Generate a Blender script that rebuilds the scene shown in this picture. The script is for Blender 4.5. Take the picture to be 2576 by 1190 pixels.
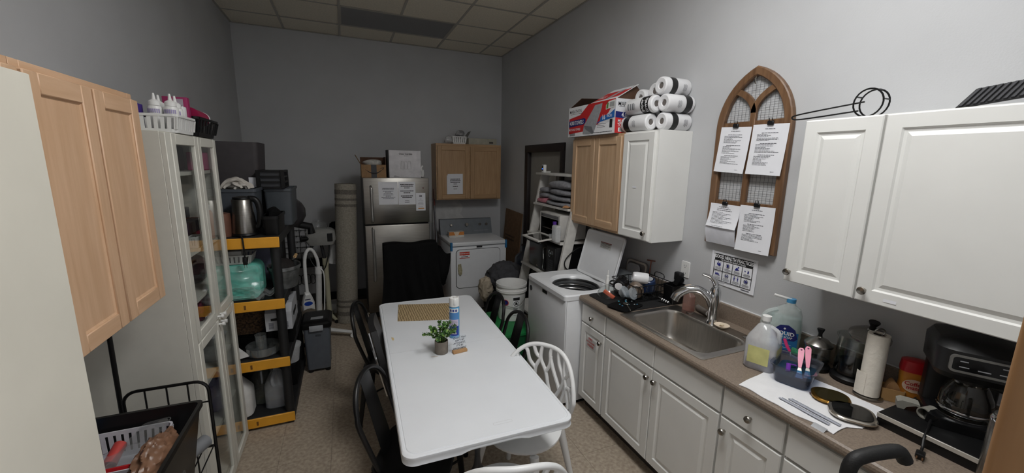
import bpy, bmesh, math, random
from mathutils import Matrix, Vector, noise as mnoise
for o in list(bpy.data.objects): bpy.data.objects.remove(o, do_unlink=True)
SC = bpy.context.scene
COL = SC.collection
R = math.radians
PI = math.pi
random.seed(7)

# ------------------------------------------------------------------ camera
cam = bpy.data.cameras.new('camera')
cam.sensor_fit = 'HORIZONTAL'; cam.sensor_width = 36.0
cam.lens = 36.0 * 994.584 / 2576.0
cam.clip_start = 0.02
camo = bpy.data.objects.new('camera', cam); COL.objects.link(camo)
yaw, pitch, roll, CH = 0.39986, -0.18311, 0.01783, 1.87864
cy, sy, cp, sp = math.cos(yaw), math.sin(yaw), math.cos(pitch), math.sin(pitch)
fw = Vector((sy*cp, cy*cp, sp)); rt = Vector((cy, -sy, 0)); up = rt.cross(fw)
r2 = math.cos(roll)*rt + math.sin(roll)*up; u2 = -math.sin(roll)*rt + math.cos(roll)*up
m = Matrix((r2, u2, -fw)).transposed().to_4x4(); m.translation = Vector((0, 0, CH))
camo.matrix_world = m
SC.camera = camo

# ------------------------------------------------------------------ world, exposure
w = bpy.data.worlds.new('world'); SC.world = w; w.use_nodes = True
w.node_tree.nodes['Background'].inputs[0].default_value = (0.95, 0.96, 1.0, 1)
w.node_tree.nodes['Background'].inputs[1].default_value = 0.35
SC.view_settings.view_transform = 'Standard'; SC.view_settings.look = 'None'
SC.view_settings.gamma = 1.0; SC.view_settings.use_curve_mapping = False
SC.view_settings.exposure = 1.06
LIGHT_STRENGTH = 11.0

# ------------------------------------------------------------------ materials
def lin(c):
    return tuple((x/255/12.92 if x/255 <= .04045 else ((x/255+.055)/1.055)**2.4) for x in c)
MATS = {}
def M(name, c, rough=.5, metal=0, noise=.06, ns=18, bump=0, bs=60, spec=.5, stretch=(1, 1, 1), c2=None, emit=0, sub=0):
    if name in MATS: return MATS[name]
    mt = bpy.data.materials.new(name); mt.use_nodes = True
    nt = mt.node_tree; b = nt.nodes['Principled BSDF']
    b.inputs['Roughness'].default_value = rough; b.inputs['Metallic'].default_value = metal
    b.inputs['Specular IOR Level'].default_value = spec
    tc = nt.nodes.new('ShaderNodeTexCoord'); mp = nt.nodes.new('ShaderNodeMapping'); mp.inputs['Scale'].default_value = stretch
    nt.links.new(tc.outputs['Object'], mp.inputs['Vector'])
    nz = nt.nodes.new('ShaderNodeTexNoise'); nz.inputs['Scale'].default_value = ns; nz.inputs['Detail'].default_value = 4
    nt.links.new(mp.outputs['Vector'], nz.inputs['Vector'])
    rp = nt.nodes.new('ShaderNodeValToRGB')
    l = lin(c)
    a = lin(c2) if c2 else tuple(x*(1-noise*2) for x in l)
    z = l if c2 else tuple(min(1, x*(1+noise)) for x in l)
    rp.color_ramp.elements[0].position = .3; rp.color_ramp.elements[1].position = .7
    rp.color_ramp.elements[0].color = (*a, 1); rp.color_ramp.elements[1].color = (*z, 1)
    nt.links.new(nz.outputs['Fac'], rp.inputs['Fac'])
    nt.links.new(rp.outputs['Color'], b.inputs['Base Color'])
    if bump:
        n2 = nt.nodes.new('ShaderNodeTexNoise'); n2.inputs['Scale'].default_value = bs; n2.inputs['Detail'].default_value = 3
        nt.links.new(mp.outputs['Vector'], n2.inputs['Vector'])
        bp = nt.nodes.new('ShaderNodeBump'); bp.inputs['Strength'].default_value = bump; bp.inputs['Distance'].default_value = .004
        nt.links.new(n2.outputs['Fac'], bp.inputs['Height']); nt.links.new(bp.outputs['Normal'], b.inputs['Normal'])
    if emit:
        b.inputs['Emission Color'].default_value = (*l, 1); b.inputs['Emission Strength'].default_value = emit
    MATS[name] = mt
    return mt
def GLASS(name, tint=(1, 1, 1), refl=1.0, rough=.02, haze=0):
    """thin clear sheet: fresnel mix of a tinted see-through and a glossy coat (plus a little haze)"""
    if name in MATS: return MATS[name]
    mt = bpy.data.materials.new(name); mt.use_nodes = True; nt = mt.node_tree; nt.nodes.clear()
    out = nt.nodes.new('ShaderNodeOutputMaterial'); tr = nt.nodes.new('ShaderNodeBsdfTransparent'); gl = nt.nodes.new('ShaderNodeBsdfGlossy')
    tr.inputs[0].default_value = (*tint, 1); gl.inputs['Roughness'].default_value = rough
    lw = nt.nodes.new('ShaderNodeLayerWeight'); lw.inputs['Blend'].default_value = .5
    pw = nt.nodes.new('ShaderNodeMath'); pw.operation = 'POWER'; pw.inputs[1].default_value = 4.5
    nt.links.new(lw.outputs['Facing'], pw.inputs[0])
    mu = nt.nodes.new('ShaderNodeMath'); mu.operation = 'MULTIPLY_ADD'; mu.inputs[1].default_value = .9*refl; mu.inputs[2].default_value = .04*refl; mu.use_clamp = True
    nt.links.new(pw.outputs[0], mu.inputs[0])
    mx = nt.nodes.new('ShaderNodeMixShader'); nt.links.new(mu.outputs[0], mx.inputs[0])
    first = tr
    if haze:
        df = nt.nodes.new('ShaderNodeBsdfDiffuse'); df.inputs[0].default_value = (*[min(1, t*.95) for t in tint], 1)
        nz = nt.nodes.new('ShaderNodeTexNoise'); nz.inputs['Scale'].default_value = 9
        m2 = nt.nodes.new('ShaderNodeMath'); m2.operation = 'MULTIPLY'; m2.operation = 'MULTIPLY_ADD'; m2.inputs[1].default_value = haze*.3; m2.inputs[2].default_value = haze*.85
        nt.links.new(nz.outputs['Fac'], m2.inputs[0])
        h = nt.nodes.new('ShaderNodeMixShader'); nt.links.new(m2.outputs[0], h.inputs[0])
        nt.links.new(tr.outputs[0], h.inputs[1]); nt.links.new(df.outputs[0], h.inputs[2]); first = h
    nt.links.new(first.outputs[0], mx.inputs[1]); nt.links.new(gl.outputs[0], mx.inputs[2]); nt.links.new(mx.outputs[0], out.inputs[0])
    MATS[name] = mt
    return mt
def WOOD(name, c1, c2, rough=.45, axis='z', ns=5):
    st = {'z': (9, 9, .8), 'y': (9, .8, 9), 'x': (.8, 9, 9)}[axis]
    return M(name, c1, rough, 0, ns=ns, c2=c2, stretch=st, bump=.05, bs=14)
def CHECKER2(name, c1, c2, scale, rough=.6):
    mt = bpy.data.materials.new(name); mt.use_nodes = True; nt = mt.node_tree; b = nt.nodes['Principled BSDF']
    tc = nt.nodes.new('ShaderNodeTexCoord'); wv = nt.nodes.new('ShaderNodeTexWave'); wv.inputs['Scale'].default_value = scale
    wv.inputs['Distortion'].default_value = 3.5; wv.inputs['Detail'].default_value = 3; wv.inputs['Detail Scale'].default_value = 2.5
    nt.links.new(tc.outputs['Object'], wv.inputs['Vector'])
    rp = nt.nodes.new('ShaderNodeValToRGB'); rp.color_ramp.elements[0].color = (*lin(c1), 1); rp.color_ramp.elements[1].color = (*lin(c2), 1)
    nt.links.new(wv.outputs['Color'], rp.inputs[0]); nt.links.new(rp.outputs[0], b.inputs['Base Color']); b.inputs['Roughness'].default_value = rough
    MATS[name] = mt
    return mt

WALL = M('wall_paint', (190, 191, 193), .75, noise=.02, ns=3, bump=.12, bs=140)
BLACK = M('black_plastic', (14, 14, 15), .42, noise=.1, spec=.35)
BLACKM = M('black_metal', (18, 18, 19), .35, noise=.1, metal=.3)
MATTEBLK = M('matte_black', (10, 10, 11), .9, noise=.2, spec=.15)
WHITE = M('white_plastic', (228, 228, 226), .4, noise=.015)
WHITEM = M('white_enamel', (226, 228, 231), .28, noise=.01)
CABW = M('cabinet_white', (227, 227, 224), .38, noise=.012, ns=6)
PAPER = M('paper_white', (232, 233, 238), .8, noise=.01)
INK = M('ink_grey', (95, 95, 102), .8, noise=.02)
INKB = M('ink_black', (22, 22, 24), .7, noise=.02)
STEEL = M('brushed_steel', (150, 147, 142), .3, 1, noise=.06, ns=8, stretch=(1, 1, 30), bump=.02)
STEELH = M('steel_horizontal', (166, 163, 158), .27, 1, noise=.05, ns=8, stretch=(30, 1, 1))
CHROME = M('chrome', (205, 206, 208), .1, 1, noise=.01)
NICKEL = M('satin_nickel', (165, 160, 152), .25, 1, noise=.02)
KRAFT = M('kraft_card', (150, 117, 82), .8, noise=.06, ns=30)
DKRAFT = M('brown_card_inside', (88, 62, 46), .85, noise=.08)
RED = M('print_red', (196, 40, 42), .5, noise=.02)
NAVY = M('print_navy', (28, 36, 108), .5, noise=.02)
BLUE = M('print_blue', (32, 100, 176), .5, noise=.02)
PRW = M('print_white', (235, 236, 238), .5, noise=.01)
PGREY = M('print_grey', (158, 160, 164), .55, noise=.08, ns=40)
CLEAR = GLASS('clear_plastic', (.93, .94, .94), 1.2, .05, haze=.05)
PANE = GLASS('pane_glass', (.97, .98, .975), 1.0, .0)
CLEARG = GLASS('clear_glass', (.9, .92, .91), 1.5, .02)
FROST = GLASS('frosted_plastic', (.94, .95, .96), .9, .12, haze=.4)
WOODL = WOOD('maple', (214, 178, 146), (200, 162, 128))
WOODLY = WOOD('maple_rail', (214, 178, 146), (200, 162, 128), axis='y')
WOODLX = WOOD('maple_rail_back', (200, 156, 112), (180, 134, 92), axis='x')

# ------------------------------------------------------------------ geometry
class Fr:
    """plane frame: origin, u (right), v (up), n = u x v (outwards)"""
    def __init__(s, o, u, v):
        s.o = Vector(o); s.u = Vector(u).normalized(); s.v = Vector(v).normalized(); s.n = s.u.cross(s.v).normalized()
    def p(s, a, b, c=0): return s.o + s.u*a + s.v*b + s.n*c
    def sub(s, a, b, c=0): return Fr(s.p(a, b, c), s.u, s.v)
def FX(x, y, z): return Fr((x, y, z), (0, -1, 0), (0, 0, 1))      # faces -x (right-hand wall things)
def FL(x, y, z): return Fr((x, y, z), (0, 1, 0), (0, 0, 1))       # faces +x (left-hand wall things)
def FB(x, y, z): return Fr((x, y, z), (1, 0, 0), (0, 0, 1))       # faces -y (towards the camera)
def FU(x, y, z, a=0): return Fr((x, y, z), (math.cos(a), math.sin(a), 0), (-math.sin(a), math.cos(a), 0))   # faces up

class G:
    def __init__(s): s.v = []; s.f = []; s.s = []; s.T = None
    def add(s, vs, fs, smooth=False):
        b = len(s.v)
        for p in vs:
            p = Vector(p)
            s.v.append(s.T @ p if s.T else p)
        for f in fs: s.f.append([b+i for i in f]); s.s.append(smooth)
        return s
    def bm(s, bm, smooth=False):
        bm.verts.index_update()
        s.add([v.co.copy() for v in bm.verts], [[v.index for v in f.verts] for f in bm.faces], smooth); bm.free(); return s
    def box(s, x0, x1, y0, y1, z0, z1, b=0, seg=2):
        bm = bmesh.new(); bmesh.ops.create_cube(bm, size=1)
        for v in bm.verts:
            v.co = Vector(((x0+x1)/2+v.co.x*(x1-x0), (y0+y1)/2+v.co.y*(y1-y0), (z0+z1)/2+v.co.z*(z1-z0)))
        if b: bmesh.ops.bevel(bm, geom=bm.edges[:], offset=b, segments=seg, profile=.5, affect='EDGES')
        return s.bm(bm, bool(b))
    def fbox(s, fr, a0, a1, b0, b1, c0, c1, b=0, seg=2):
        g = G(); g.box(a0, a1, b0, b1, c0, c1, b, seg)
        return s.add([fr.p(*v) for v in g.v], g.f, bool(b))
    def lathe(s, prof, n=24, c=(0, 0), cap=True, sx=1, sy=1):
        vs = []; fs = []
        for r, z in prof:
            for i in range(n):
                a = 2*PI*i/n; vs.append((c[0]+r*math.cos(a)*sx, c[1]+r*math.sin(a)*sy, z))
        for k in range(len(prof)-1):
            for i in range(n):
                j = (i+1) % n; fs.append((k*n+i, k*n+j, (k+1)*n+j, (k+1)*n+i))
        if cap:
            if prof[0][0] > 1e-6: fs.append(tuple(range(n-1, -1, -1)))
            if prof[-1][0] > 1e-6: fs.append(tuple((len(prof)-1)*n+i for i in range(n)))
        return s.add(vs, fs, True)
    def cyl(s, c, z0, z1, r, r1=None, n=20):
        return s.lathe([(r, z0), (r if r1 is None else r1, z1)], n, c)
    def rod(s, a, b, r, r1=None, n=10): return s.tube([a, b], r, n, r1=r1)
    def tube(s, pts, r, n=8, closed=False, r1=None, flat=1):
        pts = [Vector(p) for p in pts]; N = len(pts); vs = []; fs = []; prev = None
        for i, p in enumerate(pts):
            if closed: d = pts[(i+1) % N]-pts[i-1]
            else: d = pts[min(i+1, N-1)]-pts[max(i-1, 0)]
            if d.length < 1e-9: d = Vector((0, 0, 1))
            d.normalize()
            if prev is None:
                q = Vector((0, 0, 1)) if abs(d.z) < .9 else Vector((1, 0, 0))
                a = d.cross(q).normalized()
            else: a = (prev-d*prev.dot(d)).normalized()
            prev = a; b = d.cross(a)
            rr = r[i] if isinstance(r, (list, tuple)) else (r if r1 is None else r+(r1-r)*i/(N-1))
            for k in range(n):
                t = 2*PI*k/n; vs.append(p+a*rr*math.cos(t)+b*rr*math.sin(t)*flat)
        for i in range(N if closed else N-1):
            for k in range(n):
                l = (k+1) % n; i2 = (i+1) % N
                fs.append((i*n+k, i*n+l, i2*n+l, i2*n+k))
        if not closed: fs.append(tuple(range(n-1, -1, -1))); fs.append(tuple((N-1)*n+k for k in range(n)))
        return s.add(vs, fs, True)
    def prism(s, fr, poly, c0, c1, smooth=False):
        n = len(poly); vs = [fr.p(a, b, c0) for a, b in poly]+[fr.p(a, b, c1) for a, b in poly]
        fs = [tuple(range(n-1, -1, -1)), tuple(range(n, 2*n))]+[(i, (i+1) % n, n+(i+1) % n, n+i) for i in range(n)]
        return s.add(vs, fs, smooth)
    def rings(s, fr, loops, cap0=True, cap1=True, smooth=False):
        """loft closed loops [(list of (a,b)), height]"""
        n = len(loops[0][0]); vs = []; fs = []
        for poly, c in loops:
            for i, (a, b) in enumerate(poly): vs.append(fr.p(a, b, c[i] if isinstance(c, (list, tuple)) else c))
        for k in range(len(loops)-1):
            for i in range(n):
                j = (i+1) % n; fs.append((k*n+i, k*n+j, (k+1)*n+j, (k+1)*n+i))
        if cap0: fs.append(tuple(range(n-1, -1, -1)))
        if cap1: fs.append(tuple((len(loops)-1)*n+i for i in range(n)))
        return s.add(vs, fs, smooth)
    def poly(s, fr, pts, off=.0006): return s.add([fr.p(a, b, off) for a, b in pts], [tuple(range(len(pts)))])
    def rect(s, fr, a0, b0, a1, b1, off=.0006): return s.poly(fr, [(a0, b0), (a1, b0), (a1, b1), (a0, b1)], off)
    def surf(s, fn, nu, nv, th=0, smooth=True):
        """open sheet fn(u,v) -> point for u,v in 0..1, with thickness"""
        P = [[Vector(fn(i/nu, j/nv)) for j in range(nv+1)] for i in range(nu+1)]
        vs = [p for r in P for p in r]; W = nv+1
        fs = [(i*W+j, (i+1)*W+j, (i+1)*W+j+1, i*W+j+1) for i in range(nu) for j in range(nv)]
        if th:
            nb = len(vs); off = []
            for i in range(nu+1):
                for j in range(nv+1):
                    du = P[min(i+1, nu)][j]-P[max(i-1, 0)][j]; dv = P[i][min(j+1, nv)]-P[i][max(j-1, 0)]
                    nn = du.cross(dv)
                    if nn.length > 1e-12: nn.normalize()
                    off.append(P[i][j]-nn*th)
            vs += off; fs += [tuple(nb+q for q in reversed(f)) for f in list(fs)]
            ed = [(i*W, (i+1)*W) for i in range(nu)][::1]
            for i in range(nu):
                fs.append((i*W, nb+i*W, nb+(i+1)*W, (i+1)*W)); a, b = i*W+nv, (i+1)*W+nv; fs.append((b, nb+b, nb+a, a))
            for j in range(nv):
                a, b = j, j+1; fs.append((b, nb+b, nb+a, a)); a, b = nu*W+j, nu*W+j+1; fs.append((a, nb+a, nb+b, b))
        return s.add(vs, fs, smooth)
    def blob(s, c, r, amp=.12, n=18, m_=12, seed=0, fq=3.0, cr=0, cf=9):
        rnd = random.Random(seed); ph = [rnd.uniform(0, 6.28) for _ in range(9)]
        vs = []; fs = []
        for j in range(m_+1):
            th = PI*j/m_
            for i in range(n):
                a = 2*PI*i/n
                k = 1+amp*(math.sin(fq*a+ph[0]+2*th)+math.sin(2*fq*a+ph[1])*.5*math.sin(3*th+ph[2])+math.sin(fq*th*1.7+ph[3]+a)*.7)*math.sin(th)
                if cr:
                    p_ = Vector((math.sin(th)*math.cos(a)*r[0], math.sin(th)*math.sin(a)*r[1], math.cos(th)*r[2]))/max(r)*cf+Vector((seed, 0, 0))
                    k += cr*(1-2*abs(mnoise.noise(p_)))+cr*.5*mnoise.noise(p_*2.3)
                vs.append((c[0]+r[0]*k*math.sin(th)*math.cos(a), c[1]+r[1]*k*math.sin(th)*math.sin(a), c[2]+r[2]*k*math.cos(th)))
        for j in range(m_):
            for i in range(n):
                l = (i+1) % n; fs.append((j*n+i, (j+1)*n+i, (j+1)*n+l, j*n+l))
        return s.add(vs, fs, True)
    def text(s, t, fn, size, align='CENTER', bold=0, shear=0, cond=1):
        """lettering; fn(a,b) -> 3D point (or a Fr)"""
        vs, fs = textmesh(t, align, bold, shear)
        f = (lambda a, b: fn.p(a, b, .0012)) if isinstance(fn, Fr) else fn
        return s.add([f(x*size*cond, y*size) for x, y in vs], fs)
def rrect(w, h, r, n=6, cx=0, cy=0):
    p = []
    for (sx, sy_, a0) in ((1, 1, 0), (-1, 1, 90), (-1, -1, 180), (1, -1, 270)):
        for k in range(n+1):
            a = R(a0+90*k/n); p.append((cx+sx*(w/2-r)+r*math.cos(a), cy+sy_*(h/2-r)+r*math.sin(a)))
    return p
def densify(p):
    o = []
    for i in range(len(p)):
        a, b = p[i], p[(i+1) % len(p)]; d = math.hypot(a[0]-b[0], a[1]-b[1]); n = max(1, int(d/.03))
        for k in range(n): o.append((a[0]+(b[0]-a[0])*k/n, a[1]+(b[1]-a[1])*k/n))
    return o
def circ(r, n=24, cx=0, cy=0): return [(cx+r*math.cos(2*PI*i/n), cy+r*math.sin(2*PI*i/n)) for i in range(n)]
def arcpts(f, a0, a1, n): return [f(a0+(a1-a0)*i/n) for i in range(n+1)]
def bez(p0, p1, p2, p3, n=10):
    p0, p1, p2, p3 = map(Vector, (p0, p1, p2, p3)); o = []
    for i in range(n+1):
        t = i/n; o.append(p0*(1-t)**3+p1*3*t*(1-t)**2+p2*3*t*t*(1-t)+p3*t**3)
    return o
def smoothline(pts, k=6):
    pts = [Vector(p) for p in pts]; o = []
    for i in range(len(pts)-1):
        a = pts[max(i-1, 0)]; b = pts[i]; c = pts[i+1]; d = pts[min(i+2, len(pts)-1)]
        for j in range(k):
            t = j/k; o.append(.5*((2*b)+(c-a)*t+(2*a-5*b+4*c-d)*t*t+(3*b-a-3*c+d)*t**3))
    o.append(pts[-1]); return o
TXT = {}
def textmesh(t, align, bold, shear):
    k = (t, align, bold, shear)
    if k in TXT: return TXT[k]
    cu = bpy.data.curves.new('t', 'FONT'); cu.body = t; cu.size = 1; cu.align_x = align; cu.align_y = 'CENTER'; cu.offset = bold; cu.shear = shear; cu.resolution_u = 2
    ob = bpy.data.objects.new('t', cu); COL.objects.link(ob)
    dg = bpy.context.evaluated_depsgraph_get(); me = bpy.data.meshes.new_from_object(ob.evaluated_get(dg))
    TXT[k] = ([(v.co.x, v.co.y) for v in me.vertices], [tuple(p.vertices) for p in me.polygons])
    bpy.data.objects.remove(ob); bpy.data.curves.remove(cu); bpy.data.meshes.remove(me)
    return TXT[k]

LOC = {}
def mesh_obj(name, g, mat, parent=None, org=(0, 0, 0)):
    me = bpy.data.meshes.new(name); o3 = Vector(org)
    me.from_pydata([p-o3 for p in g.v], [], g.f); me.update()
    me.polygons.foreach_set('use_smooth', g.s)
    me.materials.append(mat)
    if any(g.s):
        bm = bmesh.new(); bm.from_mesh(me); bmesh.ops.recalc_face_normals(bm, faces=bm.faces[:])
        for e in bm.edges:
            if len(e.link_faces) == 2 and e.calc_face_angle(0) > .65: e.smooth = False
        bm.to_mesh(me); bm.free()
    o = bpy.data.objects.new(name, me); COL.objects.link(o)
    if parent: o.parent = parent
    else: o.location = o3
    LOC[o] = o3
    return o
def part(name, g, mat, parent, label=None, kind=None):
    """parts take coordinates of their thing's build frame (world, or local for turned things)"""
    o = mesh_obj(name, g, mat, parent, LOC[parent] if parent else (0, 0, 0))
    LOC[o] = LOC[parent]
    if label: o['label'] = label
    if kind: o['kind'] = kind
    return o
def tag(o, label, cat, group=None):
    o['label'] = label; o['category'] = cat
    if group: o['group'] = group
    return o
def thing(name, label, cat, base=(0, 0, 0), rz=0, local=False, group=None):
    """an Empty at the thing's base. local=False: parts are given in world coordinates"""
    o = bpy.data.objects.new(name, None); COL.objects.link(o); o.empty_display_size = .05
    o.location = base; o.rotation_euler = (0, 0, rz)
    LOC[o] = Vector((0, 0, 0)) if local else Vector(base)
    return tag(o, label, cat, group)
def solo(name, label, cat, g, mat, base=None, group=None, loc=None, rot=None):
    """a one-mesh thing. loc given: geometry is local to it, else it is in world coordinates"""
    if loc is not None:
        o = mesh_obj(name, g, mat); o.location = loc
        if rot: o.rotation_euler = rot
    else:
        if base is None:
            xs = [v.x for v in g.v]; ys = [v.y for v in g.v]; zs = [v.z for v in g.v]
            base = ((min(xs)+max(xs))/2, (min(ys)+max(ys))/2, min(zs))
        o = mesh_obj(name, g, mat, None, base)
    return tag(o, label, cat, group)
def struct(name, g, mat, label=None):
    o = mesh_obj(name, g, mat); o['kind'] = 'structure'
    if label: o['label'] = label
    return o
def dup(root, loc, rz, label, group=None):
    r = root.copy(); COL.objects.link(r); r.location = loc; r.rotation_euler = (0, 0, rz); r['label'] = label
    if group: r['group'] = group
    for ch in list(root.children):
        c = ch.copy(); COL.objects.link(c); c.parent = r
        for g in list(ch.children):
            d = g.copy(); COL.objects.link(d); d.parent = c
    return r
def lines(g, fr, w, h, rows, seed=0, th=.45, margin=.1, center=False, off=.0008):
    """printed text too small to read: one bar per word. rows: list of (y fraction from top, width fraction, height)"""
    rnd = random.Random(seed)
    for yy, ww, hh in rows:
        x0 = w*margin; x1 = x0+(w*(1-2*margin))*ww
        if center: c = w/2; x0, x1 = c-(w*(1-2*margin))*ww/2, c+(w*(1-2*margin))*ww/2
        x = x0
        while x < x1-.002:
            l = min(rnd.uniform(.006, .02)*(w/.2), x1-x)
            g.rect(fr, x, h*(1-yy)-hh/2, x+l, h*(1-yy)+hh/2, off); x += l+.0022*(w/.2)
    return g
# ================================================================== THE ROOM
XL, XR, YB, YF, ZC = -1.11, 2.221, 5.748, 0.136, 3.408
# floor: slab and vinyl tiles
TILE = M('vinyl_tile', (182, 169, 152), .5, ns=42, c2=(146, 132, 116), bump=.03)
fl = struct('floor', G().box(XL-.1, XR+.3, -1.2, YB+.1, -.12, -.004), M('floor_base', (70, 62, 54), .8))
tm = None; T = .3048
for i in range(11):
    for j in range(-2, 18):
        x0 = XL+.02+i*T; y0 = .1+j*T
        if y0 > YB: continue
        if tm is None:
            o = mesh_obj('tile', G().box(-T/2+.0007, T/2-.0007, -T/2+.0007, T/2-.0007, -.004, 0), TILE, fl); tm = o.data
        else:
            o = bpy.data.objects.new('tile', tm); COL.objects.link(o); o.parent = fl
        o.location = (x0+T/2, y0+T/2, random.uniform(-.0002, 0)); o.rotation_euler = (0, 0, random.choice((0, PI/2, PI, -PI/2)))
# walls
struct('wall_left', G().box(XL-.1, XL, -1.2, YB+.1, 0, ZC+.1), WALL)
struct('wall_back', G().box(XL-.1, XR+.1, YB, YB+.1, 0, ZC+.1), WALL)
DY0, DY1, DZ = 3.87, 4.77, 2.05
g = G().box(XR, XR+.1, YF-.136, DY0-.0, 0, ZC+.1); g.box(XR, XR+.1, DY1, YB+.1, 0, ZC+.1); g.box(XR, XR+.1, DY0, DY1, DZ, ZC+.1)
struct('wall_right', g, WALL)
g = G().box(XL-.1, -.53, 0, YF, 0, ZC+.1); g.box(.71, XR+.1, 0, YF, 0, ZC+.1); g.box(-.53, .715, 0, YF, 2.09, ZC+.1)
struct('wall_front', g, WALL)
JAMB = WOOD('door_jamb_wood', (170, 130, 90), (150, 110, 72))
g = G().box(.626, .715, -.03, YF+.014, 0, 2.09, .008, 3)
struct('trim_1', g, JAMB, 'pale brown wooden door jamb at the right edge')
g = G().box(-.53, -.50, -.03, YF, 0, 2.09, .003); g.box(-.50, .626, -.03, YF, 2.06, 2.09, .003)
struct('trim_2', g, JAMB)
# open white door at the left edge
DOORW = M('door_paint', (206, 202, 190), .55, noise=.025, ns=7)
d2 = struct('door_2', G().box(-.487, -.45, .004, .905, .012, 2.004, .002), DOORW, 'open off-white door standing at the left edge')
for z in (.25, 1.05, 1.8): part('hinge', G().cyl((-.468, .0), z, z+.09, .007, n=10), NICKEL, d2)
g = G(); g.rod((-.45, .83, .98), (-.405, .83, .98), .011); g.T = Matrix.Translation((-.40, .83, .98)); g.blob((0, 0, 0), (.026, .026, .026), 0); g.T = None
part('door_knob', g, NICKEL, d2)
# closed door in the right wall behind the ladder shelf
FRAMEB = M('frame_dark_brown', (38, 30, 30), .5, noise=.08)
d1 = struct('door_1', G().box(XR+.035, XR+.075, DY0+.03, DY1-.03, .01, DZ-.03), M('door_greige', (150, 147, 140), .55, noise=.02), 'greige door in a dark brown frame behind the white ladder shelf')
part('door_knob', G().blob((XR+.01, DY0+.12, .98), (.03, .028, .028), 0), NICKEL, d1)
g = G().box(XR-.016, XR+.07, DY0-.06, DY0+.03, 0, DZ+.06, .003); g.box(XR-.016, XR+.07, DY1-.03, DY1+.06, 0, DZ+.06, .003); g.box(XR-.018, XR+.07, DY0-.06, DY1+.06, DZ-.03, DZ+.06, .003)
struct('trim_3', g, FRAMEB)
# baseboards
BB = M('baseboard_vinyl', (60, 58, 58), .6)
struct('baseboard_left', G().box(XL, XL+.008, YF, YB, 0, .1), BB)
struct('baseboard_back', G().box(XL, XR, YB-.008, YB, 0, .1), BB)
struct('baseboard_right', G().box(XR-.008, XR, 2.45, DY0-.06, 0, .1).box(XR-.008, XR, DY1+.06, YB, 0, .1), BB)
# patched paint on the back wall over the dryer
g = G(); g.poly(FB(0, YB, 0), [(1.06, 1.0), (1.10, 1.18), (1.05, 1.3), (1.2, 1.34), (1.55, 1.33), (1.62, 1.22), (1.58, 1.12), (1.66, 1.02)], .0012)
part('paint_patch', g, M('patch_paint', (205, 205, 204), .8), bpy.data.objects['wall_back'])

# ceiling: plenum, hung grid, tiles
cl = struct('ceiling', G().box(XL-.1, XR+.3, -1.2, YB+.1, ZC+.06, ZC+.1), M('plenum', (60, 58, 55), .9))
CT = M('ceiling_tile', (236, 228, 210), .9, noise=.05, ns=60, bump=.35, bs=90)
TEE = M('tee_bar', (178, 173, 162), .5, noise=.02)
gx = [-1.18+.61*k for k in range(7)]; gy = [5.29-.61*k for k in range(11)]
LIT = (.65, 1.26, .41, 1.63)
base = None
def clip(a, b, lo, hi): return max(a, lo), min(b, hi)
xs = gx; ys = [YB+.16]+gy
for a, b in zip(xs[:-1], xs[1:]):
    for q, p in zip(ys[:-1], ys[1:]):
        x0, x1 = clip(a, b, XL, XR); y0, y1 = clip(p, q, -1.2, YB)
        if x1-x0 < .03 or y1-y0 < .03: continue
        mx, my = (x0+x1)/2, (y0+y1)/2
        if .04 < mx < 1.26 and 4.68 < my < 5.29: continue
        if LIT[0] < mx < LIT[1] and LIT[2] < my < LIT[3]: continue
        full = abs(x1-x0-.61) < .01 and abs(y1-y0-.61) < .01
        if full and base:
            o = bpy.data.objects.new('ceiling_tile', base); COL.objects.link(o); o.parent = cl
        else:
            W, H_ = x1-x0, y1-y0
            o = mesh_obj('ceiling_tile', G().box(-W/2+.003, W/2-.003, -H_/2+.003, H_/2-.003, 0, .016, .002, 1), CT, cl)
            if full: base = o.data
        o.location = (mx, my, ZC+random.uniform(.0, .004)); o.rotation_euler = (random.uniform(-.002, .002), random.uniform(-.002, .002), 0)
for x in gx[1:-1]:
    for a, b in (((-1.2, 4.68), (5.29, YB)) if abs(x-.65) < .01 else ((-1.2, YB),)):
        part('tee_bar', G().box(x-.012, x+.012, a, b, ZC-.004, ZC-.0005), TEE, cl)
for y in gy:
    for a, b in zip(gx[:-1], gx[1:]):
        a, b = clip(a, b, XL, XR); m_ = (a+b)/2
        if b-a < .03: continue
        if LIT[0] < m_ < LIT[1] and LIT[2]+.1 < y < LIT[3]-.1: continue
        part('tee_bar', G().box(a+.012, b-.012, y-.012, y+.012, ZC-.0038, ZC-.0006), TEE, cl)
part('wall_angle', G().box(XL, XR, YB-.022, YB, ZC-.005, ZC-.001).box(XL, XL+.022, -1.2, YB, ZC-.005, ZC-.001).box(XR-.022, XR, YF, YB, ZC-.005, ZC-.001), TEE, cl)
# unlit troffer near the back wall (its lens grey), lit troffer out of the frame overhead
t = thing('ceiling_light', 'unlit grey rectangular ceiling light near the back wall', 'ceiling light', (.65, 4.985, ZC))
part('housing', G().box(.05, 1.25, 4.69, 5.28, ZC+.004, ZC+.05), WHITEM, t)
part('lens', G().box(.062, 1.238, 4.702, 5.268, ZC-.001, ZC+.003), M('lens_off', (128, 128, 128), .35, noise=.03, ns=120, bump=.2, bs=300), t)
g = G()
for a in ((.05, .062, 4.69, 5.28), (1.238, 1.25, 4.69, 5.28)): g.box(*a, ZC-.003, ZC+.003)
for a in ((.062, 1.238, 4.69, 4.702), (.062, 1.238, 5.268, 5.28)): g.box(*a, ZC-.003, ZC+.003)
part('frame', g, TEE, t)
lx0, lx1, ly0, ly1 = LIT
t = thing('ceiling_light', 'lit white ceiling light overhead near the doorway', 'ceiling light', ((lx0+lx1)/2, (ly0+ly1)/2, ZC))
part('housing', G().box(lx0+.01, lx1-.01, ly0+.01, ly1-.01, ZC+.005, ZC+.05), WHITEM, t)
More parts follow.
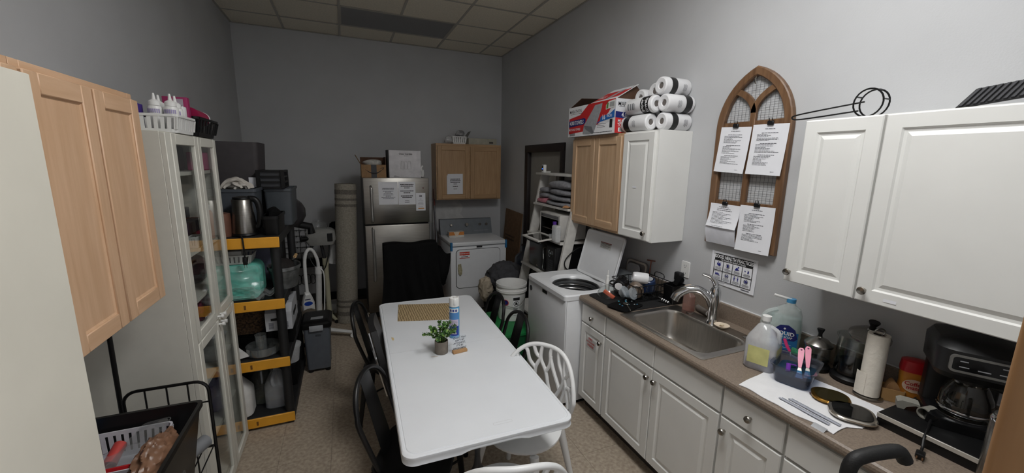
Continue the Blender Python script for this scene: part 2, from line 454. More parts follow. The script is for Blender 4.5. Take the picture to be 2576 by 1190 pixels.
LM = M('lens_lit', (253, 253, 252), .4, emit=LIGHT_STRENGTH)
part('lens', G().box(lx0+.03, lx1-.03, ly0+.03, ly1-.03, ZC-.004, ZC+.004), LM, t)
g = G()
g.box(lx0+.01, lx0+.03, ly0+.01, ly1-.01, ZC-.006, ZC+.004); g.box(lx1-.03, lx1-.01, ly0+.01, ly1-.01, ZC-.006, ZC+.004)
g.box(lx0+.03, lx1-.03, ly0+.01, ly0+.03, ZC-.006, ZC+.004); g.box(lx0+.03, lx1-.03, ly1-.03, ly1-.01, ZC-.006, ZC+.004)
part('frame', g, WHITEM, t)

# ================================================================== CABINETS
def rectp(w, h, i): return [(i, i), (w-i, i), (w-i, h-i), (i, h-i)]
def raised_door(fr, w, h, parent, mat=None, name='door', panel=True):
    """thermofoil front with a routed groove around a raised field"""
    L = [(rectp(w, h, 0), 0), (rectp(w, h, 0), .015), (rectp(w, h, .004), .019)]
    if panel:
        L += [(rectp(w, h, .052), .019), (rectp(w, h, .058), .0125), (rectp(w, h, .068), .0115), (rectp(w, h, .084), .0185)]
    g = G().rings(fr, L)
    return part(name, g, mat or CABW, parent)
def knob(fr, a, b, parent, mat=NICKEL):
    n = fr.n; g = G(); c = fr.p(a, b, 0)
    q = n.to_track_quat('Z', 'Y').to_matrix().to_4x4(); q.translation = c
    g.T = q; g.lathe([(.007, 0), (.0055, .008), (.0065, .014), (.015, .019), (.0165, .024), (.014, .029), (0, .031)], 16, cap=False); g.T = None
    return part('knob', g, mat, parent)
def shaker_door(fr, w, h, parent, mat, matr, st=.058):
    g = G(); g.rings(fr, [(rectp(w, h, st-.006), .002), (rectp(w, h, st-.006), .0165), (rectp(w, h, st+.006), .0095)])
    d = part('door', g, mat, parent)
    for a in (0, w-st): part('stile', G().fbox(fr, a, a+st, 0, h, 0, .019, .003, 1), mat, d)
    for a in (0, h-st): part('rail', G().fbox(fr, st, w-st, a, a+st, 0, .0188, .003, 1), matr, d)
    return d

# --- base cabinets along the right wall (front at x = 1.597)
XF = 1.6165
def base_unit(y1, y0, label, fronts):
    t = thing('base_cabinet', label, 'cabinet', ((XF+XR)/2, (y0+y1)/2, 0), group='white base cabinets under the counter')
    g = G(); xb = XR-.002
    g.box(XF, XF+.018, y0, y1, .105, .13); g.box(XF, XF+.018, y0, y1, .84, .872)
    g.box(XF, XF+.018, y0, y0+.025, .13, .84); g.box(XF, XF+.018, y1-.025, y1, .13, .84); g.box(XF, XF+.018, y0+.025, y1-.025, .70, .725)
    part('face_frame', g, CABW, t)
    g = G(); g.box(XF+.018, xb, y0, y0+.016, .105, .872); g.box(XF+.018, xb, y1-.016, y1, .105, .872); g.box(XF+.018, xb, y0+.016, y1-.016, .105, .122); g.box(xb-.006, xb, y0+.016, y1-.016, .122, .872)
    part('body', g, CABW, t)
    part('toe_kick', G().box(XF+.06, XF+.075, y0, y1, 0, .105), M('toe_kick', (58, 52, 48), .7), t)
    for kind, a, b, kn in fronts:      # a,b: from the left end of the unit (high y), towards the camera
        w_ = b-a
        fr = FX(XF-.0005, y1-a, .722 if kind == 'drawer' else .112)
        if kind == 'drawer':
            d = raised_door(fr, w_, .133, t, name='drawer_front', panel=False)
            if kn: knob(Fr(fr.p(0, 0, .019), fr.u, fr.v), w_/2, .066, d)
        else:
            d = raised_door(fr, w_, .598, t)
            knob(Fr(fr.p(0, 0, .019), fr.u, fr.v), w_-.028 if kn == 'r' else .028, .598-.062, d)
    return t
bc = base_unit(2.402, 2.104, 'narrow white base cabinet with the red fire extinguisher sticker beside the washer',
               [('drawer', .006, .292, 1), ('door', .006, .292, 'r')])
# red notice on its door
fr = FX(XF-.0195, 2.396-.060, .545)
g = G(); rr = [(.5, '')]; g.text('FIRE', fr.sub(.07, .075), .026, bold=.02); g.text('EXTINGUISHER', fr.sub(.072, .05), .019, bold=.02, cond=.8); g.text('INSIDE', fr.sub(.074, .025), .026, bold=.02)
sk = part('sticker', G().rect(fr, .01, .0, .135, .1, .0008), GLASS('clear_label', (.93, .93, .93), .6, .3, .1), bc)
part('lettering', g, RED, sk)
base_unit(2.101, 1.184, 'wide white sink base cabinet with two doors under the sink',
          [('drawer', .004, .463, 0), ('drawer', .468, .913, 0), ('door', .004, .463, 'r'), ('door', .468, .913, 'l')])
base_unit(1.181, .886, 'narrow white base cabinet with one drawer knob right of the sink cabinet',
          [('drawer', .004, .291, 1), ('door', .004, .291, 'l')])
base_unit(.883, .42, 'white base cabinet under the coffee maker at the near end of the counter',
          [('drawer', .004, .459, 0), ('door', .004, .459, 'l')])

# --- countertop with backsplash and a sink hole
LAM = M('laminate_brown', (140, 126, 112), .42, ns=160, c2=(114, 101, 90), noise=.1)
SX0, SX1, SY0, SY1 = 1.66, 2.12, 1.345, 1.965
ct = thing('countertop', 'brown speckled laminate countertop with a rolled front edge', 'countertop', (1.9, 1.4, .874))
def edgeprof():   # (x, z) section of the rolled front, from bottom inside round to top
    p = [(1.612, .873), (1.588, .873), (1.579, .878), (1.5755, .888), (1.5755, .899), (1.579, .909), (1.588, .9145), (1.60, .9145), (SX0, .9145), (SX0, .873)]
    return p
Y0C, Y1C = .15, 2.411
g = G(); pr_ = edgeprof(); fr = Fr((0, Y1C, 0), (1, 0, 0), (0, 0, 1))
g.prism(fr, pr_, 0, Y1C-Y0C)
g.box(SX0, SX1, SY1, Y1C, .873, .9145); g.box(SX0, SX1, Y0C, SY0, .873, .9145); g.box(SX1, XR-.001, Y0C, Y1C, .873, .9145)
part('worktop', g, LAM, ct)
g = G(); g.prism(Fr((0, Y1C, 0), (1, 0, 0), (0, 0, 1)), [(2.201, .9145), (XR-.001, .9145), (XR-.001, 1.016), (2.208, 1.016), (2.202, 1.012)], 0, Y1C-Y0C)
part('backsplash', g, LAM, ct)
part('caulk_line', G().box(XR-.006, XR-.0005, Y0C, Y1C, 1.016, 1.021), PRW, ct)

# --- wall cabinets on the right wall
def wall_box(t, y0, y1, z0, z1, xf, mat):
    xb = XR-.002
    g = G(); g.box(xf, xb, y0, y0+.016, z0, z1); g.box(xf, xb, y1-.016, y1, z0, z1); g.box(xf, xb, y0+.016, y1-.016, z0+.02, z0+.036); g.box(xf, xb, y0+.016, y1-.016, z1-.02, z1-.004); g.box(xb-.006, xb, y0+.016, y1-.016, z0, z1)
    part('body', g, mat, t)
def wframe(t, y0, y1, z0, z1, xf, mat, mid=None):
    g = G(); s = .036
    g.box(xf-.019, xf, y0, y0+s, z0, z1); g.box(xf-.019, xf, y1-s, y1, z0, z1); g.box(xf-.019, xf, y0+s, y1-s, z0, z0+s); g.box(xf-.019, xf, y0+s, y1-s, z1-s, z1)
    if mid: g.box(xf-.019, xf, mid-s/2, mid+s/2, z0+s, z1-s)
    part('face_frame', g, mat, t)
xf = 1.951
t = thing('wall_cabinet', 'light maple two-door wall cabinet above the open washer', 'cabinet', (2.06, 2.82, 1.352))
WR = WOOD('maple_right', (198, 168, 136), (182, 150, 118)); WRY = WOOD('maple_right_rail', (198, 168, 136), (182, 150, 118), axis='y')
wall_box(t, 2.456, 3.165, 1.352, 2.116, xf, WR); wframe(t, 2.456, 3.165, 1.352, 2.116, xf, WR, 2.81)
for a, w_ in ((.012, .338), (.356, .338)): shaker_door(FX(xf-.0195, 3.165-a, 1.372), w_, .722, t, WR, WRY)
t = thing('wall_cabinet', 'white single-door wall cabinet right of the maple cabinet under the paper towel rolls', 'cabinet', (2.06, 2.27, 1.352))
wall_box(t, 2.10, 2.452, 1.352, 2.116, xf, CABW); wframe(t, 2.10, 2.452, 1.352, 2.116, xf, CABW)
d = raised_door(FX(xf-.0195, 2.444, 1.36), .322, .745, t); knob(FX(xf-.0385, 2.444, 1.36), .294, .052, d)
part('label_strip', G().rect(FX(xf-.039, 2.444, 1.36), .135, .36, .175, .372, .0012), PAPER, d)
t = thing('wall_cabinet', 'large white wall cabinet with two raised-panel doors over the coffee maker', 'cabinet', (2.06, .75, 1.35))
wall_box(t, .25, 1.184, 1.35, 2.09, xf, CABW); wframe(t, .25, 1.184, 1.35, 2.09, xf, CABW, .893)
d = raised_door(FX(xf-.0195, 1.180, 1.353), .283, .733, t); knob(FX(xf-.0385, 1.18, 1.353), .024, .047, d)
d = raised_door(FX(xf-.0195, .889, 1.353), .60, .733, t); knob(FX(xf-.0385, .889, 1.353), .03, .047, d)
part('label_strip', G().rect(FX(xf-.039, .889, 1.353), .095, .02, .135, .032, .0012), PAPER, d)

# --- wood wall cabinets on the left wall
def left_cab(y0, y1, label):
    t = thing('wall_cabinet', label, 'cabinet', (-.92, (y0+y1)/2, 1.30), group='maple cabinets on the left wall')
    xf = -.757; xb = XL+.002; z0, z1 = 1.295, 2.112
    g = G(); g.box(xb, xf, y0, y0+.016, z0, z1); g.box(xb, xf, y1-.016, y1, z0, z1); g.box(xb, xf, y0+.016, y1-.016, z0+.02, z0+.036); g.box(xb, xf, y0+.016, y1-.016, z1-.02, z1-.004); g.box(xb, xb+.006, y0+.016, y1-.016, z0, z1)
    part('body', g, WOODL, t)
    s = .036; g = G(); mid = (y0+y1)/2
    for a, b, c, d_ in ((y0, y0+s, z0, z1), (y1-s, y1, z0, z1), (y0+s, y1-s, z0, z0+s), (y0+s, y1-s, z1-s, z1), (mid-s/2, mid+s/2, z0+s, z1-s)): g.box(xf, xf+.019, a, b, c, d_, .001, 1)
    part('face_frame', g, WOODLY, t)
    wd = (y1-y0)/2-.012
    for a in (y0+.006, y1-.006-wd): shaker_door(FL(xf+.0195, a, z0+.012), wd, z1-z0-.035, t, WOODL, WOODLY, .055)
    return t
left_cab(1.415, 2.03, 'light maple wall cabinet behind the open door, beside the glass cabinet')
left_cab(.797, 1.412, 'light maple wall cabinet mostly hidden by the open door')
solo('storage_box', 'pale box on top of the near maple cabinet at the top left corner', 'box', G().box(-1.05, -.80, 1.12, 1.375, 2.114, 2.40, .004), M('pale_box', (205, 206, 212), .6))

# --- wood wall cabinet on the back wall
t = thing('wall_cabinet', 'maple two-door wall cabinet on the back wall above the dryer', 'cabinet', (1.65, 5.6, 1.36))
x0, x1, z0, z1, yf = 1.158, 2.10, 1.362, 2.128, 5.452
WB = WOOD('maple_back', (190, 156, 118), (170, 136, 98)); WBX = WOOD('maple_back_rail', (190, 156, 118), (170, 136, 98), axis='x')
g = G(); yb = YB-.002
g.box(x0, x0+.016, yf, yb, z0, z1); g.box(x1-.016, x1, yf, yb, z0, z1); g.box(x0+.016, x1-.016, yf, yb, z0+.02, z0+.036); g.box(x0+.016, x1-.016, yf, yb, z1-.02, z1-.004); g.box(x0+.016, x1-.016, yb-.006, yb, z0, z1)
part('body', g, WB, t)
g = G(); s = .038; mid = (x0+x1)/2
for a, b, c, d_ in ((x0, x0+s, z0, z1), (x1-s, x1, z0, z1), (x0+s, x1-s, z0, z0+s), (x0+s, x1-s, z1-s, z1), (mid-s/2, mid+s/2, z0+s, z1-s)): g.box(a, b, yf-.019, yf, c, d_, .001, 1)
part('face_frame', g, WBX, t)
wd = .448
shaker_door(FB(x0+.014, yf-.0195, z0+.014), wd, .72, t, WB, WBX)
shaker_door(Fr((x1-.014-wd, yf-.0195, z0+.014), (1, -.012, 0), (0, 0, 1)), wd, .72, t, WB, WBX)
# ================================================================== APPLIANCES
# --- refrigerator
FRG = M('fridge_steel', (162, 159, 153), .34, 1, noise=.05, ns=6, stretch=(1, 1, 12))
t = thing('refrigerator', 'stainless steel top-freezer refrigerator with notes on its door', 'refrigerator', (.56, 5.1, 0))
fx0, fx1, fy = .187, .93, 4.79
part('body', G().box(fx0+.004, fx1-.004, fy+.07, 5.50, .03, 1.685, .006), M('fridge_side', (78, 77, 76), .5), t)
fd = part('freezer_door', G().box(fx0, fx1, fy, fy+.062, 1.155, 1.688, .008), FRG, t)
rd = part('refrigerator_door', G().box(fx0, fx1, fy, fy+.062, .08, 1.140, .008), FRG, t)
part('door_gasket', G().box(fx0+.012, fx1-.012, fy+.061, fy+.071, .09, 1.68), M('gasket_grey', (50, 50, 50), .7), t)
HND = M('handle_steel', (190, 188, 184), .32, .8)
for d, z0, z1 in ((fd, 1.175, 1.60), (rd, .47, 1.115)):
    g = G(); xh = fx0+.085
    g.tube(smoothline([(xh, fy-.002, z0+.01), (xh, fy-.035, z0+.02), (xh, fy-.045, z0+.07), (xh, fy-.045, z1-.07), (xh, fy-.035, z1-.02), (xh, fy-.002, z1-.01)], 5), .0155, 10)
    part('handle', g, HND, d)
part('kick_plate', G().box(fx0+.01, fx1-.01, fy+.03, fy+.07, .015, .078), BLACK, t)
part('logo_dot', G().rings(FB(fx1-.07, fy-.0005, 1.57), [(circ(.008, 12), 0), (circ(.008, 12), .001)]), M('badge_red', (90, 40, 40), .4), fd)
for x in (fx0+.06, fx1-.06):
    for y in (fy+.1, 5.44): part('foot', G().cyl((x, y), 0, .032, .02, n=10), BLACK, t)
# notes on the fridge
def note(name, label, fr, w, h, rows, seed, ink=INKB, cat='paper', extra=None, center=True, bend=0):
    t = thing(name, label, cat, fr.o)
    g = G(); nv = 6
    g.surf(lambda a, b: fr.p(w*a, h*b, .001+bend*(1-b)**2*(1)), 2, nv, .0006)
    part('sheet', g, PAPER, t)
    g = G(); lines(g, fr, w, h, rows, seed, center=center, margin=.1, off=.0016+0)
    part('printing', g, ink, t)
    return t
fr0 = fy-.0004
note('printed_notice', 'left printed notice on the freezer door with faint red-black lines', FB(.352, fr0, 1.38), .214, .262,
     [(.28, .75, .006), (.33, .78, .006), (.40, .7, .006), (.445, .4, .006), (.52, .6, .006), (.57, .65, .006), (.62, .35, .006), (.68, .9, .006), (.73, .7, .006)], 1, INK)
note('printed_notice', 'right printed notice on the freezer door with bold black lines', FB(.573, fr0, 1.376), .196, .268,
     [(.12, .98, .009), (.19, .9, .009), (.27, .4, .009), (.40, .98, .009), (.48, .5, .009), (.62, .9, .009), (.69, .7, .009), (.83, .3, .006), (.89, .35, .006)], 2)
t2 = note('menu_card', 'narrow white card with orange foot taped low on the freezer door', FB(.772, fr0-.002, 1.30), .112, .213,
     [(.18, .35, .02), (.35, .25, .005), (.45, .7, .003), (.52, .6, .003), (.60, .75, .003), (.68, .7, .003), (.76, .6, .003)], 3, INK)
part('orange_stripe', G().rect(FB(.772, fr0-.002, 1.30), .025, .02, .095, .034, .0018), M('ink_orange', (200, 140, 70), .6), t2)

# --- things on the fridge
t = thing('cardboard_box', 'small open brown cardboard box with black tape on the fridge', 'box', (.315, 5.0, 1.69))
x0, x1, y0, y1, z0, z1 = .182, .452, 4.86, 5.10, 1.689, 1.835
g = G(); c_ = .004
g.box(x0, x1, y0, y0+c_, z0, z1); g.box(x0, x1, y1-c_, y1, z0, z1); g.box(x0, x0+c_, y0+c_, y1-c_, z0, z1); g.box(x1-c_, x1, y0+c_, y1-c_, z0, z1); g.box(x0+c_, x1-c_, y0+c_, y1-c_, z0, z0+c_)
part('carton', g, KRAFT, t)
g = G()
g.prism(Fr((0, y0+.02, 0), (1, 0, 0), (0, 0, 1)), [(x0, z1), (x0+.004, z1), (x0-.055, z1+.11), (x0-.059, z1+.108)], -.19, 0)
part('flap', g, KRAFT, t)
g = G(); g.prism(Fr((x0, 0, 0), (0, 1, 0), (0, 0, 1)), [(y1-.003, z1), (y1, z1), (y1+.015, z1+.085), (y1+.012, z1+.085)], 0, x1-x0); part('flap', g, DKRAFT, t)
g = G(); g.box(x1-.004, x1, y0+.01, y1, z1, z1+.09); part('flap', g, DKRAFT, t)
fr = FB(x0, y0, z0)
part('tape', G().rect(fr, .105, 0, .165, .146, .0006), M('tape_black', (28, 30, 36), .35), t)
g = G()
pts = [(.04, .09)]+[(.04+.2*k/14, .09-.055*math.sin(PI*k/14)+.02*k/14*.6) for k in range(15)]
up_ = [(.042+.2*k/14, .092-.045*math.sin(PI*k/14)+.012*k/14) for k in range(15)]; lo = [(a, b-.002-.012*math.sin(PI*k/14)) for k, (a, b) in enumerate(up_)]
for k in range(14): g.add([fr.p(*lo[k], .0012), fr.p(*lo[k+1], .0012), fr.p(*up_[k+1], .0012), fr.p(*up_[k], .0012)], [(0, 1, 2, 3)])
g.poly(fr, [(.205, .108), (.246, .116), (.236, .082), (.231, .084), (.238, .11), (.207, .103)], .0012)
part('smile_mark', g, INKB, t)
g = G(); g.blob((.32, 4.98, 1.855), (.105, .05, .04), .1, seed=3); solo('bubble_wrap', 'roll of white wrapping sticking out of the brown box on the fridge', 'packing wrap', g, M('wrap_white', (190, 188, 182), .6, noise=.15, ns=30))
t = thing('carafe_box', 'white glass-carafe carton standing on the fridge', 'box', (.67, 5.0, 1.69))
part('carton', G().box(.487, .853, 4.86, 5.06, 1.689, 2.003, .002), M('carton_white', (215, 213, 216), .6), t)
fr = FB(.487, 4.8595, 1.689)
g = G(); g.text('Glass Carafes', fr.sub(.19, .275), .028, bold=.012); g.text('Set of 3', fr.sub(.195, .252), .014)
for k, xx in enumerate((.15, .19, .23)):
    ol = [(xx-.012, .19), (xx-.014, .17), (xx-.02, .1), (xx+.02, .1), (xx+.014, .17), (xx+.012, .19)]
    for a, b in zip(ol, ol[1:]+ol[:1]):
        d = Vector((b[0]-a[0], b[1]-a[1])); n_ = Vector((-d.y, d.x)).normalized()*.0007
        g.poly(fr, [(a[0]-n_.x, a[1]-n_.y), (b[0]-n_.x, b[1]-n_.y), (b[0]+n_.x, b[1]+n_.y), (a[0]+n_.x, a[1]+n_.y)], .0012)
lines(g, fr, .16, .03, [(.3, .5, .004), (.7, 1, .004)], 8, margin=.3)
part('printing', g, INKB, t)
part('dark_end', G().box(.470, .4868, 4.86, 5.06, 1.689, 2.006, .002), INKB, t)
g = G().tube(smoothline([(.875, 4.95, 1.70), (.88, 4.95, 1.75), (.872, 4.95, 1.80), (.89, 4.95, 1.83)]), .011, 7); g.tube(smoothline([(.885, 4.94, 1.695), (.895, 4.94, 1.73), (.89, 4.94, 1.78)]), .009, 7)
solo('utensil_packet', 'bundle of white plastic cutlery on the right end of the fridge top', 'cutlery', g, WHITE)

# --- mops between fridge and dryer
solo('broom_handle', 'slim grey broom handle leaning between the fridge and the dryer', 'broom', G().rod((1.06, 4.85, .0), (1.10, 5.30, 1.26), .011).rod((1.0985, 5.295, 1.20), (1.1015, 5.31, 1.30), .013), M('pole_grey', (95, 95, 98), .4))
solo('broom_handle', 'red and black broom handle leaning on the back wall beside the dryer', 'broom', G().rod((1.10, 5.12, .0), (1.165, 5.66, 1.5), .013), M('pole_red', (110, 34, 28), .45, c2=(40, 20, 18), ns=3))

# --- dryer
t = thing('dryer', 'white front-loading dryer with a grey control panel under the back wall cabinet', 'dryer', (1.52, 5.0, 0))
dx0, dx1, dy0, dy1, dz = 1.156, 1.888, 4.65, 5.33, .905
g = G(); g.box(dx0, dx1, dy0+.006, dy1, .02, dz-.05, .008)
part('cabinet', g, WHITEM, t)
part('top', G().box(dx0-.003, dx1+.003, dy0-.004, dy1, dz-.05, dz, .012, 3), WHITEM, t)
part('seam', G().box(dx0, dx1, dy0+.003, dy0+.01, dz-.055, dz-.05), INK, t)
fr = FB(dx0, dy0+.006, 0)
g = G(); g.rings(Fr(fr.p(.355, .565), fr.u, fr.v), [(rrect(.575, .49, .045), 0), (rrect(.575, .49, .045), .010), (rrect(.567, .482, .042), .014)], smooth=False)
dd = part('door', g, WHITEM, t)
g = G(); g.rings(Fr(fr.p(.355, .565), fr.u, fr.v), [(rrect(.587, .502, .05), 0), (rrect(.587, .502, .05), .0025)]); part('door_gap', g, M('gap_dark', (60, 60, 64), .6), t)
part('logo_plate', G().rect(fr, .33, .827, .405, .848, .0012), INKB, t)
g = G(); g.rect(Fr(fr.p(0, 0, .0155), fr.u, fr.v), .105, .705, .235, .785)
st = part('sticker', g, PRW, dd)
g = G(); f2 = Fr(fr.p(0, 0, .0163), fr.u, fr.v); g.rect(f2, .105, .745, .235, .785); g.rect(f2, .105, .705, .235, .712); part('red_band', g, M('sticker_orange', (206, 62, 40), .5), st)
g = G(); g.text('REGISTER NOW', f2.sub(.17, .765), .02, bold=.02); part('lettering', g, PRW, st)
g = G(); lines(g, f2.sub(.1, .715), .14, .02, [(.5, .8, .008)], 6, center=True); lines(g, f2.sub(.1, .73), .13, .02, [(.5, .3, .004)], 3, center=True); part('small_print', g, INKB, st)
# wad of tape on the dryer door
g = G(); g.prism(Fr(fr.p(0, 0, .0155), fr.u, fr.v), [(.085, .63), (.12, .64), (.125, .60), (.135, .56), (.13, .51), (.11, .49), (.088, .52), (.08, .58)], 0, .02)
part('tape_wad', g, M('tape_tan', (172, 165, 135), .5, noise=.2, ns=60), dd)
for a, b in ((dx0-.006, dx0+.02), (dx1-.02, dx1+.006)):
    part('blue_tape', G().box(a, b, dy0-.0065, dy0+.02, dz-.1, dz+.0015), M('tape_blue', (40, 110, 160), .6), t)
g = G(); g.prism(Fr((dx0, 0, 0), (0, 1, 0), (0, 0, 1)), [(5.20, dz), (5.33, dz), (5.33, 1.11), (5.275, 1.115), (5.26, 1.105)], 0, dx1-dx0-.0)
cp_ = part('control_panel', g, M('panel_grey', (100, 106, 112), .4), t)
d_ = Vector((0, 5.26-5.20, 1.105-dz)).normalized(); frc = Fr((dx0, 5.20, dz), (1, 0, 0), d_)
for a, r_ in ((.15, .018), (.37, .026), (.56, .019), (.655, .019)):
    g = G(); g.rings(frc.sub(a, .13, .0), [(circ(r_, 18), 0), (circ(r_*.92, 18), .02), (circ(r_*.8, 18), .023)]); part('dial', g, NICKEL, cp_)
g = G(); lines(g, frc.sub(.45, .02), .25, .05, [(.5, 1, .004)], 4); part('panel_marks', g, PGREY, cp_)
for x in (dx0+.06, dx1-.06):
    for y in (dy0+.06, dy1-.06): part('foot', G().cyl((x, y), 0, .022, .02), BLACK, t)
t = thing('dryer_sheet_box', 'small orange and white dryer-sheet box lying on the dryer', 'box', (1.30, 5.02, dz))
part('carton', G().box(1.22, 1.42, 4.99, 5.09, dz+.001, dz+.075, .002), M('box_white2', (210, 208, 202), .5), t)
fr = FB(1.22, 4.9895, dz)
part('orange_print', G().poly(fr, [(.0, .03), (.2, .03), (.2, .075), (0, .075)]), M('box_orange', (205, 130, 60), .5), t)
part('printing', G().poly(fr, [(.06, .075), (.14, .075), (.12, .03), (.1, .015), (.08, .03)], .0012), M('box_cream', (225, 205, 180), .5), t)

# --- washer, front towards -x, lid open
t = thing('washing_machine', 'white top-loading washer with its lid open beside the counter', 'washing machine', (1.80, 2.73, 0))
wx0, wx1, wy0, wy1, wz = 1.462, 2.13, 2.424, 3.085, .915
g = G(); g.box(wx0+.01, wx0+.026, wy0+.004, wy1-.004, .03, wz-.03, .006); g.box(wx1-.016, wx1, wy0+.004, wy1-.004, .03, wz-.03, .006); g.box(wx0+.012, wx1-.002, wy0+.004, wy0+.02, .03, wz-.03, .006); g.box(wx0+.012, wx1-.002, wy1-.02, wy1-.004, .03, wz-.03, .006)
part('cabinet', g, WHITEM, t)
part('base', G().box(wx0+.03, wx1, wy0+.02, wy1-.02, .0, .03), BLACK, t)
tcx, tcy, tr = 1.735, 2.72, .19
g = G()
outer = densify(rrect(wx1-wx0, wy1-wy0, .03, 7, (wx0+wx1)/2, (wy0+wy1)/2))
angs = [math.atan2(b-tcy, a-tcx) for a, b in outer]
def hole(r): return [(tcx+r*1.0*math.cos(a), tcy+r*1.12*math.sin(a)) for a in angs]
frz = Fr((0, 0, 0), (1, 0, 0), (0, 1, 0))
o2 = [((wx0+wx1)/2+(a-(wx0+wx1)/2)*(1-.016/(wx1-wx0)), (wy0+wy1)/2+(b-(wy0+wy1)/2)*(1-.016/(wy1-wy0))) for a, b in outer]
g.rings(frz, [(outer, wz-.042), (outer, wz-.010), (o2, wz), (hole(tr+.022), wz), (hole(tr+.008), wz-.012), (hole(tr), wz-.03)], cap0=False, cap1=False, smooth=True)
part('top', g, WHITEM, t)
TUBG = M('tub_grey', (90, 92, 94), .35, .5, noise=.05)
g = G(); g.rings(frz, [(hole(tr), wz-.03), (hole(tr*.93), wz-.05), (hole(tr*.92), wz-.075), (hole(tr*1.0), wz-.08), (hole(tr*1.0), wz-.5)], cap0=False, cap1=True, smooth=True)
tb = part('tub', g, TUBG, t)
g = G()
for zz in (.085, .12, .155): g.tube([(tcx+tr*.985*math.cos(2*PI*k/40), tcy+tr*1.12*.985*math.sin(2*PI*k/40), wz-zz) for k in range(40)], .007, 6, closed=True)
part('tub_ring', g, M('tub_steel', (170, 170, 170), .25, .9), tb)
g = G(); g.tube([(tcx+tr*.97*math.cos(2*PI*k/40), tcy+tr*1.12*.97*math.sin(2*PI*k/40), wz-.045) for k in range(40)], .01, 6, closed=True); part('tub_rim', g, BLACK, tb)
part('agitator', G().lathe([(.11, wz-.5), (.07, wz-.46), (.04, wz-.36), (.035, wz-.28), (0, wz-.27)], 16, (tcx, tcy)), M('tub_white', (170, 172, 175), .4), tb)
part('console', G().prism(Fr((0, wy1-.004, 0), (1, 0, 0), (0, 0, 1)), [(2.02, wz-.002), (wx1, wz-.002), (wx1, wz+.11), (2.09, wz+.11)], 0, wy1-wy0-.008), M('console_grey', (120, 124, 128), .4), t)
# lid: hinged at x ~1.985, tipped back past upright against the wall cabinet above
hx, hz = 1.925, wz+.004; tilt = R(15)
vx = Vector((math.sin(tilt), 0, math.cos(tilt)))
LW, LH = .53, .405
frl = Fr((hx, 3.02, hz), (0, -1, 0), vx)
g = G(); g.rings(frl.sub(LW/2, LH/2), [(rrect(LW, LH, .035), -.02), (rrect(LW, LH, .035), -.004), (rrect(LW-.012, LH-.012, .03), 0), (rrect(LW-.05, LH-.05, .02), -.006)])
ld = part('lid', g, WHITEM, t)
g = G(); g.rect(frl, .235, .27, .385, .325, -.0052); lb = part('warning_label', g, M('label_offwhite', (200, 200, 198), .6), ld)
g = G(); lines(g, frl.sub(.237, .272, -.006), .145, .05, [(.2, 1, .006), (.4, .9, .004), (.55, 1, .004), (.7, .9, .004), (.85, .8, .004)], 5, margin=.04); part('printing', g, INKB, lb)
g = G(); g.rect(frl, .235, .318, .385, .325, -.0045); part('red_line', g, M('dark_red', (120, 50, 45), .6), lb)
part('hinge', G().fbox(frl, .0, .02, -.01, .06, -.03, -.018).fbox(frl, LW-.02, LW, -.01, .06, -.03, -.018), BLACK, ld)
fr = FX(wx0+.0095, wy1, 0)
part('badge', G().rings(fr.sub(.06, .80), [(circ(.024, 20), 0), (circ(.024, 20), .003)]), M('badge_grey', (60, 62, 66), .4), t)
part('logo_plate', G().rect(fr, .275, .83, .36, .858, .0012), INKB, t)

# --- white ladder shelf against the right wall
PW = M('shelf_white', (205, 203, 198), .5, noise=.05)
t = thing('ladder_shelf', 'white leaning ladder shelf beside the washer holding microwave and towels', 'shelf', (1.95, 3.5, 0))
def lx(z): return 2.09-.20*z+.0 if 0 else 1.615+.205*z      # front edge of the rails, leaning back
ysh0, ysh1 = 3.12, 3.90
for y in (ysh0, ysh1-.025):
    g = G(); g.add([(lx(0), y, 0), (lx(0)+.10, y, 0), (lx(1.80)+.10, y, 1.80), (lx(1.80), y, 1.80), (lx(0), y+.025, 0), (lx(0)+.10, y+.025, 0), (lx(1.80)+.10, y+.025, 1.80), (lx(1.80), y+.025, 1.80)],
                   [(0, 1, 2, 3), (7, 6, 5, 4), (0, 4, 5, 1), (1, 5, 6, 2), (2, 6, 7, 3), (3, 7, 4, 0)])
    part('side_rail', g, PW, t)
    part('back_post', G().box(2.15, 2.19, y, y+.025, 0, 1.76), PW, t)
for z in (.36, .80, 1.135, 1.45):
    part('shelf_board', G().box(lx(z)-.03, 2.19, ysh0+.026, ysh1-.026, z, z+.02), PW, t)
part('top_board', G().box(1.93, 2.2, ysh0-.02, ysh1+.03, 1.762, 1.785, .003), PW, t)
# small device with a blue light
t = thing('smart_plug', 'small white device with a blue light on top of the ladder shelf', 'device', (1.98, 3.86, 1.786))
part('body', G().box(1.975, 2.01, 3.835, 3.885, 1.786, 1.87, .006), WHITE, t)
fr = FX(1.9745, 3.885, 1.786); part('screen', G().rect(fr, .01, .02, .04, .075), INKB, t)
g = G(); g.poly(fr.sub(.025, .04), circ(.006, 12), .0012); part('indicator', g, M('led_blue', (40, 90, 255), .4, emit=3), t)
solo('picture_frame', 'dark framed board behind the ladder shelf top', 'frame', G().box(2.12, 2.14, 3.10, 3.33, 1.786, 2.09, .003), MATTEBLK)
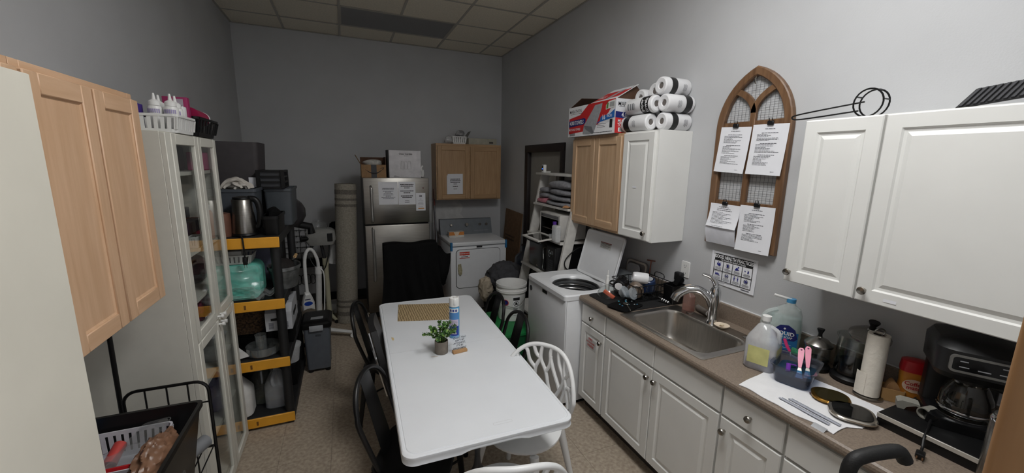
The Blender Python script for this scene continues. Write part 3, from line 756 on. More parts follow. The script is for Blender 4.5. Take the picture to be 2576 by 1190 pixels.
# towels
TG = M('towel_grey', (140, 140, 145), .95, noise=.12, ns=40, bump=.5, bs=200)
TP = M('towel_pink', (184, 116, 128), .95, noise=.1, ns=40, bump=.5, bs=200)
def towel(y0, y1, x0, x1, z, h, mat, label, seed, tilt=0):
    rnd = random.Random(seed); g = G()
    n = 28; prof = []
    # folded: a doubled sheet seen from the side as a flattened spiral with a rounded front fold
    for k in range(n):
        a = 2*PI*k/n; ca, sa = math.cos(a), math.sin(a)
        prof.append((math.copysign(abs(ca)**.55, ca), math.copysign(abs(sa)**.75, sa)))
    loops = []
    for s in range(9):
        u = s/8; e = .82+.18*math.sin(PI*u)**.4; wob = rnd.uniform(-.004, .004)
        loops.append(([((x0+x1)/2+c*(x1-x0)/2*e+wob, z+h/2+d*h/2*e+.12*h*math.sin(5*u+seed)*(1 if d > 0 else 0)+tilt*(u-.5)) for c, d in prof], (y1-y0)*u))
    g.rings(Fr((0, y0, 0), (1, 0, 0), (0, 0, 1)), [(p, -c) for p, c in loops], smooth=True)
    # front fold line
    return solo('folded_towel', label, 'towel', g, mat, group='folded towels on the ladder shelf')
z = 1.471
towel(3.64, 3.86, 1.90, 2.17, z, .055, TP, 'pink rolled towel at the left end of the towel shelf', 1)
towel(3.17, 3.62, 1.88, 2.18, z, .045, TG, 'bottom grey folded towel of the right pile on the ladder shelf', 2)
towel(3.18, 3.60, 1.89, 2.18, z+.047, .055, TG, 'second grey folded towel from the bottom of the right pile', 3)
towel(3.17, 3.58, 1.90, 2.18, z+.104, .06, TG, 'third grey folded towel from the bottom of the right pile', 4)
towel(3.19, 3.62, 1.90, 2.18, z+.166, .075, TG, 'top grey folded towel of the right pile on the ladder shelf', 5)
towel(3.63, 3.85, 1.92, 2.17, z+.058, .05, TG, 'lower grey towel lying on the pink towel', 6)
towel(3.64, 3.84, 1.92, 2.17, z+.110, .06, TG, 'upper grey towel of the left pile on the pink towel', 7)
g = G().blob((1.90, 3.20, 1.486), (.035, .03, .014), .2, seed=4); solo('sponge', 'small tan scrap beside the towels at the near shelf end', 'sponge', g, M('tan_scrap', (176, 130, 90), .9))
# toaster oven with its glass door open
t = thing('toaster_oven', 'white toaster oven with its glass door hanging open on the ladder shelf', 'toaster oven', (1.98, 3.42, 1.156))
a0, a1, q0, q1, r0, r1 = 1.83, 2.12, 3.19, 3.60, 1.157, 1.405
g = G(); w_ = .012
g.box(a0, a1, q0, q0+.035, r0+.01, r1, .004); g.box(a0, a1, q1-w_, q1, r0+.01, r1, .004); g.box(a0, a1, q0+.035, q1-w_, r1-.05, r1, .004); g.box(a0, a1, q0+.035, q1-w_, r0+.01, r0+.03, .004); g.box(a1-w_, a1, q0+.035, q1-w_, r0+.03, r1-.05)
part('housing', g, M('oven_white', (186, 184, 180), .4), t)
part('oven_cavity', G().box(a0+.006, a1-.02, q0+.0355, q0+.039, r0+.03, r1-.05).box(a0+.006, a1-.02, q1-w_-.004, q1-w_-.0005, r0+.03, r1-.05).box(a0+.006, a1-.02, q0+.04, q1-w_-.005, r1-.054, r1-.0505).box(a0+.012, a1-w_-.001, q0+.036, q1-w_-.001, r0+.031, r0+.034).box(a1-w_-.004, a1-w_-.001, q0+.036, q1-w_-.001, r0+.034, r1-.052), MATTEBLK, t)
g = G()
for k in range(9): y = q0+.05+k*(q1-q0-.09)/8; g.rod((a0+.02, y, r0+.09), (a1-.02, y, r0+.09), .0025, n=6)
g.rod((a0+.02, q0+.04, r0+.09), (a0+.02, q1-.02, r0+.09), .003, n=6)
part('wire_rack', g, STEEL, t)
fr = FX(a0-.0005, q1, r0); part('control_strip', G().rect(fr, .03, .205, .38, .235), M('strip_grey', (110, 110, 112), .5), t)
g = G(); lines(g, fr.sub(.03, .205, .0004), .08, .03, [(.5, .5, .008)], 6); part('lettering', g, INKB, t)
dv = Vector((-1, 0, -.10)).normalized(); frd = Fr((a0-.004, q1-.01, r0+.028), (0, -1, 0), dv)
g = G(); D = .20; LWD = .36
for b in ((0, LWD, 0, .02), (0, LWD, D-.03, D), (0, .02, .02, D-.03), (LWD-.02, LWD, .02, D-.03)): g.fbox(frd, b[0], b[1], b[2], b[3], -.006, .006)
od = part('oven_door', g, PW, t); part('pane', G().fbox(frd, .02, LWD-.02, .02, D-.03, -.002, .002), GLASS('smoky_glass', (.45, .44, .42), 1.6, .02, .05), od)
g = G(); g.tube(smoothline([frd.p(.03, .17, .006), frd.p(.04, .165, .035), frd.p(LWD-.04, .165, .035), frd.p(LWD-.03, .17, .006)], 5), .007, 8); part('handle', g, BLACKM, od)
g = G(); g.blob(tuple(frd.p(.2, .12, .025)), (.05, .08, .014), .2, seed=9); solo('food_tray', 'small cluttered tray lying on the open oven door', 'tray', g, M('clutter_brown', (120, 90, 76), .8, noise=.4, ns=50))
# plastic jug with a purple cap and a clear cup in front of the oven
t = thing('plastic_jug', 'clear plastic jug with a purple cap in front of the toaster oven', 'jug', (1.80, 3.20, 1.156))
part('body', G().box(1.77, 1.828, 3.145, 3.245, 1.157, 1.32, .02, 3), FROST, t)
part('cap', G().cyl((1.80, 3.235), 1.32, 1.345, .018), M('purple_cap', (80, 40, 140), .45), t)
solo('clear_cup', 'small crumpled clear cup at the near end of the oven shelf', 'cup', G().lathe([(.028, 1.157), (.036, 1.21), (.037, 1.212)], 14, (1.815, 3.30), cap=False).blob((1.815, 3.30, 1.18), (.02, .02, .018), .2, seed=2), FROST)
# microwave
t = thing('microwave', 'black microwave oven with a round dial on the ladder shelf', 'microwave', (2.0, 3.45, .82))
part('housing', G().box(1.795, 2.15, 3.17, 3.735, .822, 1.105, .006), M('microwave_black', (20, 20, 22), .3), t)
fr = FX(1.795, 3.735, .822)
dr = part('door', G().rings(fr.sub(.20, .142), [(rrect(.385, .265, .01), 0), (rrect(.385, .265, .01), .012), (rrect(.375, .255, .01), .016)]), M('gloss_black', (10, 10, 12), .12), t)
g = G(); g.tube(smoothline([fr.p(.36, .03, .017), fr.p(.375, .05, .04), fr.p(.395, .14, .046), fr.p(.375, .23, .04), fr.p(.36, .25, .017)], 6), .006, 8); part('handle', g, CHROME, dr)
kp = part('control_panel', G().fbox(fr, .40, .56, .008, .275, 0, .014), M('panel_black', (22, 22, 24), .35), t)
part('dial', G().rings(fr.sub(.475, .215, .014), [(circ(.034, 24), 0), (circ(.034, 24), .006), (circ(.026, 24), .007), (circ(.026, 24), .003), (circ(.016, 24), .003), (circ(.014, 24), .016)]), CHROME, kp)
g = G()
for i in range(3):
    for j in range(6): g.rect(fr.sub(.435+i*.032, .03+j*.022, .0145), 0, 0, .024, .014)
part('key_marks', g, M('key_grey', (70, 72, 76), .5), kp)
g = G(); g.poly(fr.sub(.2, .03, .0165), [(a*1.6, b*.8) for a, b in circ(.012, 14)]); part('logo', g, NICKEL, dr)
solo('cord', 'black cord hanging in a loop beside the ladder shelf rail', 'cord', G().tube(smoothline([(2.14, 3.105, 1.13), (1.98, 3.105, 1.10), (1.87, 3.105, 1.02), (1.85, 3.105, .95), (1.90, 3.105, .90), (2.05, 3.105, .89)], 6), .006, 7), BLACK)
g = G(); 
solo('storage_box', 'dark box on the ladder shelf next to the microwave', 'box', G().box(2.0, 2.14, 3.70, 3.86, 1.157, 1.32, .003), MATTEBLK)
solo('books', 'small dark green box standing behind the washer lid', 'box', G().box(2.152, 2.21, 2.70, 3.10, 1.10, 1.30, .003), M('dark_green_box', (46, 56, 48), .6, noise=.3, ns=60)) if 0 else None

# --- white glass-door display cabinet on the left wall
t = thing('display_cabinet', 'tall white display cabinet with four glass doors on the left wall', 'cabinet', (-.9, 2.55, 0))
cx0, cx1, cy0, cy1, cz = XL+.004, -.722, 2.19, 2.92, 1.99
IK = M('foil_white', (212, 210, 200), .45, noise=.015)
part('side_panel', G().box(cx0, cx1, cy0, cy0+.02, 0, cz, .001, 1), IK, t)
sp_ = part('side_panel', G().box(cx0, cx1, cy1-.02, cy1, 0, cz, .001, 1), IK, t)
g = G()
for x in (cx0+.07, cx1-.06):
    for k in range(40): g.rings(Fr((x, cy1-.0201, .2+k*.043), (1, 0, 0), (0, 0, 1)), [(circ(.003, 6), 0), (circ(.003, 6), .0004)])
part('pin_holes', g, M('hole_dark', (70, 68, 64), .8), sp_, kind='stuff')
part('top_panel', G().box(cx0, cx1, cy0+.02, cy1-.02, cz-.02, cz), IK, t)
part('plinth', G().box(cx0, cx1, cy0+.02, cy1-.02, .0, .05), IK, t)
part('back_panel', G().box(cx0, cx0+.006, cy0+.02, cy1-.02, .05, cz-.02), IK, t)
SHZ = (.05, .36, .68, .96, 1.14, 1.385, 1.79)
for z in SHZ: part('shelf', G().box(cx0+.006, cx1-.012, cy0+.021, cy1-.021, z, z+.018), IK, t)
mid = 2.602
for (ya, yb_, za, zb, kz) in ((cy0+.062, mid-.002, .985, cz-.006, 1.0), (mid+.002, cy1-.001, .985, cz-.006, 1.0), (cy0+.062, mid-.002, .022, .978, .955), (mid+.002, cy1-.001, .022, .978, .955)):
    fr = FL(cx1+.002, ya, za); W, H_ = yb_-ya, zb-za; s = .048
    g = G()
    for b in ((0, s, 0, H_), (W-s, W, 0, H_), (s, W-s, 0, s), (s, W-s, H_-s, H_)): g.fbox(fr, *b, 0, .02, .003, 1)
    dr = part('door', g, IK, t)
    part('pane', G().fbox(fr, s-.004, W-s+.004, s-.004, H_-s+.004, .007, .011), PANE, dr)
    ka = W-.02 if ya < 2.4 else .02
    g = G(); c = fr.p(ka, kz-za, .02); g.rod(c, c+Vector((.022, 0, 0)), .006, n=10); g.rod(c+Vector((.018, 0, 0)), c+Vector((.03, 0, 0)), .011, n=12); part('knob', g, WHITE, dr)
part('front_stile', G().box(cx1, cx1+.02, cy0, cy0+.06, 0, cz-.006, .002, 1), IK, t)

# --- black plastic shelving with yellow fronts
t = thing('shelving_unit', 'black plastic shelving unit with yellow shelf fronts along the left wall', 'shelf', (-.74, 3.4, 0))
PB = M('shelf_black', (26, 26, 27), .6, noise=.12, ns=30, bump=.15)
YEL = M('shelf_yellow', (226, 160, 44), .5, noise=.04, ns=12)
sx0, sx1, sy0, sy1 = -1.06, -.425, 2.972, 3.90
TZ = (.088, .515, .942, 1.37)
for z in TZ:
    b = part('shelf_deck', G().box(sx0, sx1, sy0+.01, sy1, z-.062, z-.0, .006, 1), PB, t)
    g = G(); g.box(sx0, sx1+.002, sy0-.004, sy0+.009, z-.068, z+.002, .003, 1); yf_ = part('yellow_front', g, YEL, b)
    if z < 1.3: part('slot', G().fbox(FB(-.66, sy0-.0045, z-.05), 0, .012, 0, .03, -.002, .0008), M('slot_brown', (120, 78, 24), .7), yf_)
for x in (sx0+.05, sx1-.032):
    for y in (sy0+.045, sy1-.045):
        for a, b in ((0, TZ[0]-.06), (TZ[0], TZ[1]-.062), (TZ[1], TZ[2]-.062), (TZ[2], TZ[3]-.062)):
            if b-a < .01: continue
            part('post', G().cyl((x, y), a, b, .03, n=14), PB, t)
# ================================================================== TABLE AND CHAIRS
TBL = M('table_plastic', (222, 225, 229), .42, noise=.012, ns=5, bump=.05, bs=300)
TA = R(-1.6); TC = (.556, 2.30)
t = thing('folding_table', 'long white plastic folding table in the middle of the room', 'table', (TC[0], TC[1], 0), TA, local=True)
W, L = .765, 1.825
f0 = Fr((0, 0, 0), (1, 0, 0), (0, 1, 0))
def loop(i, r): return rrect(W-2*i, L-2*i, r, 8)
def skirt(z):     # bottom edge of the skirt lifts in the middle of the short ends
    out = []
    for a, b in dens: 
        k = 1 if abs(b) > L/2-.02 else 0
        e = max(0, min(1, (.15-abs(a))/.05)); e = e*e*(3-2*e)
        out.append(z+k*e*.014)
    return out
dens = densify(loop(0, .05)); N_ = len(dens)
def dl(i):
    return [(a*(W/2-i)/(W/2), b*(L/2-i)/(L/2)) for a, b in dens]
g = G(); 
g.rings(f0, [(dl(.012), .700), (dl(.003), skirt(.696)), (dl(0), skirt(.700)), (dl(.002), skirt(.706)), (dl(.003), .720), (dl(.0), .728), (dl(.001), .735), (dl(.006), .7395), (dl(.014), .7395), (dl(.016), .7372), (dl(.019), .7372), (dl(.021), .74)], smooth=True)
tt = part('tabletop', g, TBL, t)
part('fold_seam', G().box(-W/2+.022, W/2-.022, -.0008, .0008, .7395, .7403), M('seam_grey', (208, 211, 215), .6), tt)
g = G(); f1 = Fr((.06, -L/2+.085, .7402), (1, 0, 0), (0, 1, 0))
o_ = rrect(.09, .018, .006, 4); i_ = rrect(.086, .014, .004, 4); n = len(o_)
g.add([f1.p(a, b, 0) for a, b in o_]+[f1.p(a, b, 0) for a, b in i_], [(k, (k+1) % n, n+(k+1) % n, n+k) for k in range(n)])
part('moulded_mark', g, M('seam_grey2', (206, 208, 211), .6), tt)
for nm, (a, b, w_, h_, c) in {'food_stain': (-.33, .21, .016, .05, (214, 190, 140)), 'scuff_mark': (-.12, -.12, .05, .012, (205, 196, 190))}.items():
    g = G(); g.poly(Fr((a, b, .7403), (1, 0, 0), (0, 1, 0)), [(x*w_*(1+.3*math.sin(7*i)), y*h_*(1+.3*math.cos(5*i))) for i, (x, y) in enumerate(circ(.5, 12))], .0002); part(nm, g, M(nm, c, .7, noise=.1, ns=80), tt)
LEGM = M('leg_grey', (70, 72, 76), .4, .3)
for sgn in (-1, 1):
    yb = sgn*(L/2-.28)
    g = G(); g.rod((-.30, yb, .69), (.30, yb, .69), .0125); g.rod((0, yb, .69), (0, yb, .33), .0125)
    g.tube(smoothline([(0, yb, .69), (0, yb+.0, .45), (-.02, yb, .36), (-.10, yb, .29), (-.24, yb, .27), (-.29, yb, .22), (-.30, yb, .03)], 6), .0135, 10)
    g.tube(smoothline([(0, yb, .69), (0, yb+.0, .45), (.02, yb, .36), (.10, yb, .29), (.24, yb, .27), (.29, yb, .22), (.30, yb, .03)], 6), .0135, 10)
    part('leg', g, LEGM, t)
    g = G(); g.tube(smoothline([(0, yb, .44), (0, yb-sgn*.12, .56), (0, yb-sgn*.3, .69)], 5), .008, 8); part('brace', g, BLACKM, t)
    for x in (-.30, .30): part('leg_foot', G().cyl((x, yb), 0, .035, .018), BLACK, t)

# --- black metal bistro chairs; local frame: sitter faces +y, back at -y
BM = M('chair_black', (19, 19, 20), .38, .25, noise=.08)
def bistro(label, loc, rz, bh=.84):
    t = thing('metal_chair', label, 'chair', loc, rz, local=True, group='black metal bistro chairs')
    g = G(); f = Fr((0, 0, .44), (1, 0, 0), (0, 1, 0))
    g.rings(f, [(rrect(.37, .37, .06), -.03), (rrect(.385, .385, .065), -.004), (rrect(.37, .37, .06), .002), (rrect(.30, .30, .05), -.004)], smooth=True); part('seat', g, BM, t)
    hoop = [(-.165, -.14, .43)]
    for k in range(13):
        a = PI-PI*k/12; hoop.append((.185*math.cos(a)*(1 if 1 else 1), -.215-.05*math.sin(a), .66+(bh-.66)*math.sin(a)**.75 if math.sin(a) > 0 else .66))
    hoop.append((.165, -.14, .43))
    g = G().tube(smoothline(hoop, 4), .0125, 10); bk = part('back_hoop', g, BM, t)
    g = G(); g.surf(lambda a, b: (( -.055+.11*a)*(1.25-.25*b if 1 else 1), -.155-.108*b+.006*math.sin(PI*a), .42+(bh-.428)*b), 6, 6, .003); part('back_splat', g, BM, t)
    for sx in (-1, 1):
        for sy_, y0, y1 in ((1, .165, .205), (-1, -.165, -.22)):
            g = G(); g.prism(Fr((0, 0, 0), (1, 0, 0), (0, 1, 0)), [(0, 0)]*3, 0, 0) if 0 else None
            g.tube([(sx*.165, y0, .425), (sx*.20, y1, .008)], [.022, .014], 8, flat=.6); part('leg', g, BM, t)
            part('foot_cap', G().cyl((sx*.20, y1), 0, .012, .017, n=10), BLACK, t)
    g = G(); g.rod((-.183, .18, .22), (.183, -.19, .22), .007); g.rod((.183, .18, .225), (-.183, -.19, .225), .007); part('cross_brace', g, BM, t)
    return t
bistro('black metal chair at the right side of the table by the far bucket', (.835, 2.84, 0), PI/2)
bistro('black metal chair at the right side of the table in front of the green tote', (.835, 2.40, 0), PI/2)
bistro('black metal chair at the near left side of the table', (.275, 1.83, 0), -PI/2-.42, .85)
bistro('black metal chair at the far left corner of the table behind the swivel stool', (.27, 2.88, 0), -PI/2-.25, .86)

# --- swivel salon stool with chrome-edged black back at the left side of the table
t = thing('swivel_chair', 'black upholstered swivel chair with chrome back edge at the left of the table', 'chair', (.375, 2.47, 0), -PI/2-.05, local=True)
VIN = M('black_vinyl', (22, 22, 23), .5, noise=.05, bump=.1)
g = G(); g.rings(Fr((0, 0, .47), (1, 0, 0), (0, 1, 0)), [(rrect(.42, .40, .08), 0), (rrect(.45, .43, .1), .03), (rrect(.44, .42, .1), .06), (rrect(.3, .3, .08), .075)], smooth=True); part('seat', g, VIN, t)
def bkf(a, b):
    x = -.21+.42*a; return (x*(1-.25*b**3), -.20-.09*b+.35*x*x, .50+.385*b)
g = G().surf(bkf, 10, 8, .035); part('backrest', g, VIN, t)
for a in (0, 1): part('chrome_edge', G().tube(smoothline([Vector(bkf(a, k/8))+Vector(((-.008, .008)[a], -.012, 0)) for k in range(9)], 2), .008, 8), CHROME, t)
part('gas_column', G().cyl((0, 0), .03, .47, .03), CHROME, t)
part('base', G().lathe([(.20, 0), (.20, .012), (.15, .022), (.05, .035), (.0, .04)], 32), CHROME, t)

# --- white lattice plastic chairs; local frame: sitter faces +y
WP = M('chair_white', (226, 227, 227), .38, noise=.012)
BR = [  # branches of the pierced back in (s, t): s across -1..1, t up 0..1
 [(-.85, .35), (-.62, .55), (-.50, .80), (-.52, 1.0)], [(-1, .62), (-.78, .70), (-.62, .55), (-.55, .25), (-.60, 0)],
 [(-.30, 1.0), (-.34, .80), (-.50, .62), (-.42, .40), (-.30, .15), (-.35, 0)], [(-.50, .62), (-.62, .80), (-.72, 1)],
 [(-.42, .40), (-.22, .62), (-.10, .85), (-.12, 1.0)], [(-.30, .15), (-.12, .35), (-.02, .58), (.12, .78), (.10, 1.0)],
 [(.30, 1.0), (.22, .84), (.12, .78)], [(-.02, .58), (-.10, .70), (-.11, .85)], [(-.12, .35), (-.05, .15), (-.08, 0)],
 [(.12, .78), (.22, .60), (.20, .38), (.08, .18), (.10, 0)], [(.22, .60), (.36, .74), (.42, .90), (.48, 1)],
 [(.20, .38), (.38, .50), (.52, .66), (.62, .86), (.66, 1)], [(.08, .18), (.28, .24), (.42, .20), (.48, 0)],
 [(.38, .50), (.46, .34), (.42, .20)], [(.46, .34), (.60, .42), (.76, .62), (.86, 1)], [(.60, .42), (.66, .24), (.62, .05), (.64, 0)],
 [(.66, .24), (.82, .34), (1, .6)], [(.82, .34), (.86, .15), (.80, 0)], [(-.78, .70), (-.88, 1)], [(-.85, .35), (-.82, .12), (-.84, 0)], [(-.55, .25), (-.72, .12), (-.84, 0)]]
def shell(s, tt, H=.37):
    hh = tt*(1-.58*abs(s)**3); wf = .66+.34*math.sin(PI/2*min(1, hh/.55))
    ph = s*.92*wf; r = .30
    return Vector((r*math.sin(ph), -.245-.045*hh+r*(1-math.cos(ph)), .455+H*hh))
def lattice(label, loc, rz):
    t = thing('lattice_chair', label, 'chair', loc, rz, local=True, group='white lattice-back plastic chairs')
    rim = [shell(-1, k/6) for k in range(7)]+[shell(-1+2*k/20, 1) for k in range(1, 20)]+[shell(1, 1-k/6) for k in range(7)]
    g = G().tube(smoothline(rim, 3), .013, 10); part('back_rim', g, WP, t)
    g = G()
    for b in BR:
        pts = smoothline([(a, c, 0) for a, c in b], 5); g.tube([shell(p.x, min(1, max(0, p.y))) for p in pts], .0112, 8)
    part('back_lattice', g, WP, t)
    g = G(); sr = [(.205*math.cos(2*PI*k/32), -.03+.215*math.sin(2*PI*k/32)) for k in range(32)]
    f = Fr((0, 0, .44), (1, 0, 0), (0, 1, 0))
    g.rings(f, [([(a*.93, b*.93) for a, b in sr], -.005), (sr, .004), (sr, .014), ([(a*.95, b*.95) for a, b in sr], .018), ([(a*.5, b*.5) for a, b in sr], .004)], smooth=True); part('seat', g, WP, t)
    for sx in (-1, 1):
        for sy_ in (-1, 1):
            part('leg', G().tube([(sx*.15, sy_*.15-.02, .44), (sx*.225, sy_*.225-.02, 0)], [.024, .014], 12), WP, t)
    g = G(); g.rod((-.16, -.17, .425), (.16, .13, .425), .014); g.rod((.16, -.17, .425), (-.16, .13, .425), .014); part('under_brace', g, WP, t)
    return t
lattice('white lattice chair at the near right side of the table', (.815, 1.75, 0), 2.2)
lattice('white lattice chair at the near end of the table, cut by the photo edge', (.57, 1.385, 0), -.26)

# --- chair with a black cape thrown over it at the far end of the table
CAPE = M('cape_black', (10, 10, 11), .85, noise=.1, bump=.2, bs=40, spec=.12)
t = thing('draped_chair', 'chair under a black cloth cape at the far end of the table', 'chair', (.55, 3.62, 0), PI, local=True)
g = G(); g.rings(Fr((0, 0, .45), (1, 0, 0), (0, 1, 0)), [(rrect(.46, .44, .08), 0), (rrect(.48, .46, .09), .04), (rrect(.4, .38, .08), .07)], smooth=True); part('seat', g, VIN, t)
part('backrest', G().box(-.22, .22, -.235, -.19, .55, 1.05, .02), VIN, t)
part('column', G().cyl((0, 0), .03, .45, .03), CHROME, t); part('base', G().lathe([(.24, 0), (.24, .014), (.06, .04), (0, .045)], 28), CHROME, t)
t = thing('cape', 'black hairdressing cape draped over the chair at the far table end', 'cape', (.55, 3.5, .5))
def capef(a, b):      # a across, b from the back hem over the top to the front hem
    x = -.25+.5*a
    if b < .2: k = b/.2; y = 3.905+.02*math.sin(6*a); z = .70+.385*k
    elif b < .32: k = (b-.2)/.12; ang = PI*k; y = 3.845+.06*math.cos(ang); z = 1.085+.028*math.sin(ang)+.008*math.sin(9*a)
    else:
        k = (b-.32)/.68; z = 1.085-.55*k; y = 3.785-.05*k-.10*k*k-.030*math.sin(11*a+1.5*k)*k-.02*math.sin(23*a-3*k)*k
        x *= 1+.22*k*k+(.05 if a > .8 else 0)
        x += .03*k*math.sin(4*a)
    return (x+.55, y-.30*0, z)
g = G().surf(lambda a, b: capef(a, b), 36, 40, .003); part('cloth', g, CAPE, t)
def corner(a, b): return (.80+.14*a*(1-b*.45), 3.79+.03*math.sin(5*b+3*a)-.05*a*b, 1.07-.10*a-.36*b*(1-.15*a)+.02*math.sin(7*a))
part('hanging_corner', G().surf(corner, 10, 14, .003), CAPE, t)

# ================================================================== FLOOR THINGS AT THE BACK
# rug roll
RUG = M('rug_grey', (150, 144, 132), .95, noise=.14, ns=70, bump=.5, bs=150)
RUGD = M('rug_band', (112, 106, 98), .95, noise=.2, ns=90, bump=.4)
t = thing('rolled_rug', 'rolled grey rug standing upright left of the refrigerator', 'rug', (-.06, 4.84, 0))
def rugp(z): return (-.055+.062*z/1.63, 4.86+.05*z/1.63)
g = G(); pts = [(*rugp(1.615*k/10), 1.615*k/10) for k in range(11)]; g.tube(pts, .115, 28); part('roll', g, RUG, t)
for z0, z1 in ((1.36, 1.39), (1.43, 1.455), (1.50, 1.55), (.09, .14), (.19, .215), (.25, .275)):
    part('woven_band', G().tube([(*rugp(z0), z0), (*rugp(z1), z1)], .1165, 28), RUGD, t)
g = G(); sp2 = []
for k in range(60):
    a = k*.42; r_ = .012+.1*k/60; x, y = rugp(1.617); sp2.append((x+r_*math.cos(a), y+r_*math.sin(a), 1.617))
g.tube(sp2, .003, 5); part('spiral_edge', g, RUGD, t)

# grey tote with black lid
t = thing('tall_tote', 'tall grey plastic bin with a black lid on wheels by the shelving unit', 'bin', (-.31, 3.85, 0))
f = Fr((-.30, 3.81, 0), (1, 0, 0), (0, 1, 0))
part('body', G().rings(f, [(rrect(.185, .25, .02, 4), .03), (rrect(.215, .29, .025, 4), .425)], smooth=True), M('tote_grey', (92, 97, 104), .45, noise=.05), t)
l_ = part('lid', G().rings(f, [(rrect(.235, .31, .02, 4), .425), (rrect(.245, .32, .025, 4), .435), (rrect(.245, .32, .025, 4), .465), (rrect(.21, .28, .03, 4), .485), (rrect(.15, .2, .03, 4), .488)], smooth=True), BLACK, t)
fr = FB(-.30, 3.65, .425)
part('latch', G().fbox(fr, -.055, .055, -.02, .03, -.012, .008, .003), M('latch_grey', (165, 168, 172), .4), l_)
part('lid_label', G().rect(Fr((-.345, 3.72, .4885), (1, 0, 0), (0, 1, 0)), 0, 0, .1, .06, .0006), M('label_grey', (150, 152, 155), .4), l_)
fr = Fr((-.30, 3.667, .425), (1, 0, 0), (0, -.045, 1))
part('barcode_label', G().rect(fr, -.03, -.085, .05, -.055, .0015), PAPER, t)
g = G()
for k in range(9): g.rect(fr, -.012+k*.005, -.08, -.0095+k*.005, -.06, .0024)
part('barcode', g, INKB, t, kind='stuff')
for x in (-.37, -.23):
    for y in (3.71, 3.91): part('caster', G().cyl((x, y), 0, .032, .022, n=12), BLACK, t)

# salon whitening lamp with a bent neck and blue oval
CRM = M('cream_metal', (190, 186, 160), .45)
t = thing('whitening_lamp', 'white salon lamp with a blue oval on its head and a bent neck', 'lamp', (-.30, 4.5, 0))
g = G(); g.rod((-.34, 4.5, .06), (-.305, 4.5, .72), .03, n=14); part('column', g, M('lamp_white', (206, 206, 204), .4), t)
part('column_collar', G().rod((-.306, 4.5, .70), (-.303, 4.5, .77), .036, n=14), WHITE, t)
g = G().tube(smoothline([(-.304, 4.5, .77), (-.31, 4.48, .86), (-.345, 4.45, .96), (-.385, 4.42, .975), (-.415, 4.40, .90), (-.42, 4.38, .76), (-.415, 4.37, .54)], 6), .017, 10); part('neck', g, WHITE, t)
fr = Fr((-.412, 4.35, .455), (1, .2, 0), (0, -.15, 1))
g = G(); prof = [(-.075, -.13), (-.03, -.11), (.03, -.11), (.075, -.13), (.08, -.02), (.055, .07), (.03, .13), (-.03, .13), (-.055, .07), (-.08, -.02)]
prof = [(a*.74, b*.74) for a, b in prof]
g.rings(fr, [([(a*.9, b*.95) for a, b in prof], -.035), (prof, -.02), (prof, .015), ([(a*.8, b*.85) for a, b in prof], .03)], smooth=True); hd = part('head', g, WHITE, t)
part('blue_oval', G().poly(fr.sub(0, -.012, .031), [(a*1.4, b*.85) for a, b in circ(.028, 24)]), M('oval_blue', (30, 70, 170), .4), hd)
g = G().rect(fr.sub(0, .03, .0305), -.03, 0, .022, .009); part('label_bar', g, M('bar_navy', (40, 40, 70), .5), hd)
g = G().tube(smoothline([(-.29, 4.47, .76), (-.255, 4.46, .70), (-.265, 4.46, .4), (-.30, 4.46, .1)], 6), .006, 7); part('cable', g, WHITE, t)
for a in (R(-25), R(-80), R(105), R(150), R(187)):
    ex, ey = -.335+.36*math.cos(a), 4.5+.36*math.sin(a)
    g = G(); g.tube([(-.335, 4.5, .085), (ex, ey, .06)], [.03, .02], 8, flat=.8); part('base_leg', g, WHITE, t)
    part('caster', G().rod((ex, ey-.012, .025), (ex, ey+.012, .025), .024, n=12).rod((ex, ey, .04), (ex, ey, .065), .012), WHITE, t)
# facial steamer on a cream pole
t = thing('facial_steamer', 'white facial steamer head on a cream pole in the dark back corner', 'steamer', (-.25, 4.95, 0))
part('pole', G().rod((-.25, 4.95, .05), (-.255, 4.95, .72), .028, n=14), CRM, t)
part('upper_pole', G().rod((-.255, 4.95, .70), (-.29, 4.95, .94), .018, n=12), M('pole_dark', (48, 48, 50), .4), t)
part('collar', G().rod((-.255, 4.95, .68), (-.256, 4.95, .76), .034, n=14), CRM, t)
g = G(); fs_ = Fr((-.285, 4.93, .935), (1, 0, 0), (0, 1, 0))
g.rings(fs_, [(rrect(.26, .2, .04, 4), 0), (rrect(.32, .24, .05, 4), .06), (rrect(.30, .24, .05, 4), .15), (rrect(.22, .18, .05, 4), .175)], smooth=True); hd = part('head', g, M('steamer_white', (150, 150, 146), .4), t)
part('water_jar', G().lathe([(.085, 1.112), (.095, 1.135), (.09, 1.17), (.055, 1.195), (.055, 1.21)], 20, (-.30, 4.93), cap=False), CLEAR, t)
part('control_plate', G().fbox(FB(-.215, 4.812, .98), 0, .055, 0, .09, -.01, .004), BLACK, hd); part('nozzle', G().rod((-.40, 4.84, 1.02), (-.48, 4.80, 1.02), .026), BLACK, hd)
for a in (R(80), R(140), R(195), R(250), R(300)):
    ex, ey = -.25+.15*math.cos(a), 4.95+.15*math.sin(a)
    part('base_leg', G().tube([(-.25, 4.95, .08), (ex, ey, .04)], [.025, .015], 8), CRM, t)
    part('caster', G().rod((ex, ey-.01, .02), (ex, ey+.01, .02), .02, n=10), BLACK, t)
g = G().tube(smoothline([(-.38, 4.86, .94), (-.42, 4.85, .85), (-.36, 4.82, .70), (-.27, 4.82, .66), (-.22, 4.84, .80), (-.20, 4.88, .94)], 6), .006, 7); part('cable', g, BLACK, t)
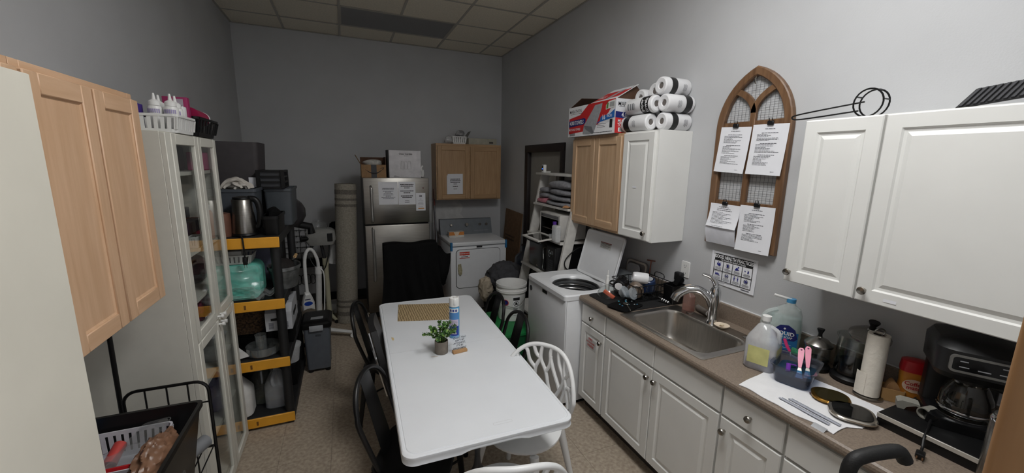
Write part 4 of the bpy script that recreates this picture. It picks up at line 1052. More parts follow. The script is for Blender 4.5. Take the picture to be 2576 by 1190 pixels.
# hood dryer dome on its arm
t = thing('hood_dryer', 'dark domed salon hood dryer behind the shelving unit', 'hair dryer', (-.45, 4.15, 0))
g = G(); N2 = 20
q = Matrix.Translation((-.52, 4.15, 1.39)) @ Matrix.Rotation(R(38), 4, 'Y')
g.T = q; g.lathe([(.155, -.05), (.165, 0), (.15, .08), (.11, .13), (.06, .155), (0, .162)], 24, cap=False); g.T = None
part('dome', g, M('dome_dark', (52, 50, 52), .3), t)
g = G(); g.T = q; g.lathe([(.15, -.045), (.14, 0), (.12, .06), (.06, .12), (0, .13)], 24, cap=False); g.T = None; part('dome_lining', g, MATTEBLK, t)
part('neck', G().tube([(-.46, 4.15, 1.29), (-.33, 4.2, 1.25), (-.32, 4.2, 1.18)], .035, 10), BLACK, t)
part('pole', G().rod((-.54, 4.25, .03), (-.50, 4.20, 1.28), .016), BLACKM, t)
part('base', G().rod((-.70, 4.25, .03), (-.40, 4.25, .03), .02).rod((-.54, 4.08, .03), (-.54, 4.42, .03), .02), BLACKM, t)
# dark stand and wire hook grid
t = thing('hook_grid', 'dark wire grid with rows of hooks on the back wall in the corner', 'wall grid', (-.65, 5.7, .55))
g = G()
for k in range(6): z = .60+k*.075; g.rod((-.95, 5.73, z), (-.42, 5.73, z), .003, n=6)
for k in range(8): x = -.93+k*.07; g.rod((x, 5.735, .58), (x, 5.735, 1.0), .003, n=6)
part('wires', g, BLACKM, t)
for k in range(6):
    for i in range(10):
        x = -.92+i*.052; z = .60+k*.075; part('hook', G().tube([(x, 5.73, z), (x, 5.69, z-.006), (x, 5.685, z+.012)], .003, 5), BLACKM, t)
t = thing('small_black_table', 'small black wire table in the dark corner behind the tote', 'table', (-.5, 5.4, 0))
part('top', G().box(-.75, -.30, 5.2, 5.6, .60, .62), MATTEBLK, t)
for x in (-.73, -.32):
    for y in (5.22, 5.58): part('leg', G().rod((x, y, 0), (x, y, .60), .012), BLACKM, t)
g = G()
for k in range(8):
    a = -.72+k*.05; g.tube([(a+.03*math.cos(2*PI*i/12), 5.215, .45+.06*math.sin(2*PI*i/12)) for i in range(12)], .004, 5, closed=True)
part('scroll_front', g, BLACKM, t)
solo('hanging_bag', 'black bag hanging by the rug in the back corner', 'bag', G().blob((-.10, 5.2, 1.0), (.13, .1, .15), .15, seed=6), MATTEBLK)
solo('white_nozzle', 'white hanging nozzle beside the rolled rug', 'nozzle', G().tube([(-.165, 5.1, .93), (-.17, 5.1, .75), (-.19, 5.1, .66)], [.03, .045, .055], 10), WHITE)
solo('ballast_box', 'white flat box on the floor behind the lamp base', 'box', G().box(-.27, -.10, 5.15, 5.35, 0, .12, .006), WHITE)

# --- cardboard sheet leaning by the door frame
g = G(); g.add([(2.10, 5.45, 0), (2.115, 5.45, 0), (2.213, 5.45, 1.22), (2.198, 5.45, 1.22), (2.10, 4.86, 0), (2.115, 4.86, 0), (2.213, 4.86, 1.20), (2.198, 4.86, 1.20)], [(0, 1, 2, 3), (7, 6, 5, 4), (0, 4, 5, 1), (1, 5, 6, 2), (2, 6, 7, 3), (3, 7, 4, 0)])
t = thing('cardboard_sheet', 'flattened brown cardboard box leaning on the right wall by the dryer', 'cardboard', (2.12, 5.15, 0))
part('sheet', g, M('kraft_dark', (116, 90, 66), .85, noise=.1), t)
frk = Fr((2.10+.098*.62-.001, 5.40, .75), (0, -1, 0), (.0803, 0, 1)); g = G(); lines(g, frk, .4, .12, [(.2, .9, .02), (.6, .95, .02)], 7, margin=.08, off=.003); part('printing', g, M('kraft_ink', (70, 54, 44), .8), t)
# --- bucket on a green tote
t = thing('green_tote', 'green lidded plastic tote on the floor under the white bucket', 'tote', (1.365, 3.45, 0))
GRN = M('tote_green', (24, 120, 62), .45, noise=.05)
f = Fr((1.365, 3.45, 0), (1, 0, 0), (0, 1, 0))
part('body', G().rings(f, [(rrect(.40, .56, .04, 4), 0), (rrect(.44, .60, .05, 4), .30)], smooth=True), M('tote_green_body', (18, 84, 48), .5), t)
part('lid', G().rings(f, [(rrect(.46, .62, .05, 4), .30), (rrect(.46, .62, .05, 4), .322), (rrect(.42, .58, .05, 4), .328)], smooth=True), GRN, t)
t = thing('bucket', 'white five-gallon plastic bucket with warning label on the green tote', 'bucket', (1.50, 3.54, .329))
BK = M('bucket_white', (222, 222, 220), .42, noise=.02)
bx, by, bz = 1.50, 3.54, .329
part('body', G().lathe([(.125, bz), (.13, bz+.004), (.147, bz+.29), (.158, bz+.292), (.158, bz+.315), (.149, bz+.317), (.149, bz+.345), (.157, bz+.347), (.157, bz+.37), (.150, bz+.372), (.146, bz+.36), (.122, bz+.012), (0, bz+.01)], 36, (bx, by), cap=False), BK, t)
def onb(ac, z, rr=.1425):
    return lambda a, b: (bx+(rr+.02*(z+b-bz-.15)/.29+.0015)*math.sin(ac+a/.14), by-(rr+.02*(z+b-bz-.15)/.29+.0015)*math.cos(ac+a/.14), z+b)
def curvedrect(g, fn, a0, b0, a1, b1, n=6):
    vs = []; 
    for k in range(n+1): a = a0+(a1-a0)*k/n; vs += [fn(a, b0), fn(a, b1)]
    return g.add(vs, [(2*k, 2*k+2, 2*k+3, 2*k+1) for k in range(n)])
def curvedpoly(g, fn, pts, e=0): return g.add([fn(a, b) for a, b in pts], [tuple(range(len(pts)))])
fn = onb(-.47, bz+.07, .1425)
g = G(); curvedrect(g, fn, -.005+.03, 0, .065+.03, .19); lb = part('warning_label', g, PRW, t)
fn2 = onb(-.47, bz+.07, .1432)
g = G(); curvedrect(g, fn2, .028, .155, .092, .185); curvedpoly(g, fn2, circ(.027, 20, .06, .12))
for k in range(6): curvedrect(g, fn2, .03, .07-k*.011, .08-.006*(k % 3), .075-k*.011, 3)
part('printing', g, INKB, lb)
fn3 = onb(-.47, bz+.07, .1438); g = G(); curvedpoly(g, fn3, circ(.022, 20, .06, .12)); part('symbol_disc', g, PRW, lb)
g = G(); curvedpoly(g, onb(-.47, bz+.07, .1444), [(.05, .105), (.072, .112), (.068, .132), (.055, .137), (.048, .12)]); curvedpoly(g, onb(-.47, bz+.07, .1446), [(.042, .133), (.045, .137), (.078, .107), (.075, .103)]); part('symbol', g, INKB, lb)
fn = onb(-.78, bz+.20, .1432); g = G(); curvedpoly(g, fn, circ(.03, 20)); rb = part('round_sticker', g, RED, t)
g = G(); curvedpoly(g, onb(-.78, bz+.20, .1438), circ(.024, 20)); part('sticker_centre', g, NAVY, rb)
g = G(); g.tube(smoothline([(bx-.155, by, bz+.30), (bx-.15, by-.08, bz+.20), (bx-.03, by-.158, bz+.16), (bx+.08, by-.15, bz+.23), (bx+.155, by, bz+.30)], 6), .0025, 6); part('bail_handle', g, STEEL, t)
# --- laundry heap, black bag, water bottle behind the bucket
CG = M('cloth_grey', (66, 66, 70), .9, noise=.15, bump=.3, bs=30); CBG = M('cloth_beige', (170, 158, 140), .9, noise=.15, bump=.3, bs=30)
t = thing('laundry_bin', 'dark bin behind the bucket heaped with grey and beige cloths', 'laundry bin', (1.66, 4.2, 0))
part('bin', G().lathe([(.18, 0), (.24, .42), (.25, .42), (.25, .44)], 20, (1.66, 4.22)), MATTEBLK, t)
solo('grey_cloth', 'crumpled dark grey cloth heaped behind the bucket', 'cloth', G().blob((1.70, 4.20, .56), (.21, .19, .165), .06, 64, 40, seed=11, cr=.13, cf=3.2), CG)
solo('beige_cloth', 'crumpled beige cloth hanging left of the grey heap', 'cloth', G().blob((1.43, 4.13, .45), (.075, .09, .13), .08, 44, 30, seed=5, cr=.18, cf=3), CBG)
solo('black_bag', 'black plastic bag slumped on the floor between the laundry and the door', 'bag', G().blob((2.05, 4.42, .27), (.12, .26, .28), .05, 44, 30, seed=8, cr=.1, cf=4), M('bag_black', (16, 16, 18), .3, bump=.4, bs=20))
t = thing('water_bottle', 'dark blue-grey large water bottle standing by the door frame', 'water bottle', (2.03, 4.40, .55))
part('body', G().lathe([(.105, .555), (.12, .57), (.12, .70), (.11, .74), (.05, .79), (.035, .80), (.035, .87)], 20, (2.03, 4.40)), M('bottle_dark', (38, 42, 50), .2), t)
part('stopper', G().cyl((2.03, 4.40), .87, .885, .04), BLACK, t)
# ================================================================== SINK AND COUNTER
CT_Z = .9148
t = thing('sink', 'single-bowl stainless steel sink set into the counter', 'sink', (1.84, 1.655, .74))
sk_cx, sk_cy, sw, sl = 1.865, 1.66, .50, .665
f = Fr((0, 0, 0), (1, 0, 0), (0, 1, 0))
bcx, bcy, bw, bl = 1.835, 1.655, .365, .56
def rl(w, l, r, cx=bcx, cy_=bcy): return rrect(w, l, r, 7, cx, cy_)
g = G(); g.rings(f, [(rl(sw, sl, .02, sk_cx, sk_cy), CT_Z-.0005), (rl(sw, sl, .02, sk_cx, sk_cy), CT_Z+.003), (rl(sw-.012, sl-.012, .018, sk_cx, sk_cy), CT_Z+.0055), (rl(bw+.035, bl+.035, .085), CT_Z+.0045), (rl(bw+.015, bl+.015, .08), CT_Z+.0065), (rl(bw, bl, .075), CT_Z+.002), (rl(bw-.012, bl-.012, .07), CT_Z-.012), (rl(bw-.03, bl-.03, .065), CT_Z-.15), (rl(bw-.06, bl-.06, .06), CT_Z-.178), (rl(bw-.12, bl-.12, .05), CT_Z-.183)], cap0=False, smooth=True)
SNK = M('sink_steel', (186, 182, 176), .33, 1, noise=.05, ns=10, stretch=(1, 12, 1))
part('basin', g, SNK, t)
part('drain', G().lathe([(.045, CT_Z-.1828), (.05, CT_Z-.180), (.035, CT_Z-.181), (.02, CT_Z-.19), (0, CT_Z-.19)], 20, (bcx, bcy), cap=False), STEEL, t)
for y, r_ in ((1.84, .024), (1.43, .02)):
    part('hole_cover', G().lathe([(r_, CT_Z+.005), (r_, CT_Z+.009), (r_*.6, CT_Z+.012), (0, CT_Z+.012)], 18, (2.075, y), cap=False), STEELH, t)
# faucet
t = thing('faucet', 'chrome single-lever kitchen faucet arching over the sink', 'faucet', (2.075, 1.665, CT_Z))
fx_, fy_ = 2.075, 1.665
part('body', G().lathe([(.039, CT_Z+.005), (.037, CT_Z+.012), (.032, CT_Z+.03), (.030, CT_Z+.10), (.031, CT_Z+.17), (.032, CT_Z+.19), (.030, CT_Z+.215), (.022, CT_Z+.235), (0, CT_Z+.24)], 22, (fx_, fy_), cap=False), CHROME, t)
sp3 = smoothline([(fx_, fy_+.005, CT_Z+.10), (fx_-.02, fy_+.03, CT_Z+.165), (fx_-.06, fy_+.07, CT_Z+.205), (fx_-.11, fy_+.11, CT_Z+.20), (fx_-.15, fy_+.145, CT_Z+.165), (fx_-.165, fy_+.16, CT_Z+.125)], 6)
part('spout', G().tube(sp3, [.028-.0003*k for k in range(10)]+[.024+.004*k/20 for k in range(len(sp3)-10)], 14), CHROME, t)
part('lever', G().tube(smoothline([(fx_, fy_, CT_Z+.215), (fx_-.004, fy_+.004, CT_Z+.26), (fx_-.025, fy_+.026, CT_Z+.295), (fx_-.06, fy_+.055, CT_Z+.31)], 5), [.024-.0008*k for k in range(16)], 12, flat=.6), CHROME, t)
# soap and such behind the sink
t = thing('soap_bottle', 'pinkish hand soap bottle behind the faucet', 'bottle', (2.10, 1.885, CT_Z))
part('body', G().rings(Fr((2.105, 1.885, 0), (1, 0, 0), (0, 1, 0)), [(rrect(.055, .07, .015, 4), CT_Z+.0056), (rrect(.055, .07, .015, 4), CT_Z+.105), (rrect(.03, .03, .012, 4), CT_Z+.13)], smooth=True), GLASS('soap_pink', (.72, .5, .44), .8, .1, .22), t)
part('pump', G().cyl((2.105, 1.885), CT_Z+.13, CT_Z+.165, .013).box(2.065, 2.12, 1.87, 1.90, CT_Z+.165, CT_Z+.182, .005), M('pump_cream', (214, 190, 166), .45), t)
t = thing('soap_tube', 'grey tube with a white cap lying behind the sink', 'tube', (2.15, 1.80, CT_Z))
part('body', G().tube([(2.165, 1.86, CT_Z+.024), (2.14, 1.755, CT_Z+.023)], [.021, .02], 14), M('tube_grey', (110, 104, 98), .4, noise=.1, ns=40), t)
part('cap', G().rod((2.14, 1.755, CT_Z+.023), (2.131, 1.727, CT_Z+.023), .018, n=14), WHITE, t)
t = thing('soap_dish', 'small cream dish with a soap scrap beside the faucet', 'dish', (2.06, 1.58, CT_Z))
part('dish', G().lathe([(.02, CT_Z+.0056), (.03, CT_Z+.012), (.042, CT_Z+.022), (.044, CT_Z+.024), (.03, CT_Z+.018), (0, CT_Z+.016)], 22, (2.06, 1.585), cap=False), M('dish_cream', (226, 210, 188), .4), t)
part('soap_scrap', G().blob((2.06, 1.585, CT_Z+.024), (.014, .01, .006), .2, seed=3), M('scrap', (215, 200, 175), .5), t)
# outlet with a black plug-in
t = thing('wall_outlet', 'white wall outlet above the backsplash', 'outlet', (XR, 2.045, 1.09))
fo = FX(XR-.0005, 2.083, 1.095)
part('plate', G().rings(fo.sub(.037, .058), [(rrect(.074, .117, .006, 3), 0), (rrect(.07, .113, .006, 3), .006)]), WHITE, t)
g = G()
for b in (.085, .03):
    g.rect(fo.sub(.037, b, .0065), -.010, -.006, -.007, .006); g.rect(fo.sub(.037, b, .0065), .006, -.006, .009, .006); g.poly(fo.sub(.0365, b-.013, .0065), circ(.003, 8))
part('sockets', g, INKB, t)
solo('plug_adapter', 'black square plug-in adapter in the wall outlet', 'adapter', G().box(XR-.05, XR-.0075, 2.042, 2.105, 1.062, 1.128, .012, 3), M('adapter_black', (20, 20, 22), .5))
# drying mat and rack
t = thing('drying_mat', 'black dish drying mat at the washer end of the counter', 'mat', (1.93, 2.2, CT_Z))
MATB = M('mat_black', (17, 17, 18), .95, noise=.2, bump=.3, bs=250)
fm = Fr((1.91, 2.205, CT_Z), (1, 0, 0), (0, 1, 0))
part('pad', G().rings(fm, [(rrect(.54, .39, .04, 5), 0.0003), (rrect(.545, .395, .04, 5), .004), (rrect(.535, .385, .04, 5), .007)], smooth=True), MATB, t)
solo('black_cloth', 'folded black cloth lying at the front of the drying mat', 'cloth', G().rings(Fr((1.74, 2.09, CT_Z+.0072), (.95, .3, 0), (-.3, .95, 0)), [(rrect(.22, .16, .03, 4), 0), (rrect(.225, .165, .03, 4), .006), (rrect(.20, .14, .03, 4), .009)], smooth=True), MATTEBLK)
MZ = CT_Z+.0075
t = thing('dish_rack', 'black wire dish rack standing on the drying mat', 'dish rack', (1.98, 2.25, MZ))
g = G(); rx0, rx1, ry0, ry1 = 1.83, 2.17, 2.10, 2.385
for z, i in ((MZ+.012, .015), (MZ+.065, .007), (MZ+.12, 0)):
    g.tube([(a, b, z) for a, b in rrect(rx1-rx0-2*i, ry1-ry0-2*i, .025, 4, (rx0+rx1)/2, (ry0+ry1)/2)], .0032, 6, closed=True)
for k in range(9):
    x = rx0+.03+k*(rx1-rx0-.06)/8
    g.tube([(x, ry0, MZ+.12), (x, ry0+.015, MZ+.012), (x, ry1-.015, MZ+.012), (x, ry1, MZ+.12)], .002, 5)
for k in range(7):
    y = ry0+.03+k*(ry1-ry0-.06)/6
    g.tube([(rx0, y, MZ+.12), (rx0+.015, y, MZ+.012), (rx1-.015, y, MZ+.012), (rx1, y, MZ+.12)], .002, 5)
for s_ in (rx0, rx1):
    g.tube(smoothline([(s_, 2.19, MZ+.12), (s_, 2.20, MZ+.155), (s_, 2.28, MZ+.155), (s_, 2.29, MZ+.12)], 4), .0032, 6)
part('wire_basket', g, BLACKM, t)
g = G()
for x in (rx0+.04, rx1-.04):
    for y in (ry0+.04, ry1-.04): g.cyl((x, y), MZ, MZ+.012, .006, n=8)
part('foot', g, BLACK, t)
def mug(label, mat, c, ax, r, h, handle=True, extra=None, name='mug'):
    t = thing(name, label, 'mug', c); q = Vector(ax).to_track_quat('Z', 'Y').to_matrix().to_4x4(); q.translation = Vector(c)
    g = G(); g.T = q; g.lathe([(r*.72, 0), (r*.9, .006), (r, .03), (r, h), (r-.004, h), (r-.005, .03), (0, .01)], 24, cap=False); g.T = None
    b = part('body', g, mat, t)
    if handle:
        g = G(); g.T = q; g.tube(smoothline([(r-.002, 0, h*.82), (r+.025, 0, h*.8), (r+.032, 0, h*.5), (r+.02, 0, h*.25), (r-.004, 0, h*.2)], 5), .006, 8); g.T = None; part('handle', g, mat, t)
    if extra: extra(t, q, r, h)
    return t
def disc(mat):
    def f_(t, q, r, h):
        g = G(); g.T = q; g.lathe([(r*.6, -.0015), (0, -.0015)], 20, cap=False); g.T = None; part('base_mark', g, mat, t)
    return f_
mug('black mug lying on its side in the rack with a white mark on its base', M('mug_black', (22, 22, 24), .25), (1.80, 2.245, MZ+.088), (.72, .55, .12), .048, .10, extra=disc(PRW))
mug('white mug tipped upside down at the top of the rack', M('mug_white', (230, 230, 232), .25), (1.93, 2.26, MZ+.145), (.75, -.45, -.1), .042, .11)
def ring(t, q, r, h):
    g = G(); g.T = q; g.tube([(r*.55*math.cos(2*PI*k/20), r*.55*math.sin(2*PI*k/20), -.001) for k in range(20)], .002, 5, closed=True); g.T = None; part('base_ring', g, M('taupe_dark', (84, 72, 62), .5), t)
mug('taupe brown mug lying in the front of the rack', M('mug_taupe', (118, 102, 88), .4), (1.87, 2.135, MZ+.075), (.55, .75, -.1), .054, .10, False, ring)
mug('blue cup with a white base label at the back of the rack', M('cup_blue', (38, 56, 92), .3), (2.035, 2.20, MZ+.135), (.25, .25, -1), .048, .10, False, disc(PGREY))
solo('glass_tumbler', 'clear ribbed tumbler upside down in the rack', 'glass', G().lathe([(.045, MZ+.016), (.043, MZ+.09), (.04, MZ+.10), (0, MZ+.101)], 24, (2.04, 2.16), cap=False), CLEARG)
solo('glass_bowl', 'upturned clear glass bowl with an orange piece under it on the mat', 'bowl', G().lathe([(.085, MZ+.0005), (.082, MZ+.03), (.068, MZ+.06), (.04, MZ+.078), (.03, MZ+.08), (.028, MZ+.084), (0, MZ+.083)], 28, (1.76, 2.30), cap=False), CLEARG)
solo('orange_block', 'orange buffer block under the clear bowl', 'block', G().box(-.012, .012, -.045, .045, 0, .022, .002), M('block_orange', (222, 106, 76), .6), loc=(1.745, 2.285, MZ+.012), rot=(R(25), 0, .5))
solo('dropper_bottle', 'small white dropper bottle standing behind the glass bowl', 'bottle', G().lathe([(.016, MZ), (.016, MZ+.03), (.017, MZ+.10), (.012, MZ+.115), (.012, MZ+.135), (.006, MZ+.14), (.005, MZ+.18), (0, MZ+.181)], 14, (1.79, 2.365), cap=False), WHITE)
for k, (x, y, a, lb) in enumerate(((1.795, 2.185, (.3, -.6, .5), 'translucent lidded cup lying in front of the rack'), (1.82, 2.135, (.2, -.8, .35), 'second translucent cup leaning behind the lidded one'))):
    q = Vector(a).to_track_quat('Z', 'Y').to_matrix().to_4x4(); q.translation = Vector((x, y+.02, MZ+.045+.01*k))
    g = G(); g.T = q; g.lathe([(.03, 0), (.038, .035), (.044, .036), (.044, .042), (.036, .044), (.030, .05), (0, .05)], 20, cap=False); g.T = None
    solo('plastic_cup', lb, 'cup', g, GLASS('plastic_bluegrey', (.75, .8, .84), .7, .2, .3), group='small translucent cups at the dish rack')
rnd = random.Random(5)
for k in range(11):
    x, y = 1.70+.13*rnd.random(), 2.045+.12*rnd.random()
    solo('bead', 'small %s bead spilled on the black cloth' % ('teal', 'grey', 'dark blue')[k % 3], 'bead', G().blob((x, y, MZ+.0135), (.0065, .006, .0035), .1, 10, 6, seed=k), M('bead_%d' % (k % 3), ((70, 150, 170), (150, 160, 160), (60, 110, 140))[k % 3], .2), group='beads spilled on the black cloth')
g = G(); g.tube([(1.70, 1.985, MZ+.013), (1.735, 2.06, MZ+.014)], .004, 8); g.blob((1.75, 2.09, MZ+.015), (.018, .025, .006), 0, seed=1)
solo('spoon', 'steel spoon lying over the front edge of the black cloth', 'spoon', g, STEEL)
solo('black_utensil_tray', 'open black plastic bin at the wall end of the drying mat', 'bin', (lambda g: g.rings(Fr((2.115, 2.10, 0), (1, 0, 0), (0, 1, 0)), [(rrect(.10, .11, .015, 3), MZ), (rrect(.125, .135, .015, 3), MZ+.12), (rrect(.117, .127, .012, 3), MZ+.12), (rrect(.095, .105, .012, 3), MZ+.006)], smooth=True))(G()), BLACK) if 0 else None
solo('black_bin', 'open black plastic bin at the wall end of the drying mat', 'bin', G().rings(Fr((2.13, 2.045, 0), (1, 0, 0), (0, 1, 0)), [(rrect(.10, .09, .012, 3), MZ), (rrect(.13, .105, .015, 3), MZ+.13), (rrect(.122, .097, .012, 3), MZ+.13), (rrect(.094, .084, .01, 3), MZ+.006)], smooth=True), BLACK)
solo('black_scoop', 'black scoop sticking out of the black bin', 'scoop', G().box(-.03, .03, -.02, .02, 0, .075, .006), MATTEBLK, loc=(2.155, 2.06, MZ+.11), rot=(.3, .5, .4))
t = thing('zebra_brush', 'black and white striped handle lying by the black bin', 'brush', (2.04, 2.02, MZ))
g = G(); g.rod((2.02, 2.075, MZ+.035), (2.055, 2.005, MZ+.012), .008); part('handle', g, BLACK, t)
g = G()
for k in range(4):
    a = Vector((2.02, 2.075, MZ+.035)).lerp(Vector((2.055, 2.005, MZ+.012)), .3+.18*k); b = Vector((2.02, 2.075, MZ+.035)).lerp(Vector((2.055, 2.005, MZ+.012)), .38+.18*k); g.rod(a, b, .0086)
part('stripe', g, PRW, t)
# cutting boards behind the rack
for k, (c, lb, w_, h_, x) in enumerate((((120, 116, 116), 'large grey cutting board leaning on the wall behind the dish rack', .25, .185, 2.185), ((150, 150, 152), 'smaller grey board in front of the leaning cutting boards', .14, .17, 2.16))):
    fr = Fr((x-.02*k, 2.62-.10*k-.06, CT_Z+.035+.0*k), (0, -1, 0), (.14, 0, 1)) if 0 else Fr((x-.02-.03*k, (2.64, 2.56)[k], MZ+.004), (0, -1, 0), (.16, 0, 1))
    g = G(); g.rings(fr.sub(w_/2, h_/2), [(rrect(w_, h_, .04, 5), -.006), (rrect(w_, h_, .04, 5), .006)]); tb_ = thing('cutting_board', lb, 'cutting board', fr.o); part('board', g, M('board_%d' % k, c, .5), tb_)
    if k == 0:
        g = G(); o1 = rrect(w_-.01, h_-.01, .036, 5); o2_ = rrect(w_-.04, h_-.04, .03, 5); n = len(o1); f7 = fr.sub(w_/2, h_/2, .0065)
        g.add([f7.p(a, b) for a, b in o1]+[f7.p(a, b) for a, b in o2_], [(i, (i+1) % n, n+(i+1) % n, n+i) for i in range(n)]); part('rim', g, M('rim_cream', (196, 188, 178), .5), tb_)
solo('copper_cross', 'small copper-coloured hanger on the wall behind the dish rack', 'hanger', G().rod((2.205, 2.385, 1.03), (2.205, 2.375, 1.14), .005).rod((2.205, 2.42, 1.135), (2.205, 2.335, 1.145), .005), M('copper', (150, 96, 80), .4, .4))

# --- jugs and jars right of the sink
def jug(t, x, y, r_, h, mat, rz=0, hole=True):
    """rounded-square gallon jug with a cone shoulder and an integral handle"""
    f = Fr((x, y, 0), (math.cos(rz), math.sin(rz), 0), (-math.sin(rz), math.cos(rz), 0))
    g = G(); z = CT_Z+.0006 if t.get('cz') is None else t['cz']
    g.rings(f, [(rrect(2*r_*.92, 2*r_*.92, r_*.5, 6), z), (rrect(2*r_, 2*r_, r_*.55, 6), z+.008), (rrect(2*r_, 2*r_, r_*.55, 6), z+h*.56), (rrect(2*r_*.9, 2*r_*.9, r_*.6, 6), z+h*.64), (rrect(r_*.9, r_*.9, r_*.42, 6), z+h*.86), (rrect(r_*.46, r_*.46, r_*.22, 6), z+h*.9), (rrect(r_*.46, r_*.46, r_*.22, 6), z+h*.96)], smooth=True)
    b = part('body', g, mat, t)
    g = G(); g.tube(smoothline([f.p(-.1*r_, -.35*r_, z+h*.86), f.p(-.2*r_, -.85*r_, z+h*.8), f.p(-.2*r_, -.95*r_, z+h*.66), f.p(-.1*r_, -.9*r_, z+h*.58)], 5), r_*.14, 8); part('handle', g, mat, t)
    return b, f, z
t = thing('gallon_jug', 'frosted gallon jug with yellow label and blue liquid beside the sink', 'jug', (1.845, 1.185, CT_Z))
b, f, z = jug(t, 1.845, 1.185, .068, .25, FROST, R(20))
part('liquid', G().rings(f, [(rrect(.116, .116, .034, 6), z+.003), (rrect(.128, .128, .036, 6), z+.008), (rrect(.128, .128, .036, 6), z+.028)], smooth=True), M('liquid_blue', (40, 48, 110), .2), t)
part('cap', G().cyl((1.845, 1.185), z+.238, z+.262, .02), WHITE, t)
LY = M('label_yellow', (204, 202, 136), .5, noise=.1, ns=15)
for u_, v_ in (((-f.v), None), ((f.u), None)):
    pass
g = G(); fl_ = Fr(f.p(-.0687, 0), -f.v, (0, 0, 1)); g.rect(fl_, -.045, z+.035, .045, z+.12, .0006); fl2 = Fr(f.p(0, -.0687), f.u, (0, 0, 1)); g.rect(fl2, -.045, z+.035, .045, z+.12, .0006); part('label', g, LY, t)
# dish soap
t = thing('dish_soap_bottle', 'big clear liquid dish soap bottle with a blue label against the wall', 'bottle', (2.10, 1.27, CT_Z))
SOAP = GLASS('soap_clear', (.9, .95, .94), .9, .08, .3)
ff = Fr((2.10, 1.265, 0), (math.cos(R(38)), math.sin(R(38)), 0), (-math.sin(R(38)), math.cos(R(38)), 0))
ff = Fr((2.105, 1.265, 0), (.45, -.89, 0), (.89, .45, 0))      # u: width (right in view), v: depth
z = CT_Z+.0006
def ov(w, d, cx=0): return [(cx+w/2*math.copysign(abs(math.cos(a))**.7, math.cos(a)), d/2*math.copysign(abs(math.sin(a))**.7, math.sin(a))) for a in [2*PI*k/28 for k in range(28)]]
g = G(); g.rings(ff, [(ov(.155, .085), z), (ov(.168, .095), z+.01), (ov(.172, .095), z+.10), (ov(.165, .09), z+.16), (ov(.14, .085, .008), z+.21), (ov(.10, .07, .018), z+.245), (ov(.045, .045, .022), z+.262), (ov(.04, .04, .022), z+.275)], smooth=True); part('body', g, SOAP, t)
part('liquid', G().rings(ff, [(ov(.15, .08), z+.004), (ov(.162, .088), z+.012), (ov(.166, .088), z+.10), (ov(.158, .084), z+.16), (ov(.135, .078, .008), z+.195)], smooth=True), GLASS('soap_liquid', (.84, .93, .92), .3, .1, .4), t)
g = G(); p_ = ff.p(.022, 0, 0); g.cyl((p_.x, p_.y), z+.275, z+.295, .021); part('cap', g, M('cap_blue', (70, 150, 200), .35), t)
g = G(); g.rod(p_+Vector((0, 0, z+.29)), p_+Vector((-.05, .06, z+.305)), .007); part('flip_spout', g, WHITE, t)
g = G(); g.tube(smoothline([ff.p(-.03, -.03, z+.235), ff.p(-.075, -.05, z+.21), ff.p(-.085, -.05, z+.15), ff.p(-.07, -.045, z+.11)], 5), .012, 8); part('handle', g, SOAP, t)
fl3 = Fr(ff.p(.015, -.0478, z), ff.u, (0, 0, 1))
def lbl(a, b): return fl3.p(a, b, .001-.55*a*a)
g = G(); curvedrect(g, lbl, -.06, .012, .06, .13, 8); lb = part('label', g, M('label_blue', (40, 110, 165), .4), t)
def lb2(a, b): return fl3.p(a, b, .0018-.55*a*a)
g = G(); curvedpoly(g, lb2, [(-.058, .10), (-.045, .085), (0, .078), (.045, .085), (.058, .10), (.045, .145), (.015, .165), (-.02, .16), (-.045, .135)]); part('label_crest', g, NAVY, lb)
def lb3(a, b): return fl3.p(a, b, .0026-.55*a*a)
g = G(); g.text('LIQUID', lambda a, b: lb3(a, b+.118), .027, bold=.025); g.text('DISH SOAP', lambda a, b: lb3(a, b+.098), .015, bold=.02); curvedpoly(g, lb3, [(0, .138), (.006, .144), (0, .15), (-.006, .144)])
for k in range(3): curvedrect(g, lb3, -.045, .06-.018*k, .035, .0615-.018*k, 4)
part('lettering', g, PRW, lb)
g = G(); curvedrect(g, lb2, -.06, .012, .06, .03, 8); part('label_foot', g, NAVY, lb)
# scrub brush between
t = thing('scrub_brush', 'green and white scrub brush with a magenta handle behind the blue tray', 'brush', (2.0, 1.12, CT_Z))
g = G(); g.tube(smoothline([(2.03, 1.20, CT_Z+.105), (2.0, 1.165, CT_Z+.085), (1.975, 1.13, CT_Z+.075)], 4), .008, 8, flat=.6); part('handle', g, M('magenta', (170, 30, 90), .4), t)
part('head', G().box(-.02, .02, -.03, .03, 0, .012, .004), WHITE, t); o = bpy.data.objects[-1] if 0 else None
g = G(); g.T = Matrix.Translation((1.985, 1.10, CT_Z+.07)) @ Matrix.Rotation(.6, 4, 'Z') @ Matrix.Rotation(.3, 4, 'X'); g.box(-.028, .028, -.035, .035, 0, .02, .004); g.T = None; part('bristles', g, M('bristle_green', (40, 120, 84), .8, noise=.3, ns=120, bump=.6, bs=200), t)
for c_ in list(t.children):
    if c_.name.startswith('head'): bpy.data.objects.remove(c_)
g = G(); g.T = Matrix.Translation((1.985, 1.10, CT_Z+.055)) @ Matrix.Rotation(.6, 4, 'Z') @ Matrix.Rotation(.3, 4, 'X'); g.box(-.03, .03, -.037, .037, 0, .014, .004); g.T = None; part('head', g, WHITE, t)
part('rest', G().cyl((1.985, 1.10), CT_Z+.0006, CT_Z+.056, .02, n=12), CLEAR, t)
